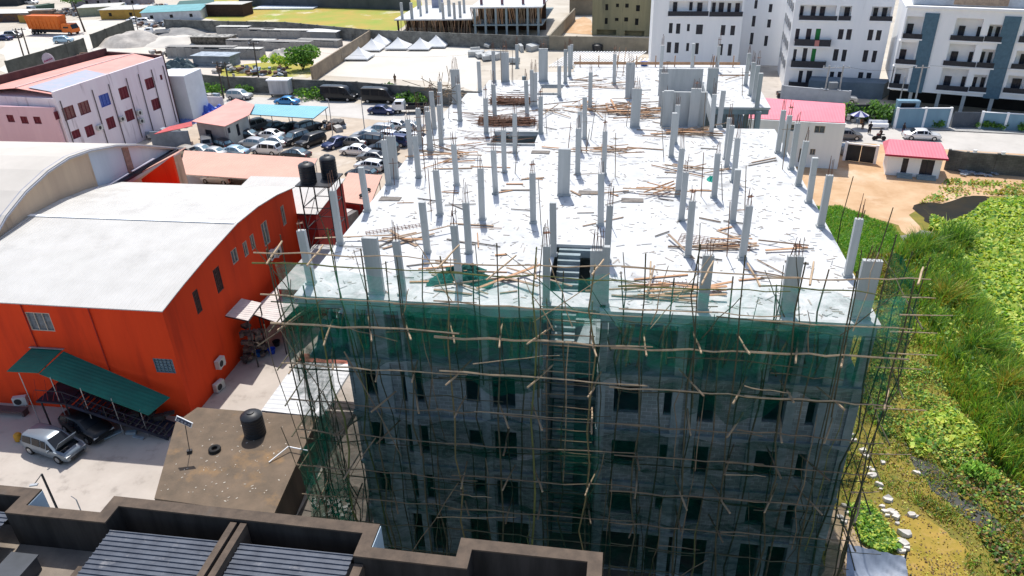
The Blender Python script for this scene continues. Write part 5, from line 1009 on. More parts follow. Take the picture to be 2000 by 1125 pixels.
B1 = thing('apartment_block', 'white apartment block with dark window pairs directly behind the far roof edge', 'apartment block', (12, 150, 0))
facade(B1, wa, [(1306, 45, 1314, 65), (1320, 46, 1329, 66), (1342, 47, 1347, 61), (1359, 48, 1373, 67), (1407, 49, 1417, 69), (1426, 50, 1436, 69), (1302, 82, 1311, 103), (1317, 83, 1326, 104), (1340, 84, 1346, 100), (1355, 84, 1365, 106), (1403, 86, 1412, 108), (1421, 86, 1430, 109), (1414, 126, 1424, 148), (1300, 120, 1309, 142), (1316, 121, 1325, 143)],
       [((1306, 2, 1383, 26), [(1314, 4, 1323, 24), (1346, 4, 1353, 20), (1361, 5, 1372, 25)]), ((1387, 2, 1450, 27), [(1390, 5, 1398, 26), (1403, 5, 1414, 26), (1420, 6, 1428, 27), (1435, 6, 1445, 27)])], 19, white)
rail(B1, wa, (1305, 22, 1383, 31)); rail(B1, wa, (1386, 23, 1450, 32))
mb = MB(); mb.b2(3.9, 4.2, 145.7, 166, 0, 19); mb.b2(19.5, 19.8, 145.1, 166, 0, 19); mb.b2(4.2, 19.5, 165.7, 166, 0, 19); mb.b2(4.2, 19.5, 145.7, 165.7, 18.7, 18.9); mb.build('side_wall', white, B1)
ww = Wall((20.2, 156), (29.5, 155)); B1b = thing('apartment_block', 'shaded white block set back between the two nearest apartment fronts', 'apartment block', (25, 162, 0))
facade(B1b, ww, [(1473, 0, 1480, 17), (1468, 31, 1476, 52), (1464, 64, 1472, 87), (1501, 8, 1509, 24), (1498, 38, 1506, 54), (1492, 70, 1500, 90)], [], 19, white)
mb = MB(); mb.b2(20.2, 29.5, 156.6, 175, 0, 19); mb.build('rear_mass', white, B1b)
wb = Wall((26.9, 136.3), (41.7, 133.7)); B2 = thing('apartment_block', 'middle white apartment block with black railed balconies and green curtains', 'apartment block', (34, 142, 0))
facade(B2, wb, [(1636, 57, 1648, 77), (1652, 57, 1664, 78), (1694, 58, 1706, 79), (1710, 59, 1722, 79), (1626, 96, 1638, 119), (1643, 97, 1654, 120), (1684, 98, 1696, 121), (1702, 99, 1713, 122), (1619, 140, 1629, 160), (1634, 140, 1644, 161), (1674, 141, 1686, 163), (1690, 142, 1702, 164), (1573, 56, 1585, 80), (1591, 56, 1603, 81), (1566, 94, 1577, 121), (1583, 95, 1594, 122), (1558, 138, 1568, 163), (1573, 138, 1586, 164), (1552, 56, 1562, 80), (1548, 96, 1556, 120)],
       [((1560, 10, 1634, 34), [(1562, 12, 1570, 32), (1583, 12, 1594, 32), (1600, 13, 1612, 33)]), ((1638, 12, 1664, 36), [(1648, 14, 1660, 34)]), ((1700, 13, 1742, 37), [(1704, 15, 1715, 37), (1721, 15, 1733, 37)])], 15.6, white, green=())
for r, o in (((1561, 32, 1634, 40), .05), ((1638, 34, 1661, 40), .05), ((1699, 35, 1742, 41), .05), ((1553, 74, 1621, 89), .9), ((1546, 116, 1611, 131), .9), ((1541, 157, 1603, 171), .9)): rail(B2, wb, r, out=o)
mb = MB(); mb.prism([(27.1, 138.0), (41.9, 135.4), (44, 148), (28.2, 151)], 0, 15.4); mb.prism([(41.42, 134.1), (41.7, 134.05), (41.95, 135.7), (41.67, 135.8)], 0, 15.4); mb.prism([(26.92, 136.62), (27.2, 136.57), (27.4, 138.1), (27.12, 138.2)], 0, 15.4); mb.build('side_wall', white, B2)
sb = Wall((26.9, 136.6), (28.2, 151)); 
for u in (2.0, 5.2, 8.4, 11.6):
    for z in (3.8, 7.0, 10.2, 13.3):
        mb = MB(); w3 = sb; w3.box(mb, u, u+1.6, z-.8, z+.7, .02, .07); f_ = mb.build('window', frame_w, B2); mb = MB(); w3.box(mb, u+.12, u+1.48, z-.68, z+.58, .072, .09); mb.build('pane', M('grey_pane', (.12, .14, .16), rough=.2), f_)
for r, c in (((1591, 57, 1603, 79), 0), ((1583, 96, 1594, 120), 0)):
    ua, za = wb.at(r[0], r[1]); ub, zb = wb.at(r[2], r[3]); c_, _ = wb.at((r[0]+r[2])/2, (r[1]+r[3])/2); mb = MB(); wb.box(mb, c_-.5, c_+.5, zb, za, -.17, -.1); mb.build('green_curtain', green_cur, B2)
ua, za = wb.at(1595, 84); mb = MB(); wb.box(mb, ua-.35, ua+.35, za-.5, za+.6, .97, 1.0); mb.build('pink_towel', M('pink_cloth', (.6, .25, .22), rough=.9), label='pink towel hung over the second balcony railing of the middle block', cat='towel')
mb = MB(); mb.prism([(30, 131.8), (41.5, 129.8), (43.5, 133.0), (31, 135)], 0, 2.6); mb.build('carport_block', M('navy_grey_wall', (.14, .19, .24), (.1, .14, .18), scale=.5, rough=.8), label='low blue grey block at the foot of the middle apartment block', cat='outbuilding')
pl = P(1738, 175, 3); pr = P(1998, 200, 3); wc = Wall((pl.x, pl.y), (pr.x+8, pr.y-1.4)); B3 = thing('apartment_block', 'right hand white apartment block with two slate blue vertical panels', 'apartment block', ((pl.x+pr.x)/2, pl.y+4, 0))
tc = PY(1757, 6, pl.y).z; slate = M('slate_tiles', (.09, .17, .23), (.065, .13, .18), scale=2.5, rough=.5, bump=.1)
ztop = wc.at(1815, 17)[1]
facade(B3, wc, [], [((1764, 32, 1803, 76), [(1768, 46, 1784, 75)]), ((1750, 82, 1790, 126), [(1754, 96, 1770, 125)]), ((1738, 132, 1775, 173), [(1743, 144, 1759, 172)]), ((1860, 36, 1920, 81), [(1868, 50, 1885, 80), (1905, 52, 1916, 80)]), ((1926, 48, 1958, 82), [(1928, 51, 1937, 80), (1941, 52, 1953, 80)]), ((1846, 86, 1905, 131), [(1853, 100, 1871, 129), (1888, 101, 1900, 130)]), ((1911, 96, 1943, 133), [(1913, 101, 1921, 131), (1926, 102, 1937, 132)]), ((1832, 134, 1891, 179), [(1840, 148, 1858, 178), (1875, 149, 1885, 178)]), ((1896, 146, 1927, 180), [(1898, 150, 1906, 178), (1912, 151, 1923, 179)]), ((1994, 50, 2030, 84), [(1998, 56, 2010, 82)]), ((1978, 100, 2020, 136), [(1988, 105, 2004, 134)]), ((1962, 148, 2005, 183), [(1972, 153, 1995, 181)])], ztop, white, z0=3.0)
for r in ((1764, 65, 1800, 76), (1750, 115, 1788, 126), (1737, 162, 1773, 173), (1857, 68, 1919, 81), (1924, 70, 1955, 82), (1843, 118, 1904, 131), (1909, 121, 1940, 133), (1830, 165, 1889, 179), (1894, 169, 1925, 180), (1992, 70, 2025, 84), (1976, 124, 2015, 136), (1960, 172, 2000, 183)): rail(B3, wc, r, out=.12)
for (bx, tx, by, bw) in ((1773, 1816, 178, 27), (1919, 1970, 191, 31)):
    u0 = wc.at(bx, by)[0]; u1 = wc.at(bx+bw, by+3)[0]; mb = MB(); wc.box(mb, u0, u1, 2.9, ztop-.6, .003, .16); mb.build('slate_panel', slate, B3)
mb = MB(); e_ = wc.pt(wc.len, 0, -1.6); s_ = wc.pt(0, 0, -1.6); wc.box(mb, 0, .25, 3, ztop-.4, -1.65, -.31); mb.prism([(s_.x, s_.y), (e_.x, e_.y), (e_.x+3, e_.y+14), (s_.x+3, s_.y+14)], 3, ztop-.4); mb.build('side_wall', white, B3)
mb = MB(); wc.box(mb, -.2, wc.len, ztop+.002, ztop+.35, -.5, .25); mb.build('cornice', white, B3)
mb = MB(); mb.prism([(s_.x+2, s_.y+4), (e_.x, e_.y+4), (e_.x+2, e_.y+12), (s_.x+4, s_.y+12)], ztop-.3, ztop+2.4); mb.build('roof_storey', M('pale_grey_render', (.5, .53, .56), rough=.8), B3)
mb = MB(); wc.box(mb, 6, 13, ztop+.2, ztop+2.2, -4.3, -3.75); mb.build('roof_timber_clutter', timber, B3)
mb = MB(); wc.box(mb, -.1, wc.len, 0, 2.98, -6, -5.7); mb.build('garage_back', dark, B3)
for px in (1880, 1936, 1775, 1830):
    u, _ = wc.at(px, 200); mb = MB(); wc.box(mb, u-.25, u+.25, 0, 2.98, -.35, -.02); mb.build('garage_pillar', conc, B3)
# blue street walls
bluew = M('blue_compound_paint', (.20, .33, .42), (.16, .27, .35), scale=.6, rough=.85, c3=(.11, .17, .22), s3=.5, t3=.58, w3=.2, streak=True)
def boundary(name, lab, pts, h, mt, th=.25, piers=4.0, pm=None, cap=True, px=True, cat='wall', group=None, ph=.15):
    q = [P(*p) for p in pts] if px else [Vector((p[0], p[1], 0)) for p in pts]; t = thing(name, lab, cat, (q[0].x, q[0].y, 0), group=group); mb = MB(); mp = MB(); mc = MB()
    for i, (a, b) in enumerate(zip(q[:-1], q[1:])):
        wl = Wall(a, b); s0 = .02*i; wl.box(mb, 0 if i == 0 else .12, wl.len-.01, 0, h-s0*.3, -th/2, th/2)
        if cap: wl.box(mc, 0 if i == 0 else .14, wl.len-.012, h+.002, h+.07, -th/2-.04, th/2+.04)
        n = max(1, int(wl.len/piers))
        for k in range(n+1):
            if i and k == 0: continue
            u = wl.len*k/n; mp = MB(); wl.box(mp, u-.16, u+.16, 0, h+ph+.001*k, -th/2-.07, th/2+.07); mp.build('pier', pm or mt, t)
    mb.build('wall_panel', mt, t)
    if cap: mc.build('coping', pm or mt, t)
    return t
boundary('blue_street_wall', 'blue painted street wall with white piers left of the dark sliding gate', [(1746, 250), (1800, 250), (1849, 250)], 2.9, bluew, pm=white)
boundary('blue_street_wall', 'blue painted street wall with shrubs right of the dark sliding gate', [(1912, 251), (1960, 254), (2060, 260)], 2.4, bluew, pm=white)
a, b = P(1857, 249), P(1908, 250); wl = Wall(a, b); mb = MB(); wl.box(mb, 0, wl.len, .05, 2.3, -.05, .05)
for k in range(12): wl.box(mb, wl.len*k/12+.05, wl.len*k/12+.15, .1, 2.25, .052, .09)
mb.build('sliding_gate', M('slate_gate', (.10, .12, .15), rough=.6), label='dark slate sliding gate between the two blue street walls', cat='gate')
GH = thing('gatehouse_pillar', 'blue grey gate block with a dark barred opening under the leaning street pole', 'gate block', (42, 120, 0))
a, b = P(1742, 247), P(1785, 248); wl = Wall(a, b); mb = MB(); wl.box(mb, 0, .5, 0, 3.6, -.6, .3); wl.box(mb, wl.len-.5, wl.len, 0, 3.6, -.6, .3); wl.box(mb, 0, wl.len, 3.602, 3.9, -.7, .4); mb.build('frame', bluew, GH)
mb = MB(); wl.box(mb, .5, wl.len-.5, 0, 3.5, -.3, -.2); mb.build('dark_gate', steel_d, GH)
# fence and hedge in front of the middle block
boundary('grille_fence', 'dark grille fence with hedges in front of the middle apartment block', [(1652, 235), (1690, 236), (1742, 240)], 2.4, M('dark_fence_wall', (.06, .07, .08), rough=.8), pm=steel_d)
boundary('grey_yard_wall', 'pale grey yard wall right behind the large pink roof', [(1525, 196), (1600, 203), (1655, 208)], 2.4, M('pale_grey_paint', (.42, .44, .47), (.33, .35, .38), rough=.85, scale=.6))

# large pink roofed house
pinkr = ribroof('pink_sheet_roof', (.80, .22, .27), (.72, .19, .24), .35, 0, rb=.3, scale=.4, rough=.6)
PHs = thing('pink_roofed_house', 'white two storey house with a large pink sheet roof behind the right roof edge', 'house', (22, 97, 0))
wp = Wall((14.6, 96.6), (26.8, 95.0)); facade(PHs, wp, [(1534, 243, 1553, 256), (1590, 246, 1612, 260), (1560, 290, 1568, 318), (1581, 291, 1593, 303), (1524, 286, 1534, 304)], [], 5.9, white, gm=greyglass, fm=cream)
mb = MB(); mb.prism([(14.7, 96.91), (26.8, 95.31), (28.2, 103.2), (16.2, 105)], 0, 5.85); mb.build('side_wall', white, PHs)
mb = MB(); q = [P(1460, 231, 5.95), P(1650, 240, 5.95), P(1651, 206, 7.1), P(1470, 193, 7.1)]; mb.sheet(*q, .08); q2 = q[3]+Vector((1.4, 5.5, -1.2)); q3 = q[2]+Vector((1.4, 5.5, -1.2)); mb.sheet(q[3], q[2], q3, q2, .08); rf_ = mb.build('roof', pinkr, PHs)
mb = MB(); mb.sheet(q[0]+Vector((0, -.05, -.22)), q[1]+Vector((0, -.05, -.22)), q[1]+Vector((0, -.02, .02)), q[0]+Vector((0, -.02, .02)), .05); mb.build('fascia', M('crimson_fascia', (.45, .03, .06), rough=.6), rf_)
# pink roofed gatehouse
GHo = thing('gatehouse', 'small white gatehouse with a pink roof and two dark doorways with steps', 'gatehouse', (35, 94, 0))
wg = Wall((32.1, 93.4), (37.9, 92.2)); facade(GHo, wg, [(1759, 309, 1775, 338), (1795, 312, 1826, 342)], [], 2.75, white, gm=winm, fm=fdark)
mb = MB(); n_ = wg.n; p0, p1 = wg.pt(0, 0, -.31), wg.pt(wg.len, 0, -.31); p2, p3 = wg.pt(wg.len, 0, -4), wg.pt(0, 0, -4); mb.prism([(p0.x, p0.y), (p1.x, p1.y), (p2.x, p2.y), (p3.x, p3.y)], 0, 2.72); mb.build('side_wall', white, GHo)
mb = MB(); e0, e1 = wg.pt(-.5, 2.75, .45), wg.pt(wg.len+.5, 2.75, .45); r0, r1 = wg.pt(-.1, 3.9, -2.2), wg.pt(wg.len-.3, 3.9, -2.2); b0, b1 = wg.pt(-.5, 2.75, -4.6), wg.pt(wg.len+.5, 2.75, -4.6)
mb.sheet(e0, e1, r1, r0, .06); mb.sheet(r0, r1, b1, b0, .06); mb.add([e1, b1, r1], [(0, 1, 2)]); mb.add([e0, b0, r0], [(0, 2, 1)]); rg = mb.build('roof', pinkr, GHo)
mb = MB(); mb.sheet(e0+Vector((0, -.05, -.2)), e1+Vector((0, -.05, -.2)), e1+Vector((0, -.02, .02)), e0+Vector((0, -.02, .02)), .04); mb.build('fascia', MATS['crimson_fascia'], rg)
for u0, u1 in ((1.3, 3.0), (3.5, 5.6)):
    mb = MB()
    for k in range(3): wg.box(mb, u0, u1, 0, .42-.14*k, .002+k*.3, .3+k*.3)
    mb.build('steps', conc_f, GHo)
# black double gate
a, b = P(1648, 313), P(1707, 320); wl = Wall(a, b); GT = thing('double_gate', 'black double gate in a white frame between the pink roofed house and the gatehouse', 'gate', (a.x, a.y, 0)); a_ = wl
for u0, u1 in ((.15, wl.len/2-.03), (wl.len/2+.03, wl.len-.15)): mb = MB(); wl.box(mb, u0, u1, .05, 2.2, -.04, .04); mb.build('gate_leaf', black_pl, GT)
mb = MB(); wl.box(mb, -.2, .15, 0, 2.5, -.15, .15); wl.box(mb, wl.len-.15, wl.len+.2, 0, 2.5, -.15, .15); wl.box(mb, .15, wl.len-.15, 2.25, 2.4, -.08, .08); mb.build('gate_frame', white, GT)
dblock = blockmat('dark_block_wall', (.17, .165, .15), (.09, .09, .085), (.6, .6, .6), rough=.95)
boundary('block_wall', 'dark weathered block wall with white pier tops right of the gatehouse', [(1846, 331), (1880, 336), (1940, 340), (2060, 350)], 2.5, dblock, pm=dblock)
mb = MB()
for k, px in enumerate((1893, 1947)): c = P(px, 337+k*4); mb.box((c.x, c.y, 2.75), (.35, .35, .35))
mb.build('pier_caps', white, label='white painted caps on two piers of the dark block wall', cat='pier cap')
mb = MB()
c0 = P(1900, 338)
for k in range(60): c = P(random.uniform(1875, 1945), random.uniform(333, 345)); mb.box((c.x, c.y, .12+random.uniform(0, .2)), (random.uniform(.3, .9), random.uniform(.2, .5), random.uniform(.03, .15)), rz=random.random()*3, rx=random.uniform(-.4, .4))
mb.build('scrap_metal_heap', M('blueish_scrap', (.36, .42, .5), (.2, .2, .22), scale=3, rough=.5), label='heap of bluish sheet scrap at the foot of the dark block wall', cat='scrap')
# umbrella, white bench, people, motorcycle
c = P(1674, 250); UM = thing('market_umbrella', 'open umbrella with dark blue and white wedges by the end of the pink roof', 'umbrella', (c.x, c.y, 0))
mb = MB(); mb.cur = 0; n = 10; vs = [(c.x, c.y, 2.6)]+[(c.x+1.3*math.cos(2*math.pi*i/n), c.y+1.3*math.sin(2*math.pi*i/n), 1.95) for i in range(n)]
for i in range(n): mb.cur = i % 2; mb.add([vs[0], vs[1+i], vs[1+(i+1) % n]], [(0, 1, 2)])
mb.build('umbrella_canopy', [M('umbrella_navy', (.04, .05, .2), rough=.8), M('umbrella_white', (.6, .6, .66), rough=.8)], UM)
mb = MB(); mb.bar((c.x, c.y, 0), (c.x, c.y, 2.6), .03, 6); mb.build('umbrella_pole', steel_d, UM)
c = P(1714, 251); mb = MB(); mb.box((c.x, c.y, .55), (2.6, .9, .5)); mb.box((c.x, c.y+.4, .9), (2.6, .12, .5)); mb.box((c.x-1, c.y, .15), (.2, .7, .3)); mb.box((c.x+1, c.y, .15), (.2, .7, .3)); mb.build('white_bench', white, label='white painted street bench beside the umbrella', cat='bench')
skin = M('skin_brown', (.10, .05, .03), rough=.6)
def person(lab, px, py, shirt, trousers, rz=0, pose='stand', world=None, z=0, scale=1.0):
    c = world or P(px, py, 0); o = thing('person', lab, 'person', (c[0], c[1], z), R_(rz))
    bm = MB(); sit = pose == 'sit'; lean = .12 if pose != 'stand' else .02
    # one continuous figure grown with a skin modifier, root at the pelvis
    hip = .95 if not sit else .78
    V = [(0, 0, hip), (0, .02, hip+.25), (lean, .0, hip+.48), (lean, 0, hip+.58), (lean*1.2, 0, hip+.68), (lean*1.2, 0, hip+.80),
         (lean, .2, hip+.47), (lean+.05, .26, hip+.2), (lean+.25, .22, hip+.02), (lean, -.2, hip+.47), (lean+.05, -.26, hip+.2), (lean+.25, -.22, hip+.02),
         (0, .1, hip-.08), (.08 if not sit else .42, .12, hip-.45 if not sit else hip-.05), (0 if not sit else .4, .12, .08), (.14 if not sit else .55, .13, .04),
         (0, -.1, hip-.08), (-.06 if not sit else .42, -.12, hip-.45 if not sit else hip-.05), (-.1 if not sit else .4, -.12, .08), (.04 if not sit else .55, -.13, .04)]
    Rr = [.15, .15, .16, .07, .11, .10, .075, .055, .04, .075, .055, .04, .1, .075, .05, .045, .1, .075, .05, .045]
    E_ = [(0, 1), (1, 2), (2, 3), (3, 4), (4, 5), (2, 6), (6, 7), (7, 8), (2, 9), (9, 10), (10, 11), (0, 12), (12, 13), (13, 14), (14, 15), (0, 16), (16, 17), (17, 18), (18, 19)]
    me = bpy.data.meshes.new('body'); me.from_pydata(V, E_, []); b_ = bpy.data.objects.new('body', me); COL.objects.link(b_); b_.parent = o
    sk = b_.modifiers.new('s', 'SKIN'); sk.use_smooth_shade = True
    for i, vv in enumerate(me.skin_vertices[0].data): vv.radius = (Rr[i], Rr[i]); vv.use_root = (i == 0)
    b_.modifiers.new('u', 'SUBSURF').render_levels = 1; me.materials.append(skin)
    mb = MB(); mb.lathe((0, 0, 0), [(.17, hip-.06), (.175, hip+.2), (.2, hip+.42), (.13, hip+.54), (.08, hip+.57)], 10); s_ = mb.build('shirt', shirt, o, local=True, smooth=True); s_.scale = (.85, 1.15, 1)
    mb = MB()
    for s2 in (-1, 1): mb.path([(0, .1*s2, hip+.02), (.06 if not sit else .42, .12*s2, hip-.45 if not sit else hip-.02), (0 if not sit else .4, .12*s2, .14)], [.13, .1, .075], 8)
    mb.build('trousers', trousers, o, local=True, smooth=True)
    mb = MB(); mb.lathe((lean*1.2, 0, hip+.74), [(.105, -.02), (.12, .05), (.1, .12), (.04, .165)], 10); mb.build('hair', black_pl, o, local=True, smooth=True)
    return o
cl = {k: M('cloth_'+k, v, rough=.9) for k, v in {'black': (.02, .02, .025), 'white': (.6, .6, .6), 'yellow': (.6, .42, .05), 'orange': (.6, .25, .05), 'navy': (.03, .04, .12), 'brown': (.14, .09, .06)}.items()}
person('person in dark clothes standing between the umbrella and the white bench', 1697, 262, cl['black'], cl['black'], 90)
person('person in an orange top sitting under the umbrella', 1680, 251, cl['orange'], cl['brown'], -60, 'sit')
person('person in brown walking alone across the pale sand lot', 772, 163, cl['brown'], cl['brown'], 100)
person('person in dark clothes standing at the kerb left of the white saloon', 1762, 264, cl['black'], cl['navy'], 20)
c = P(1716, 274); MC = thing('motorcycle', 'dark motorcycle crossing the street below the white bench', 'motorcycle', (c.x, c.y, 0), R_(180))
for x in (-.62, .62):
    mb = MB(); mb.bar((x, -.05, .31), (x, .05, .31), .31, 14); mb.build('wheel', rubber, MC, local=True)
mb = MB(); mb.path([(-.62, 0, .34), (-.3, 0, .62), (.3, 0, .68), (.62, 0, .34)], .05, 6); mb.path([(.5, 0, .5), (.36, 0, 1.02)], .035, 5); mb.box((0, 0, .42), (.5, .25, .3)); mb.build('frame', steel_d, MC, local=True)
mb = MB(); mb.box((.15, 0, .82), (.4, .26, .2)); mb.build('fuel_tank', paint('red', PC['red']), MC, local=True)
mb = MB(); mb.box((-.3, 0, .84), (.65, .26, .1)); mb.build('saddle', black_pl, MC, local=True)
mb = MB(); mb.bar((.34, -.35, 1.05), (.34, .35, 1.05), .02, 5); mb.build('handlebar', steel, MC, local=True)
person('person in black riding the motorcycle across the street', 0, 0, cl['black'], cl['black'], 180, 'sit', world=(c.x+.15, c.y, 0), z=.08)

# ------------------------------------------------------------------ poles and wires
polem = M('weathered_pole', (.10, .085, .07), (.06, .05, .04), rough=.9); polec = M('concrete_pole', (.45, .44, .42), rough=.85)
def pole(px, py, tx, ty, r, mt, lab, cross=True, group=None):
    b_ = P(px, py); d = _ray(tx, ty); t = (b_.x*d.x+b_.y*d.y)/(d.x**2+d.y**2); top = Vector((d.x*t, d.y*t, CZ+d.z*t)); top.x = b_.x*.6+top.x*.4; top.y = b_.y*.6+top.y*.4
    o = thing('utility_pole', lab, 'utility pole', (b_.x, b_.y, 0), group=group); mb = MB(); mb.bar((b_.x, b_.y, 0), top, r*1.2, 8, r*.8); mb.build('post', mt, o)
    if cross:
        mb = MB(); mb.box(top-Vector((0, 0, .35)), (2.0, .1, .12)); mb.build('crossarm', mt, o)
        for dx in (-.85, 0, .85): mb = MB(); mb.bar(top+Vector((dx, 0, -.28)), top+Vector((dx, 0, -.02)), .05, 6); mb.build('insulator', white, o)
    return top
T1 = pole(437, 192, 426, 120, .15, polem, 'left black pole of the leaning pair in front of the pink roofed hut', group='pole pair by the hut'); T2 = pole(452, 190, 440, 121, .15, polem, 'right black pole of the leaning pair in front of the pink roofed hut', group='pole pair by the hut')
T3 = pole(508, 170, 499, 82, .13, polem, 'single black pole before the weedy yard left of the white kiosk')
T4 = pole(47, 112, 33, 55, .15, polem, 'left pole of the pair before the sandy road at the top left', group='pole pair by the sandy road'); T5 = pole(58, 110, 44, 54, .15, polem, 'right pole of the pair before the sandy road at the top left', group='pole pair by the sandy road')
T6 = pole(1607, 203, 1621, 128, .14, polec, 'left concrete pole of the transformer pair at the middle apartment block', group='transformer pole pair'); T7 = pole(1634, 204, 1648, 128, .14, polec, 'right concrete pole of the transformer pair at the middle apartment block', group='transformer pole pair')
T8 = pole(1750, 228, 1768, 150, .1, polec, 'short grey pole beside the blue grey gate block', cross=False); T9 = pole(1777, 243, 1801, 127, .13, polec, 'tall leaning grey street pole before the slate blue panel')
T10 = pole(270, 62, 262, 10, .1, polem, 'thin dark pole beside the mustard shed', cross=False)
T11 = pole(714, 268, 706, 190, .07, polec, 'thin grey post at the car park exit', cross=False); T12 = pole(650, 262, 643, 195, .07, polec, 'thin pale post at the right end of the light blue canopy', cross=False)
mb = MB(); m_ = (T6+T7)/2; mb.box(m_-Vector((0, 0, 3.2)), (1.3, .9, 1.1)); mb.box(m_-Vector((0, 0, 3.85)), (2.6, .7, .12)); mb.build('pole_transformer', M('transformer_grey', (.2, .22, .24), rough=.6), label='grey transformer box hung between the two concrete poles', cat='transformer')
def wire(a, b, sag, lab, r=.018):
    mb = MB(); pts = [a.lerp(b, i/12)-Vector((0, 0, sag*4*(i/12)*(1-i/12))) for i in range(13)]; mb.path(pts, r, 3); mb.build('overhead_wire', steel_d, label=lab, cat='wire')
wire(T7, T9, .8, 'overhead wire from the transformer poles to the leaning street pole'); wire(T9, T9+Vector((40, 6, 0)), 1.0, 'overhead wire running right from the leaning street pole'); wire(T3, T2, .8, 'overhead wire between the single black pole and the black pair'); wire(T2, T5, 2.5, 'long overhead wire from the black pair to the sandy road poles'); wire(T3, T3+Vector((45, -5, -1)), 1.5, 'overhead wire running right above the street vans')

# ================================================================== pink building and its surroundings
pinkw = M('stained_pale_pink', (.80, .74, .78), (.72, .62, .67), scale=.3, rough=.85, c3=(.42, .34, .37), s3=.9, t3=.58, w3=.12, streak=True)
pinkf = M('pink_front', (.76, .52, .56), (.68, .44, .49), scale=.4, rough=.85, c3=(.3, .2, .24), s3=.5, t3=.64, w3=.15, streak=True)
PB = thing('pink_building', 'weathered pale pink three storey building with maroon windows and a pink ridged roof', 'building', (-80, 100, 0))
wpk = Wall((-74.8, 87.6), (-72.7, 110.1)); mar = M('maroon_shutter', (.20, .03, .05), (.12, .02, .03), scale=4, rough=.6); brn = M('rust_window', (.25, .12, .11), (.14, .06, .06), scale=5, rough=.7)
wins = [(123, 209, 147, 232), (154, 200, 176, 221), (195, 185, 215, 206), (233, 172, 251, 191), (284, 154, 301, 172), (209, 231, 225, 249), (245, 216, 262, 234), (297, 194, 312, 213), (167, 247, 184, 264), (109, 220, 115, 231), (313, 147, 317, 155), (140, 256, 158, 268)]
R1 = []
for r in wins:
    ua, za = wpk.at(r[0], r[3]); ub, zb = wpk.at(r[2], r[1]); um, zm = wpk.at((r[0]+r[2])/2, (r[1]+r[3])/2); ww_ = abs(ub-ua)*.8; hh_ = min(1.7, (r[3]-r[1])*.085+.1); R1.append((um-ww_/2, um+ww_/2, zm-hh_/2, zm+hh_/2))
mb = MB(); mb.grid((0, wpk.len), (0, 10.8), (-.3, 0), R1, lambda u, v, w_: wpk.pt(u, v, w_)); mb.build('front_wall', pinkw, PB)
for i, q in enumerate(R1): window_frame(wpk, q, PB, M('blue_window', (.05, .1, .45), rough=.6) if i == 2 else mar, M('blue_shutter', (.10, .17, .5), (.05, .08, .3), scale=5, rough=.6) if i == 2 else (brn if i in (0, 1) else mar), bars=2, depth=-.15)
mb = MB(); mb.prism([(-75.1, 87.65), (-73.0, 110.1), (-85.5, 113.6), (-88.5, 89.5)], 0, 9.9); mb.build('rear_mass', pinkw, PB)
mb = MB(); mb.prism([(-88.5, 89.4), (-84.5, 113.4), (-84.9, 113.6), (-88.9, 89.6)], 0, 11.4); mb.prism([(-84.5, 113.1), (-72.8, 110.2), (-72.8, 110.6), (-84.5, 113.6)], 0, 10.9); mb.build('rear_parapet', M('black_stained_parapet', (.06, .03, .035), (.1, .05, .05), scale=1, rough=.9), PB)
saln = ribroof('salmon_sheet', (.70, .34, .29), (.62, .28, .24), .6, 1, scale=.3, rough=.7)
mb = MB(); mb.sheet((-74.9, 88.0, 10.35), (-73.2, 109.9, 10.35), (-78.3, 111.2, 11.0), (-81.2, 88.8, 11.0), .05); mb.sheet((-81.2, 88.8, 11.0), (-78.3, 111.2, 11.0), (-84.4, 113, 10.3), (-88.4, 89.4, 10.3), .05); rr = mb.build('roof', saln, PB)
mb = MB(); mb.bar((-81.2, 88.9, 11.0), (-78.3, 111.1, 11.0), .13, 6); mb.build('ridge_cap', M('pale_pink_ridge', (.7, .5, .46), rough=.7), rr)
mb = MB(); mb.sheet((-75.3, 88.6, 10.50), (-74.4, 99.0, 10.50), (-78.6, 99.7, 11.02), (-79.6, 89.1, 11.02), .03); mb.build('blue_grey_panel', M('blue_grey_sheet', (.30, .36, .44), (.42, .38, .42), scale=1, rough=.5), rr)
mb = MB()
for u in (.6, 6.5, 9.8, 13.5, 16.2, 19.2, 22.0): mb.bar(wpk.pt(u, .5, .1), wpk.pt(u, 9.5, .1), .07, 5)
mb.build('drain_pipe', M('dark_pipe', (.12, .1, .11), rough=.7), PB)
for i, (px, py) in enumerate(((192, 249), (236, 232), (270, 220), (274, 236))):
    u, z = wpk.at(px, py); q = wpk.pt(u, 0, .25); aircon((q.x, q.y, z-.4), R_(85), ('grey air conditioner on the pale pink wall, lowest and leftmost of four', 'grey air conditioner on the pale pink wall beside the middle maroon window', 'grey air conditioner on the pale pink wall, upper of the right hand pair', 'grey air conditioner on the pale pink wall, lower of the right hand pair')[i])
wk = Wall((-104, 88.4), (-75.2, 87.2)); ztw = 8.0; R2 = []
for r in ((16, 227, 25, 236), (41, 230, 54, 239), (69, 230, 77, 240)):
    um, zm = wk.at((r[0]+r[2])/2, (r[1]+r[3])/2); R2.append((um-.55, um+.55, zm-.5, zm+.5))
zt_ = wk.at(60, 209)[1]
mb = MB(); mb.grid((0, wk.len), (0, zt_), (-.3, 0), R2, lambda u, v, w_: wk.pt(u, v, w_)); mb.build('low_wing_wall', pinkf, PB)
for q in R2: window_frame(wk, q, PB, mar, mar, bars=1, depth=-.15)
mb = MB(); mb.prism([(-104, 88.8), (-75.4, 87.6), (-75.4, 92), (-104, 93)], 0, zt_-.5); mb.build('wing_roof', M('grey_flat_roof', (.25, .25, .27), rough=.9), PB)
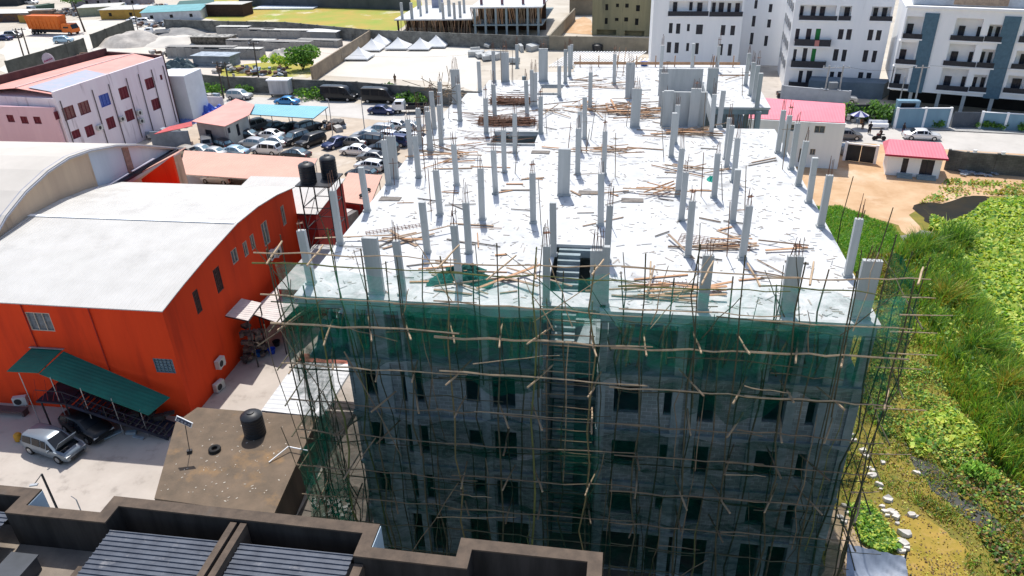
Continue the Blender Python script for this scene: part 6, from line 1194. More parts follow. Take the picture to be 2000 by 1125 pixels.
mb = MB(); mb.b2(-76.2, -70.9, 111.6, 117, 0, 7.4); mb.build('white_annex', M('white_annex_paint', (.68, .71, .74), (.6, .63, .66), scale=.5, rough=.85), label='plain white annex block behind the right end of the pink building', cat='annex')
crumple('blue_plastic_pile', P(402, 222), 7.5, 4.0, 1.5, M('blue_plastic_heap', (.02, .07, .42), (.12, .2, .6), scale=2.5, rough=.4), 'heap of blue plastic sheets and drums between the white annex and the pink hut', 'plastic heap', n=22, seed=11)
crumple('pale_blue_sheet', P(362, 238), 4.5, 1.6, .5, M('pale_blue_plastic', (.25, .32, .6), rough=.5), 'pale blue plastic sheet lying beside the red roof strip', 'plastic sheet', n=12, seed=4)
boundary('pale_low_wall', 'pale low wall with a white top behind the blue plastic heap', [(362, 205), (436, 208)], 1.6, M('pale_wall', (.55, .5, .5), rough=.9), piers=6)
a, b = P(300, 288), P(374, 286); wl = Wall(a, b); mb = MB(); wl.box(mb, 0, wl.len, 0, 2.4, -.12, .12); mb.build('grey_side_wall', M('blue_grey_wall', (.22, .26, .31), (.15, .18, .22), scale=.8, rough=.9), label='blue grey wall left of the pink roofed hut', cat='wall')
mb = MB(); q = [P(300, 262, 2.5), P(376, 246, 2.5), P(374, 237, 2.7), P(330, 247, 2.7)]; mb.sheet(*q, .06); mb.build('red_roof_strip', M('red_strip', (.55, .09, .1), (.4, .07, .07), rough=.7), label='narrow red roof strip on the blue grey wall', cat='roof strip')
person('person in a red cap among goods at the foot of the pale pink wall', 281, 262, M('cloth_red', (.5, .05, .05), rough=.9), cl['navy'], 0)
HT = thing('pink_roofed_hut', 'grey beige hut with a salmon pink sheet roof left of the light blue canopy', 'hut', (-61, 102, 0))
rp = [P(374, 238, 3.3), P(439, 248, 3.3), P(487, 224, 3.4), P(497, 203, 3.5), P(460, 190, 3.6), P(418, 214, 3.5)]
mb = MB(); mb.prism([(p.x, p.y) for p in rp], 3.32, 3.4); mb.build('roof', saln, HT)
wl1 = Wall((rp[0].x+.5, rp[0].y+.4), (rp[1].x-.2, rp[1].y+.5)); wl2 = Wall((rp[1].x-.22, rp[1].y+.55), (rp[2].x-.3, rp[2].y))
beige = M('hut_beige', (.36, .34, .33), (.28, .26, .26), scale=.8, rough=.9)
facade(HT, wl1, [(401, 254, 415, 270)], [], 3.3, beige, bars=3, name='front_wall'); facade(HT, wl2, [(443, 249, 451, 261), (461, 241, 470, 266)], [], 3.29, M('hut_side', (.45, .46, .43), rough=.9), name='side_wall')
LB = canopy('light_blue_canopy', 'long light blue canopy roof over dark cars beside the pink roofed hut', [tuple(P(474, 222, 3.0)), tuple(P(612, 231, 3.0)), tuple(P(641, 208, 3.2)), tuple(P(498, 203, 3.2))], ribroof('light_blue_sheet', (.20, .45, .56), (.17, .40, .50), .5, 0, scale=.4, rough=.6), [(P(x, y, 3).x, P(x, y, 3).y, 2.95) for x, y in ((485, 222), (530, 225), (570, 228), (609, 230), (635, 210), (560, 206), (505, 205))])
KI = thing('white_kiosk', 'dirty white kiosk box on short legs against the street wall', 'kiosk', tuple(P(551, 190)))
c = P(551, 188); mb = MB(); mb.b2(c.x-1.9, c.x+1.9, c.y-.9, c.y+.9, .6, 3.0); mb.build('cabin', M('dirty_white', (.55, .54, .53), (.36, .35, .35), scale=1.2, rough=.85, streak=True), KI); mb = MB(); mb.b2(c.x-2.1, c.x+2.1, c.y-1.1, c.y+1.1, 3.002, 3.2); mb.build('roof', white, KI)
mb = MB(); [mb.b2(c.x+x-.1, c.x+x+.1, c.y-.6, c.y-.4, 0, .6) for x in (-1.7, 1.7)]; mb.build('leg', steel_d, KI)
# walls
boundary('street_wall', 'long dark block wall on the far side of the street behind the black vans', [(322, 166), (440, 178), (575, 184), (700, 190), (800, 199), (905, 209), (980, 214)], 2.7, blockw, piers=5)
boundary('lot_side_wall', 'long sunlit block wall running back along the left of the pale sand lot', [(612, 160), (668, 122), (724, 84)], 2.8, M('brownish_block', (.30, .24, .17), (.20, .16, .12), scale=.4, rough=.95, c3=(.1, .08, .06), s3=.6, t3=.58, w3=.2), piers=400)
boundary('rear_yard_wall', 'grey block wall along the back of the builders yard and tents', [(326, 60), (450, 64), (560, 66), (724, 83), (920, 92), (1072, 98)], 2.9, blockw, piers=5)
boundary('beige_yard_wall', 'beige plastered wall in front of the olive building', [(1073, 98), (1180, 100), (1296, 104)], 3.0, M('beige_plaster', (.28, .25, .19), (.2, .18, .14), scale=.4, rough=.9), piers=5)
boundary('beige_side_wall', 'beige wall running back along the left of the olive building yard', [(1073, 97), (1122, 40)], 3.0, MATS['beige_plaster'], piers=300)
boundary('dark_far_wall', 'tall dark grey wall across the far end of the grass field', [(470, 12), (640, 15), (802, 20)], 4.5, M('dark_far_render', (.07, .08, .09), (.1, .11, .12), scale=.3, rough=.9), piers=6)
boundary('dark_yard_wall', 'dark mossy wall slanting between the sandy road and the pink building', [(22, 152), (100, 128), (170, 104)], 3.4, M('mossy_dark_wall', (.07, .07, .06), (.13, .13, .11), scale=.5, rough=.95), piers=6)
boundary('short_dark_wall', 'short dark wall from the yard gate up to the wrecked cars', [(184, 94), (262, 62)], 3.2, MATS['mossy_dark_wall'], piers=6)
SGn = thing('round_sign', 'round pale pink sign with a crimson scrawl above the dark mossy wall', 'sign', tuple(P(102, 140)))
c = P(102, 140); d = _ray(102, 124); t_ = c.y/d.y; zc = CZ+d.z*t_; mb = MB(); zc += .7; mb.bar((c.x, c.y-.05, zc), (c.x, c.y+.05, zc), 1.5, 24); mb.build('disc', M('sign_pink', (.62, .50, .55), rough=.6), SGn)
mb = MB(); mb.bar((c.x, c.y+.1, 0), (c.x, c.y+.1, zc), .08, 6); mb.build('post', steel_d, SGn); mb = MB(); mb.path([(c.x-1.1+.22*k_, c.y-.09, zc-.35+.07*k_+(.22 if k_ % 2 else -.12)) for k_ in range(11)], .09, 4); mb.build('lettering', M('sign_crimson', (.45, .03, .16), rough=.6), SGn)
# tents
tentm = M('tent_white', (.74, .74, .73), (.64, .65, .66), scale=.4, rough=.8)
for i, (px, py, s, lab) in enumerate(((742, 88, 5, 'white pyramid tent farthest left by the corner of the side wall'), (728, 98, 5, 'white pyramid tent just in front of the leftmost far one'), (779, 95, 5.2, 'white pyramid tent second along the rear wall'), (822, 96, 5.0, 'white pyramid tent third along the rear wall with a steep peak'), (853, 91, 5.2, 'white pyramid tent at the right end of the row'), (703, 115, 5.2, 'white pyramid tent nearest the street beside the side wall'))):
    c = P(px, py); mb = MB(); h = s/2; n = 5
    cs = [(-h, -h), (h, -h), (h, h), (-h, h)]; rings = []
    for k in range(n+1):
        u = k/n; ww_ = (1-u)**1.35+.0; rings.append([(c.x+x*ww_, c.y+y*ww_, .55+2.1*u) for x, y in cs])
    rings.insert(0, [(c.x+x, c.y+y, .3) for x, y in cs])
    vs = [p for r in rings for p in r]; mb.add(vs, [(i_*4+j, i_*4+(j+1) % 4, (i_+1)*4+(j+1) % 4, (i_+1)*4+j) for i_ in range(len(rings)-1) for j in range(4)])
    for x, y in cs: mb.bar((c.x+x*.97, c.y+y*.97, 0), (c.x+x*.97, c.y+y*.97, .5), .05, 4)
    mb.build('canopy_tent', tentm, label=lab, cat='tent', group='white tents on the sand lot')
# unfinished buildings beyond
U1 = thing('unfinished_slab_building', 'low unfinished building with bare columns on a white slab over timber props at the top', 'unfinished building', (-48, 200, 0))
mb = MB(); mb.b2(-59.5, -38.8, 190.5, 214, 3.3, 3.6); mb.build('slab', slabm, U1)
mb = MB()
for k in range(9): mb.b2(-59+k*2.5, -58.6+k*2.5, 191, 191.4, 0, 3.3)
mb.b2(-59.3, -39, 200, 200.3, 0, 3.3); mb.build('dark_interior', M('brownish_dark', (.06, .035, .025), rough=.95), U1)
for k, (px, py, w_) in enumerate(((786, 36, .6), (805, 36, .7), (822, 30, .5), (834, 24, .6), (864, 38, .6), (886, 38, .6), (878, 30, .8), (899, 33, .6), (907, 24, .6), (817, 16, .5), (860, 22, .6))):
    c = P(px, py, 3.6); mb = MB(); mb.box((c.x, max(c.y, 191.2), 3.6+1.9), (w_, .5, 3.8)); mb.build('column', conc, U1)
mb = MB(); c = P(855, 14, 3.6); mb.box((c.x, c.y, 5.4), (3.2, .4, 3.6)); mb.build('shear_wall', M('blue_grey_formwork', (.36, .38, .48), rough=.7), U1)
G3 = 'timber props of the far unfinished buildings'
for k in range(60):
    x = random.uniform(-58.5, -40); mb = MB(); mb.bar((x, 190.6+random.uniform(0, 2), 0), (x+random.uniform(-.6, .6), 190.9, 3.3), .09, 4); mb.build('timber_prop', random.choice((timber, bamboo, timber_o)), label='timber prop under the low white slab of the far left unfinished building', cat='timber prop', group=G3)
U2 = thing('unfinished_slab_building', 'two level unfinished building packed with brown timber props at the top centre', 'unfinished building', (-28, 200, 0))
e0 = PY(918, 14, 187.5); e1 = PY(1059, 19, 187.5); zt2 = e0.z
mb = MB(); mb.b2(e0.x, e1.x, 187.3, 215, zt2-.3, zt2); mb.build('slab', slabm, U2)
zm_ = PY(990, 48, 187.5).z; mb = MB(); mb.b2(e0.x+.5, e1.x, 187.6, 215, zm_-.3, zm_); mb.build('floor_slab', conc_f, U2)
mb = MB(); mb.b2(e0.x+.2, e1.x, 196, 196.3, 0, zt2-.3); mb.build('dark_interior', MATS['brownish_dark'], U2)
for k in range(7):
    x = e0.x+1+(e1.x-e0.x-2)*k/6; mb = MB(); mb.b2(x-.25, x+.25, 187.7, 188.2, 0, zt2-.3); mb.build('column', conc_f, U2)
    if k % 2 == 0: mb = MB(); mb.box((x+1, 192, zt2+1.8), (.6, .6, 3.6)); mb.build('roof_column', M('plum_column', (.22, .13, .15), rough=.8), U2)
for k in range(85):
    x = random.uniform(e0.x+.3, e1.x-.2); mb = MB(); mb.bar((x, 187.8+random.uniform(0, 2), zm_), (x+random.uniform(-.7, .7), 188, zt2-.3), .1, 4); mb.build('timber_prop', random.choice((timber, bamboo, timber_o)), label='timber prop packed between the slabs of the far two level building', cat='timber prop', group=G3)
ol = M('olive_render', (.30, .27, .16), (.20, .19, .12), scale=.35, rough=.9, c3=(.10, .10, .08), s3=.4, t3=.56, w3=.2, streak=True)
OB = thing('olive_building', 'unfinished olive yellow blockwork building with small dark windows at the top', 'building', (-2, 190, 0)); wo = Wall((-9.4, 188.5), (4.8, 186.5))
facade(OB, wo, [(1182, 8, 1188, 20), (1203, 7, 1209, 14), (1221, 7, 1228, 15), (1242, 10, 1250, 22), (1181, 35, 1187, 47), (1201, 35, 1208, 41), (1219, 34, 1227, 42), (1240, 36, 1247, 49)], [((1162, 58, 1207, 68), []), ((1216, 60, 1262, 70), [])], 13.5, ol, fm=dark, gm=dark)
mb = MB(); mb.prism([(-9.4, 190.1), (4.8, 188.1), (7, 204), (-7, 206)], 0, 13.4); mb.build('rear_mass', M('dark_grey_render', (.16, .16, .15), rough=.9), OB)  # rear mass and wing use a darker grey than the front
mb = MB(); mb.prism([(4.9, 187.2), (9, 186.6), (11, 200), (7, 200)], 0, 13.3); mb.build('grey_wing', MATS['dark_grey_render'], OB)
patch('yard_sand_heap', [(1100, 64), (1112, 44), (1140, 33), (1155, 40), (1156, 68)], .05, sando, jit=.3, step=2)
c = P(1133, 30); mb = MB(); mb.b2(c.x-3, c.x+3.5, c.y, c.y+5, 0, 4.2); mb.b2(c.x-3.3, c.x+3.8, c.y-.4, c.y+5, 4.201, 4.5); mb.build('block_hut', MATS['beige_plaster'], label='small roofless looking beige block hut behind the orange sand', cat='hut')

# builders yard
def shed(name, lab, px, py, w_, d_, h_, wm_, rm_, rz=0, over=.3, cat='shed', slope=.0, win=0):
    c = P(px, py); t = thing(name, lab, cat, (c.x, c.y, 0), R_(rz)); mb = MB(); mb.b2(-w_/2, w_/2, 0, d_, 0, h_); mb.build('wall', wm_, t, local=True)
    mb = MB(); mb.sheet((-w_/2-over, -over, h_+.08), (w_/2+over, -over, h_+.08), (w_/2+over, d_+over, h_+.08+slope), (-w_/2-over, d_+over, h_+.08+slope), .07); mb.build('roof', rm_, t, local=True)
    for k in range(win): mb = MB(); mb.b2(-w_/2+w_*(k+.5)/win-.45, -w_/2+w_*(k+.5)/win+.45, -.03, -.002, h_*.35, h_*.7); mb.build('window', dark, t, local=True)
    return t
pale = M('pale_old_sheet', (.55, .54, .5), (.42, .41, .38), scale=.5, rough=.8); teal = M('teal_sheet', (.16, .38, .40), (.12, .3, .32), scale=.5, rough=.7); must = M('mustard_wall', (.42, .27, .06), (.33, .2, .05), scale=.6, rough=.85)
shed('mustard_shed', 'mustard walled shed with a pale roof beside the sandy road', 238, 38, 13, 9, 2.8, must, pale, 4, win=2)
shed('pale_long_shed', 'long pale green shed left of the mustard one', 195, 31, 12, 8, 2.6, M('pale_green_wall', (.33, .36, .26), rough=.85), pale, 20)
shed('teal_roofed_shed', 'white walled shed with a teal sheet roof at the yard corner', 337, 41, 17, 8, 2.6, M('whitewash', (.55, .56, .58), rough=.85), teal, 14, slope=.8, win=3)
shed('green_container', 'dark green container standing end on behind the teal roofed shed', 385, 30, 10, 10, 3.2, M('bottle_green', (.03, .11, .10), rough=.7), M('bottle_green', (0, 0, 0)), 25)
shed('brown_field_hut', 'dark brown hut with a pale flat roof standing in the grass field', 441, 32, 12, 6, 3.4, M('dark_brown_boards', (.08, .045, .035), (.05, .03, .025), scale=2, rough=.9), pale, -3, win=0)
shed('pink_eaved_shop', 'long low shop row with a pink eave at the top left edge', 205, 13, 26, 9, 2.8, M('shop_dark_front', (.16, .13, .15), (.3, .28, .3), scale=.4, rough=.8), M('pink_eave', (.6, .38, .42), (.55, .5, .5), scale=.2, rough=.8), -2, win=6)
shed('white_roofed_stall', 'open stall with a white sheet roof over dark goods at the left edge', 22, 43, 18, 8, 2.5, M('stall_dark', (.05, .05, .07), (.15, .08, .04), scale=.8, rough=.9), M('white_sheet2', (.65, .64, .6), rough=.8), 4)
shed('yellow_stall', 'small mustard stall beside the white roofed stall', 55, 45, 7, 5, 2.2, must, MATS['brownish_dark'], -12)
shed('dark_left_shed', 'dark shed in the top left corner beside the grass', 5, 12, 12, 8, 3, M('charcoal_wall', (.04, .045, .05), rough=.8), M('charcoal_roof', (.06, .065, .07), rough=.8), 4)
shed('burnt_shed', 'blackened open shed with a tattered white roof in the builders yard', 412, 89, 10.5, 3.5, 2.0, M('soot_black', (.02, .018, .016), (.2, .18, .15), scale=1.2, rough=.95), M('tattered_white', (.5, .48, .44), (.03, .03, .03), scale=.9, rough=.9), -2)
shed('slate_container', 'slate grey open box store with a ragged pale top in the weedy yard', 415, 130, 9, 4, 2.2, M('slate_box', (.13, .16, .19), (.22, .25, .28), scale=.8, rough=.8), M('ragged_pale', (.42, .47, .52), (.2, .24, .28), scale=1, rough=.8), -4)
crumple('dark_tarpaulin', P(352, 130), 7, 5, 1.8, M('dark_green_tarp', (.05, .08, .09), (.12, .17, .18), scale=.6, rough=.8), 'dark tarpaulin draped over a heap behind the pink building', 'tarpaulin', n=14, seed=21)
shed('wrapped_stack', 'block stack wrapped in a bright white sheet at the right of the yard', 632, 80, 7, 3, 2.2, M('stack_grey', (.25, .26, .27), rough=.9), M('bright_sheet', (.7, .7, .7), rough=.7), -8, over=.6)
greyc = M('grey_block_stack', (.33, .32, .30), (.24, .23, .22), scale=.6, rough=.95, bump=.4, bscale=3)
for i, (px, py, w_, h_, rz, lab) in enumerate(((392, 114, 17, 2.4, -3, 'long low grey block structure in front of the burnt shed'), (470, 116, 10, 2.2, -3, 'grey block row right of the long low structure'), (560, 100, 12, 2.0, -6, 'grey block row nearest the green bush'), (455, 72, 9, 2.4, -4, 'grey covered block stack by the rear wall, leftmost'), (500, 74, 10, 2.0, -4, 'grey block stack by the rear wall, second from left'), (560, 76, 14, 2.0, -5, 'long blue grey block stack by the rear wall'), (620, 92, 11, 1.5, -8, 'low grey slab stack before the white wrapped one'), (500, 95, 9, 1.8, -5, 'dull grey stack in the middle of the yard'), (465, 96, 6, 2.0, -5, 'small grey stack right of the burnt shed'))):
    c = P(px, py); t = thing('block_stack', lab, 'block stack', (c.x, c.y, 0), R_(rz), 'block stacks in the builders yard'); mb = MB()
    x = -w_/2
    while x < w_/2: l = random.uniform(1.2, 2.2); hh_ = h_*random.uniform(.85, 1); mb.b2(x, min(x+l, w_/2)-.05, 0, 2.6, 0, hh_); x += l
    mb.build('blocks', greyc, t, local=True); mb = MB(); mb.box((0, 1.3, h_+.06), (w_*1.01, 2.2, .08), rz=.005); mb.build('top_sheet', pale if i % 2 else greyc, t, local=True)
def heap(name, lab, px, py, r, h, mt, seed=1, kind=None, n=22):
    c = P(px, py); rnd = random.Random(seed); mb = MB(); vs = []
    for j in range(n+1):
        for i in range(n+1):
            u, v = i/n*2-1, j/n*2-1; d = math.hypot(u, v); z = h*max(0, (1-d*d))*(.8+.25*math.sin(5*u+seed)*math.cos(6*v+seed))+rnd.uniform(0, h*.08)*(d < .95); vs.append((c.x+u*r, c.y+v*r*.8, max(z, 0)-.03))
    mb.add(vs, [(j*(n+1)+i, j*(n+1)+i+1, (j+1)*(n+1)+i+1, (j+1)*(n+1)+i) for j in range(n) for i in range(n)])
    mb.build(name, mt, label=lab, cat='heap', smooth=True)
heap('sand_heap', 'grey sand heap left of the white flatbed lorry', 262, 84, 9, 3.2, M('grey_sand', (.52, .48, .43), (.34, .31, .28), scale=.5, rough=.95), 3)
heap('sand_heap', 'broad pale sand heap right of the white flatbed lorry', 345, 84, 8.5, 2.0, sandw, 5)
heap('sand_heap', 'low dark gravel heap against the rear yard wall', 355, 64, 8, 1.4, greyc, 7); heap('sand_heap', 'small pale sand heap beside the green bush', 548, 112, 3, 2.2, sandw, 9)
shed('white_field_slab', 'low white sheet lying in the middle of the grass field', 552, 19, 20, 7, .35, white, M('blueish_white', (.55, .6, .66), rough=.7), -1)
rnd = random.Random(5); SCM = [M('scrap_rust', (.22, .12, .08), (.08, .06, .05), scale=1.5, rough=.9), M('scrap_pale', (.5, .48, .45), (.25, .24, .23), scale=1.5, rough=.8), M('scrap_dark', (.05, .05, .055), (.14, .13, .12), scale=1.5, rough=.8), M('scrap_blue', (.16, .24, .34), (.4, .42, .44), scale=1.5, rough=.7)]
for i, (px, py, sx, sy, n, lab) in enumerate(((120, 30, 7, 3, 46, 'rusty scrap heap between the pale lorry cab and the orange lorry'), (70, 26, 6, 3, 36, 'mixed scrap heap behind the mustard stall'), (150, 22, 8, 3, 46, 'pale and rusty scrap strewn before the shop row'), (40, 160, 8, 4, 40, 'stacked junk inside the dark mossy wall by the left edge'), (75, 150, 6, 3, 26, 'junk along the foot of the dark mossy wall under the round sign'), (135, 128, 6, 2, 24, 'pale boards piled against the dark mossy wall'), (175, 115, 4, 3, 20, 'red framed scrap beside the yard gate'), (300, 52, 7, 2, 34, 'car wreck parts along the rear yard wall'), (345, 105, 5, 2, 20, 'rubble between the low block structure and the dark tarpaulin'), (455, 140, 6, 2, 26, 'weedy rubble at the right of the slate box store'), (520, 145, 6, 3, 30, 'white rubble among weeds left of the green bush'), (540, 88, 8, 2, 24, 'rubble strip in the middle of the builders yard'), (385, 195, 6, 1.5, 22, 'goods laid along the street behind the pale low wall'), (120, 250, 4, 2, 0, ''), (262, 290, 0, 0, 0, ''), (290, 268, 5, 2, 30, 'goods and junk at the foot of the pale pink wall'), (15, 190, 5, 3, 0, ''), (30, 60, 9, 2, 0, ''), (290, 15, 9, 3, 34, 'upright grey sheets and wrecks at the top of the yard road'), (650, 250, 1.6, 1.6, 16, 'pipework beside the right end of the light blue canopy'), (1700, 238, 4, 1, 14, 'street clutter behind the umbrella'), (1650, 300, 2, 1, 12, 'planks leaning by the black double gate'))):
    if not n: continue
    c = P(px, py); mb = MB(); 
    for k in range(n):
        x, y = rnd.gauss(0, sx*.5), rnd.gauss(0, sy*.5); s_ = rnd.uniform(.3, 1.5); mb.cur = rnd.randrange(4); mb.box((c.x+x, c.y+y, rnd.uniform(.15, .9)), (s_*1.3, s_*.7, rnd.uniform(.15, .9)), rz=rnd.random()*3, rx=rnd.gauss(0, .25))
    mb.build('junk_heap', SCM, label=lab, cat='junk')
# concrete scraps and pole rack behind the far roof edge
c = P(1160, 128); mb = MB()
for k in range(26): mb.bar((c.x-9+k*.62, c.y-2, .2+(.02*k)), (c.x-5+k*.62, c.y+9, 1.0), .11, 5)
mb.build('pole_rack', white, label='rack of white slanted poles laid out behind the far roof edge', cat='pole rack')
c = P(1245, 128); mb = MB()
for k in range(12): mb.bar((c.x-5+k*.8, c.y, .2), (c.x-4+k*.8, c.y+4, .6), .13, 5)
mb.build('pole_rack', white, label='shorter rack of white poles right of the long slanted rack', cat='pole rack')
for i in range(14):
    c = P(random.uniform(925, 1050), random.uniform(92, 128)); mb = MB(); mb.box((c.x, c.y, .7), (random.uniform(1.5, 4), random.uniform(.6, 1.8), random.uniform(.4, 1.4)), rz=random.random()*3, rx=random.uniform(-.3, .3)); mb.build('concrete_fragment', conc, label='broken pale concrete piece dumped behind the far left roof edge', cat='concrete piece', group='concrete pieces behind the building')
c = P(1167, 100); mb = MB(); mb.lathe(c, [(1.1, 0), (1.2, 1.3), (1.0, 1.5), (.3, 1.6)], 14); mb.build('black_round_tank', black_pl, label='low black round tank against the beige wall', cat='water tank', smooth=True)

# ================================================================== vegetation
def inpoly(x, y, q):
    r = False; j = len(q)-1
    for i in range(len(q)):
        if (q[i][1] > y) != (q[j][1] > y) and x < (q[j][0]-q[i][0])*(y-q[i][1])/(q[j][1]-q[i][1])+q[i][0]: r = not r
        j = i
    return r
def sample(pts, n, rnd, clump=0.0, cs=1.5):
    q = [(P(*p).x, P(*p).y) for p in pts]; x0, x1 = min(p[0] for p in q), max(p[0] for p in q); y0, y1 = min(p[1] for p in q), max(p[1] for p in q); out = []; tries = 0
    cen = [(rnd.uniform(x0, x1), rnd.uniform(y0, y1)) for _ in range(max(1, int((x1-x0)*(y1-y0)/(cs*cs*4))))] if clump else []
    while len(out) < n and tries < n*12:
        tries += 1
        if clump and rnd.random() < clump: c = rnd.choice(cen); x, y = rnd.gauss(c[0], cs*.5), rnd.gauss(c[1], cs*.5)
        else: x, y = rnd.uniform(x0, x1), rnd.uniform(y0, y1)
        if inpoly(x, y, q) and x > 12.15: out.append((x, y))
    return out
def leafmat(name, c, t=.35):
    mt = bpy.data.materials.new(name); mt.use_nodes = True; n = mt.node_tree; b = n.nodes['Principled BSDF']; b.inputs['Roughness'].default_value = .55
    o = n.nodes['Material Output']; tl = n.nodes.new('ShaderNodeBsdfTranslucent'); tl.inputs[0].default_value = (c[0]*1.1, c[1]*1.1, c[2]*.6, 1); mx = n.nodes.new('ShaderNodeMixShader'); mx.inputs[0].default_value = t
    ns = n.nodes.new('ShaderNodeTexNoise'); ns.inputs['Scale'].default_value = .8; geo = n.nodes.new('ShaderNodeNewGeometry'); n.links.new(geo.outputs['Position'], ns.inputs[0]); cr = n.nodes.new('ShaderNodeMixRGB'); cr.inputs[1].default_value = (*[v*.65 for v in c], 1); cr.inputs[2].default_value = (*[min(1, v*1.35) for v in c], 1); n.links.new(ns.outputs['Fac'], cr.inputs[0]); n.links.new(cr.outputs[0], b.inputs['Base Color'])
    n.links.new(b.outputs[0], mx.inputs[1]); n.links.new(tl.outputs[0], mx.inputs[2]); n.links.new(mx.outputs[0], o.inputs[0]); return mt
L_lime = leafmat('leaf_lime', (.44, .58, .08)); L_yel = leafmat('leaf_yellow_green', (.56, .60, .09)); L_grn = leafmat('leaf_green', (.19, .38, .05), .45); L_dk = leafmat('leaf_dark', (.07, .17, .03)); L_och = leafmat('leaf_ochre', (.42, .31, .05)); L_brn = leafmat('leaf_brown', (.16, .09, .03), .15)
def leaves(name, lab, pts, n, size, hmax, mats, wts, seed, clump=.5, cs=1.2, tilt=.6, lobes=1, cat='plants'):
    rnd = random.Random(seed); mb = MB(); k = list(range(len(mats)))
    for x, y in sample(pts, n, rnd, clump, cs):
        mb.cur = rnd.choices(k, wts)[0]; s = size*rnd.uniform(.55, 1.3); z = .04+rnd.random()**1.5*hmax; a = rnd.uniform(0, 6.28); tx, ty = rnd.gauss(0, tilt), rnd.gauss(0, tilt)
        ca, sa = math.cos(a), math.sin(a); P_ = lambda u, v: (x+u*ca-v*sa, y+u*sa+v*ca, max(.02, z+(u*tx+v*ty)))
        mb.add([P_(-s*.5, 0), P_(-.1*s, -s*.42), P_(s*.5, 0), P_(-.1*s, s*.42)], [(0, 1, 2, 3)])
    return mb.build(name, mats, label=lab, cat=cat, kind='stuff')
def blades(name, lab, pts, n, h, wd, mats, wts, seed, clump=.7, cs=.8, lean=.35, cat='grass'):
    rnd = random.Random(seed); mb = MB(); k = list(range(len(mats)))
    for x, y in sample(pts, n, rnd, clump, cs):
        mb.cur = rnd.choices(k, wts)[0]; hh_ = h*rnd.uniform(.5, 1.2); a = rnd.uniform(0, 6.28); lx, ly = rnd.gauss(.05, lean)*hh_, rnd.gauss(-.12, lean)*hh_; w2 = wd*rnd.uniform(.6, 1.2); cx, cy_ = math.cos(a)*w2, math.sin(a)*w2
        mb.add([(x-cx, y-cy_, 0), (x+cx, y+cy_, 0), (x+lx*.35+cx*.8, y+ly*.35+cy_*.8, hh_*.6), (x+lx*.35-cx*.8, y+ly*.35-cy_*.8, hh_*.6), (x+lx, y+ly, hh_*(1-.25*abs(lx+ly)/hh_))], [(0, 1, 2, 3), (3, 2, 4)])
    return mb.build(name, mats, label=lab, cat=cat, kind='stuff')
hy = [(1818, 425), (1850, 440), (1890, 425), (1930, 395), (1990, 388), (2060, 392), (2080, 560), (2080, 820), (2040, 780), (1990, 700), (1940, 640), (1900, 570), (1880, 500), (1850, 470), (1815, 450)]
leaves('water_hyacinth', 'dense mat of bright lime green broad leaves filling the swamp on the right', hy, 46000, .40, .5, [L_lime, L_yel, L_grn, L_dk], [5, 3, 3, 1], 1, .35, 1.5)
reed = [(1745, 490), (1780, 475), (1830, 478), (1872, 490), (1890, 560), (1930, 620), (1970, 680), (2030, 760), (2080, 860), (2080, 930), (2000, 900), (1950, 870), (1900, 800), (1865, 730), (1830, 680), (1800, 620), (1770, 570)]
blades('tall_reeds', 'tall dark green reeds growing in a band along the swamp edge', reed, 20000, 1.7, .035, [L_grn, L_dk, leafmat('reed_blue_green', (.15, .30, .11), .45), L_och, L_lime], [6, 4, 5, 2, 3], 2, .8, 1.1, .24, 'reeds')
for k_, (px, py, n_, lab_) in enumerate(((1800, 500, 900, 'darker clump of tall reeds at the near end by the wet silt'), (1862, 480, 1100, 'dark dense clump of reeds standing against the lime green leaves'), (1850, 600, 900, 'reed clump with brown stalks in the middle of the band'), (1905, 690, 1000, 'drooping reed clump in the lower middle of the band'), (1965, 780, 1000, 'yellowed reed clump near the right picture edge'), (1985, 850, 900, 'dark reed clump at the right picture edge'))):
    blades('reed_clump', lab_, [(px-22, py-14), (px+22, py-14), (px+26, py+14), (px-26, py+14)], n_, 2.5, .035, [L_dk, L_grn, L_och, L_lime], [(5, 3, 1, 1), (6, 3, 0, 1), (3, 3, 4, 1), (4, 4, 1, 1), (2, 3, 5, 1), (6, 2, 1, 1)][k_], 60+k_, .5, .5, .35, 'reeds')
blades('tall_reeds', 'dark green reeds at the right picture edge below the lime leaves', [(1880, 760), (1990, 800), (2080, 860), (2080, 1000), (2000, 960), (1930, 900)], 7000, 1.5, .045, [L_grn, L_dk, L_och, L_lime], [5, 3, 1.5, 2.5], 12, .7, 1.0, .25, 'reeds')
gb = [(1592, 405), (1640, 404), (1700, 428), (1745, 442), (1765, 478), (1745, 520), (1720, 560), (1690, 560), (1640, 500), (1605, 450)]
blades('bright_grass', 'bright green grass between the roof edge and the sandy clearing', gb, 16000, .42, .035, [L_grn, leafmat('grass_vivid', (.12, .36, .03)), L_lime, L_dk], [4, 5, 1.5, 1.5], 3, .3, 1.0, .5)
mid = [(1700, 560), (1755, 530), (1790, 590), (1830, 650), (1880, 720), (1925, 810), (1970, 860), (1960, 950), (1900, 960), (1830, 905), (1790, 865), (1720, 850), (1690, 800), (1705, 680)]
leaves('creeping_plants', 'mixed creeping plants and yellow green weeds along the building side', mid, 15000, .17, .4, [L_lime, L_grn, L_yel, L_dk, L_och], [3, 5, 2, 3, 3], 4, .85, .9)
leaves('reed_undergrowth', 'lime and green leaves scattered among the tall reeds', reed, 5000, .22, 1.3, [L_lime, L_grn, L_yel, L_dk], [3, 4, 2, 2], 34, .8, .9)
blades('marsh_sedge', 'mixed green and straw coloured sedge between the weeds and the tall reeds', [(1740, 520), (1775, 530), (1830, 640), (1900, 760), (1990, 870), (2010, 920), (1930, 880), (1860, 780), (1800, 690), (1750, 600)], 6500, .9, .03, [L_grn, L_och, L_dk, L_lime], [5, 3, 3, 3], 33, .6, .8, .3)
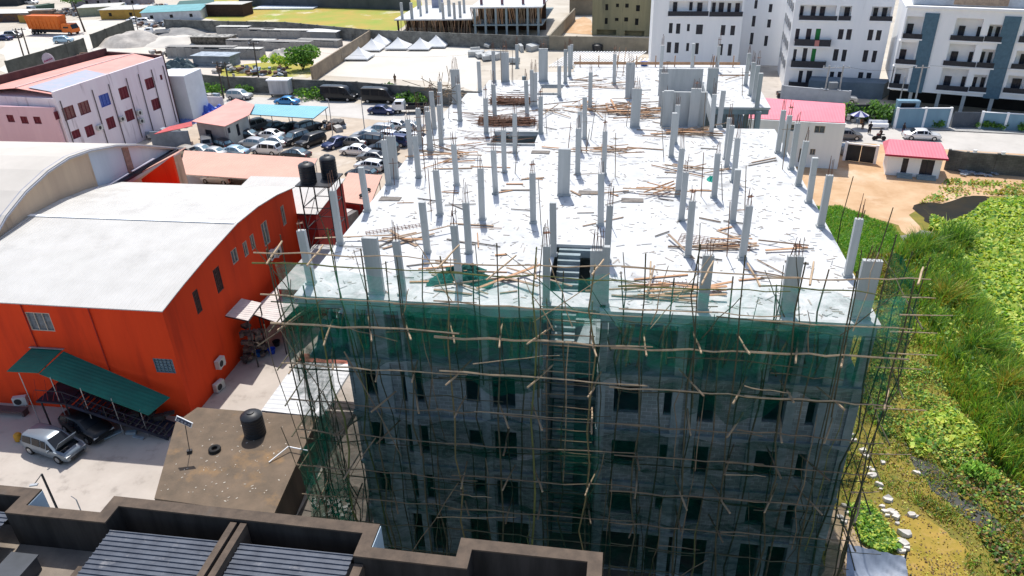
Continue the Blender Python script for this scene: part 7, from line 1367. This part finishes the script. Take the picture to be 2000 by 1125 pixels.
blades('rough_grass', 'rough olive grass tufts scattered over the marshy ground', [(1690, 560), (1750, 600), (1900, 800), (2080, 900), (2080, 1140), (1890, 1140), (1880, 1050), (1780, 980), (1700, 960), (1640, 980), (1660, 800)], 15000, .35, .03, [L_grn, L_och, L_dk, L_lime, L_brn], [4, 4, 3, 2, 3], 5, .6, .8, .6)
leaves('broad_leaf_weeds', 'pale round leaved weeds clustered beside the ditch', [(1760, 850), (1840, 790), (1920, 850), (1900, 890), (1840, 880), (1790, 900)], 1700, .34, .35, [L_lime, L_yel, L_grn], [4, 4, 2], 6, .6, .8)
leaves('creeping_plants', 'green and yellow plants between the white stones and the building', [(1650, 985), (1700, 985), (1745, 1040), (1760, 1075), (1720, 1085), (1680, 1060)], 2600, .2, .3, [L_lime, L_grn, L_yel, L_dk], [2, 5, 2, 1], 7, .5, .7)
leaves('creeping_plants', 'low olive plants along the far side of the ditch', [(1830, 880), (1900, 880), (2080, 960), (2080, 1140), (1960, 1130), (1890, 1010)], 4600, .2, .3, [L_grn, L_dk, L_och, L_lime, L_brn], [3, 5, 3, 1.5, 4], 8, .8, .9)
leaves('ground_litter', 'yellow and brown leaf litter on the ochre ground', [(1680, 860), (1760, 860), (1860, 960), (1940, 1060), (1900, 1140), (1640, 1140), (1650, 960)], 2200, .11, .06, [L_och, L_brn, L_yel], [5, 4, 1], 9, .4, .8, .3)
leaves('ground_litter', 'tufts of green weeds on the sandy clearing by the gatehouse', [(1850, 350), (2060, 360), (2050, 384), (1900, 380), (1840, 395), (1790, 400), (1830, 370)], 1300, .3, .25, [L_grn, L_och, L_lime], [4, 4, 1], 10, .8, 1.2)
blades('dry_grass', 'dry brown stalks below the bright grass by the scaffold', [(1690, 500), (1740, 500), (1750, 560), (1720, 600), (1700, 570)], 1600, .8, .03, [L_och, L_brn, L_grn], [4, 4, 2], 11, .5, .6, .4)
leaves('water_hyacinth', 'lime green leaf mat continuing across the swamp past the right edge', [(2085, 392), (2500, 402), (2800, 800), (2085, 810)], 20000, .55, .5, [L_lime, L_yel, L_grn, L_dk], [5, 3, 3, 1], 71, .35, 1.5)
leaves('creeping_plants', 'low marsh weeds continuing beyond the lower right corner', [(2085, 830), (2800, 830), (2900, 1400), (1640, 1600), (1640, 1142), (2085, 1142)], 14000, .4, .35, [L_grn, L_dk, L_och, L_lime, L_brn], [4, 4, 3, 2, 2], 72, .7, 1.1)
blades('rough_grass', 'olive grass tufts between the building foot and the weeds', [(1600, 420), (1700, 560), (1690, 800), (1640, 960), (1600, 1000), (1600, 800)], 4000, .35, .03, [L_grn, L_och, L_dk, L_lime, L_brn], [4, 4, 3, 2, 3], 73, .6, .8, .6)
def bush(name, lab, px, py, r, h, n, mats, seed, size=.3, cat='bush', world=None, trunk=True):
    c = world or P(px, py); rnd = random.Random(seed); t = thing(name, lab, cat, (c[0], c[1], 0)); mb = MB()
    lobes = [(rnd.gauss(0, r*.4), rnd.gauss(0, r*.4), h*rnd.uniform(.35, .8), r*rnd.uniform(.35, .6)) for _ in range(9)]
    for i in range(n):
        lb = rnd.choice(lobes); th, ph = rnd.uniform(0, 6.28), math.acos(rnd.uniform(-.7, 1)); rr = lb[3]*rnd.uniform(.6, 1.08); x = lb[0]+rr*math.sin(ph)*math.cos(th); y = lb[1]+rr*math.sin(ph)*math.sin(th); z = max(.05, lb[2]+rr*math.cos(ph)*.9)
        mb.cur = rnd.choices(range(len(mats)), [3, 4, 2][:len(mats)])[0]; s = size*rnd.uniform(.6, 1.2); a = Vector((rnd.gauss(0, 1), rnd.gauss(0, 1), rnd.gauss(0, 1))).normalized(); b_ = a.orthogonal().normalized()*s*.5; a = a*s*.5; p = Vector((x, y, z)); mb.add([p-a, p-b_, p+a, p+b_], [(0, 1, 2, 3)])
    mb.build('crown', mats, t, local=True)
    if trunk:
        mb = MB()
        for lb in lobes[:5]: mb.bar((0, 0, 0), (lb[0]*.7, lb[1]*.7, lb[2]), .07, 5, .03)
        mb.build('trunk', polem, t, local=True)
    return t
GR = [L_grn, M('leaf_vivid', (.12, .28, .03), rough=.6), L_dk]
bush('green_bush', 'large bright green bush by the side wall of the sand lot', 592, 138, 3.6, 4.6, 2600, GR, 1, .5)
bush('green_bush', 'smaller yellow green bush left of the large bright one', 548, 132, 2.2, 2.6, 900, [L_lime, L_grn, L_yel], 2, .45)
for i, (px, py, lab) in enumerate(((360, 186, 'leftmost dark bush along the foot of the street wall'), (395, 184, 'second dark bush from the left along the street wall'), (422, 186, 'dark bush just left of the black pole pair'), (478, 184, 'dark bush behind the silver four by four'), (605, 193, 'green bush between the white kiosk and the first black van'), (628, 193, 'green bush touching the back of the first black van'), (790, 200, 'green bush behind the second black van'), (818, 203, 'green bush behind the white pickup'), (762, 182, 'small pale green shrub growing at the street wall'))):
    bush('hedge_bush', lab, px, py, 1.9, 1.5, 420, [L_dk, L_dk, L_grn], 20+i, .4, group_:=None or 'bush', trunk=False)
for i, (px, py, lab) in enumerate(((1818, 249, 'clipped shrub before the left blue wall, left of two'), (1834, 249, 'clipped shrub before the left blue wall, right of two'), (1920, 252, 'first clipped shrub right of the sliding gate'), (1941, 253, 'second clipped shrub right of the sliding gate'), (1962, 254, 'third clipped shrub right of the sliding gate'), (1990, 256, 'fourth clipped shrub right of the sliding gate'))):
    bush('clipped_shrub', lab, px, py, .8, 1.3, 260, [L_dk, L_grn, L_dk], 40+i, .28, trunk=False)
bush('green_tree', 'leafy green tree behind the umbrella in front of the grille fence', 1712, 240, 2.3, 3.2, 1000, [L_grn, L_dk, L_dk], 50, .4, 'tree'); bush('green_tree', 'dark green shrub directly behind the umbrella', 1668, 236, 1.6, 2.4, 500, [L_dk, L_grn, L_dk], 51, .4, 'tree')
bush('green_bush', 'single bright green bush standing in the marsh beyond the ditch', 1893, 925, 1.0, .9, 900, [L_lime, M('leaf_neon', (.2, .42, .04), rough=.6), L_grn], 52, .2)
c = P(166, 62); t = thing('palm_like_tree', 'thin dark tree with a sparse crown beside the orange lorry', 'tree', (c.x, c.y, 0)); mb = MB(); mb.path([(0, 0, 0), (-.3, 0, 3), (-.7, 0, 6.5), (-1.2, 0, 9)], [.28, .22, .18, .1], 7); mb.build('trunk', polem, t, local=True)
mb = MB(); rnd = random.Random(9)
for k in range(500): a = rnd.uniform(0, 6.28); r_ = rnd.uniform(.2, 2.6); p = Vector((-1.2+r_*math.cos(a), r_*math.sin(a), 9.4-r_*.35+rnd.gauss(0, .4))); mb.add([p, p+Vector((rnd.gauss(0, .4), rnd.gauss(0, .4), .2)), p+Vector((rnd.gauss(0, .4), rnd.gauss(0, .4), -.3))], [(0, 1, 2)])
mb.build('crown', L_dk, t, local=True)
blades('weeds', 'weeds at the foot of the thin dark tree', [(150, 66), (176, 58), (180, 66), (160, 72)], 0, .8, .1, [L_grn], [1], 13) if False else None
# white stones along the path, grey tarpaulin shelter
stm = M('white_stone', (.66, .62, .56), (.5, .46, .42), scale=2, rough=.9, obj=True)
for i, (px, py, s) in enumerate(((1658, 852, .5), (1668, 862, .45), (1684, 882, .55), (1690, 893, .5), (1697, 915, .3), (1703, 920, .35), (1703, 932, .55), (1716, 948, .5), (1720, 957, .3), (1733, 978, .6), (1722, 990, .35), (1727, 1000, .35), (1738, 1000, .4), (1745, 1005, .4), (1733, 1008, .3), (1749, 1012, .5), (1752, 1024, .3), (1779, 1008, .45), (1786, 1010, .35), (1768, 1045, .65), (1757, 1058, .4), (1766, 1064, .5), (1770, 1073, .4), (1760, 1078, .45), (1763, 1092, .35), (1650, 990, .4), (1655, 1003, .35), (1640, 1012, .4), (1648, 1020, .45), (1724, 905, .35), (1790, 925, .45))):
    c = P(px, py); rnd = random.Random(i); mb = MB(); n = rnd.choice((4, 5, 6)); rr_ = [s*.55*rnd.uniform(.7, 1.15) for _ in range(n)]
    a0 = rnd.random()*3; low = [(rr_[k]*math.cos(a0+k*2*math.pi/n)*1.25, rr_[k]*math.sin(a0+k*2*math.pi/n)*.85, 0) for k in range(n)]; up_ = [(x*rnd.uniform(.75, .95), y*rnd.uniform(.75, .95), s*.5*rnd.uniform(.6, 1.2)) for x, y, _ in low]
    mb.add(low+up_, [tuple(range(n))[::-1], tuple(range(n, 2*n))]+[(k, (k+1) % n, n+(k+1) % n, n+k) for k in range(n)]); o = mb.build('white_stone', stm, label='white stone or broken block in the line along the marsh path', cat='stone', group='white stones along the marsh path', local=True); o.location = (c.x, c.y, 0)
TP = thing('tarpaulin_shelter', 'grey tarpaulin stretched on poles at the bottom right of the building', 'shelter', (14.5, 31, 0)); mb = MB(); vs = []; n = 16
q = [P(1655, 1062, 1.9), P(1768, 1088, 1.7), P(1775, 1135, 1.2), P(1652, 1135, 1.2)]
for j in range(n+1):
    for i in range(n+1):
        a = q[3].lerp(q[2], i/n); b_ = q[0].lerp(q[1], i/n); p = a.lerp(b_, j/n); vs.append((p.x, p.y, p.z-.35*math.sin(math.pi*i/n)*math.sin(math.pi*j/n)+.05*math.sin(i*1.7+j*.9)))
mb.add(vs, [(j*(n+1)+i, j*(n+1)+i+1, (j+1)*(n+1)+i+1, (j+1)*(n+1)+i) for j in range(n) for i in range(n)]); mb.build('sheet', M('grey_tarpaulin', (.27, .31, .38), (.2, .23, .29), scale=1.5, rough=.5), TP, smooth=True)
for p in (q[0], q[1], q[2]): mb = MB(); mb.bar((p.x, p.y, 0), (p.x, p.y, p.z+.5), .05, 6); mb.build('pole', bamboo_d, TP)
# loose sheets and rubble at the left foot of the scaffold, blue barrel
for i in range(24):
    c = P(random.uniform(600, 690), random.uniform(975, 1010)); mb = MB(); mb.box((c.x, c.y, .1), (random.uniform(.15, .4), random.uniform(.12, .25), .15), rz=random.random()*3); mb.build('rubble_block', greyc, label='grey broken block in the rubble at the left foot of the scaffolding', cat='block', group='rubble at the left foot of the scaffolding')
c = P(1258, 1098); mb = MB(); mb.lathe((c.x, 27.0, 0), [(.28, 0), (.3, .4), (.27, .85), (.1, .9)], 12); mb.build('blue_barrel', MATS['blue_plastic'], label='small blue barrel in the dark at the foot of the scaffolding', cat='barrel', smooth=True)
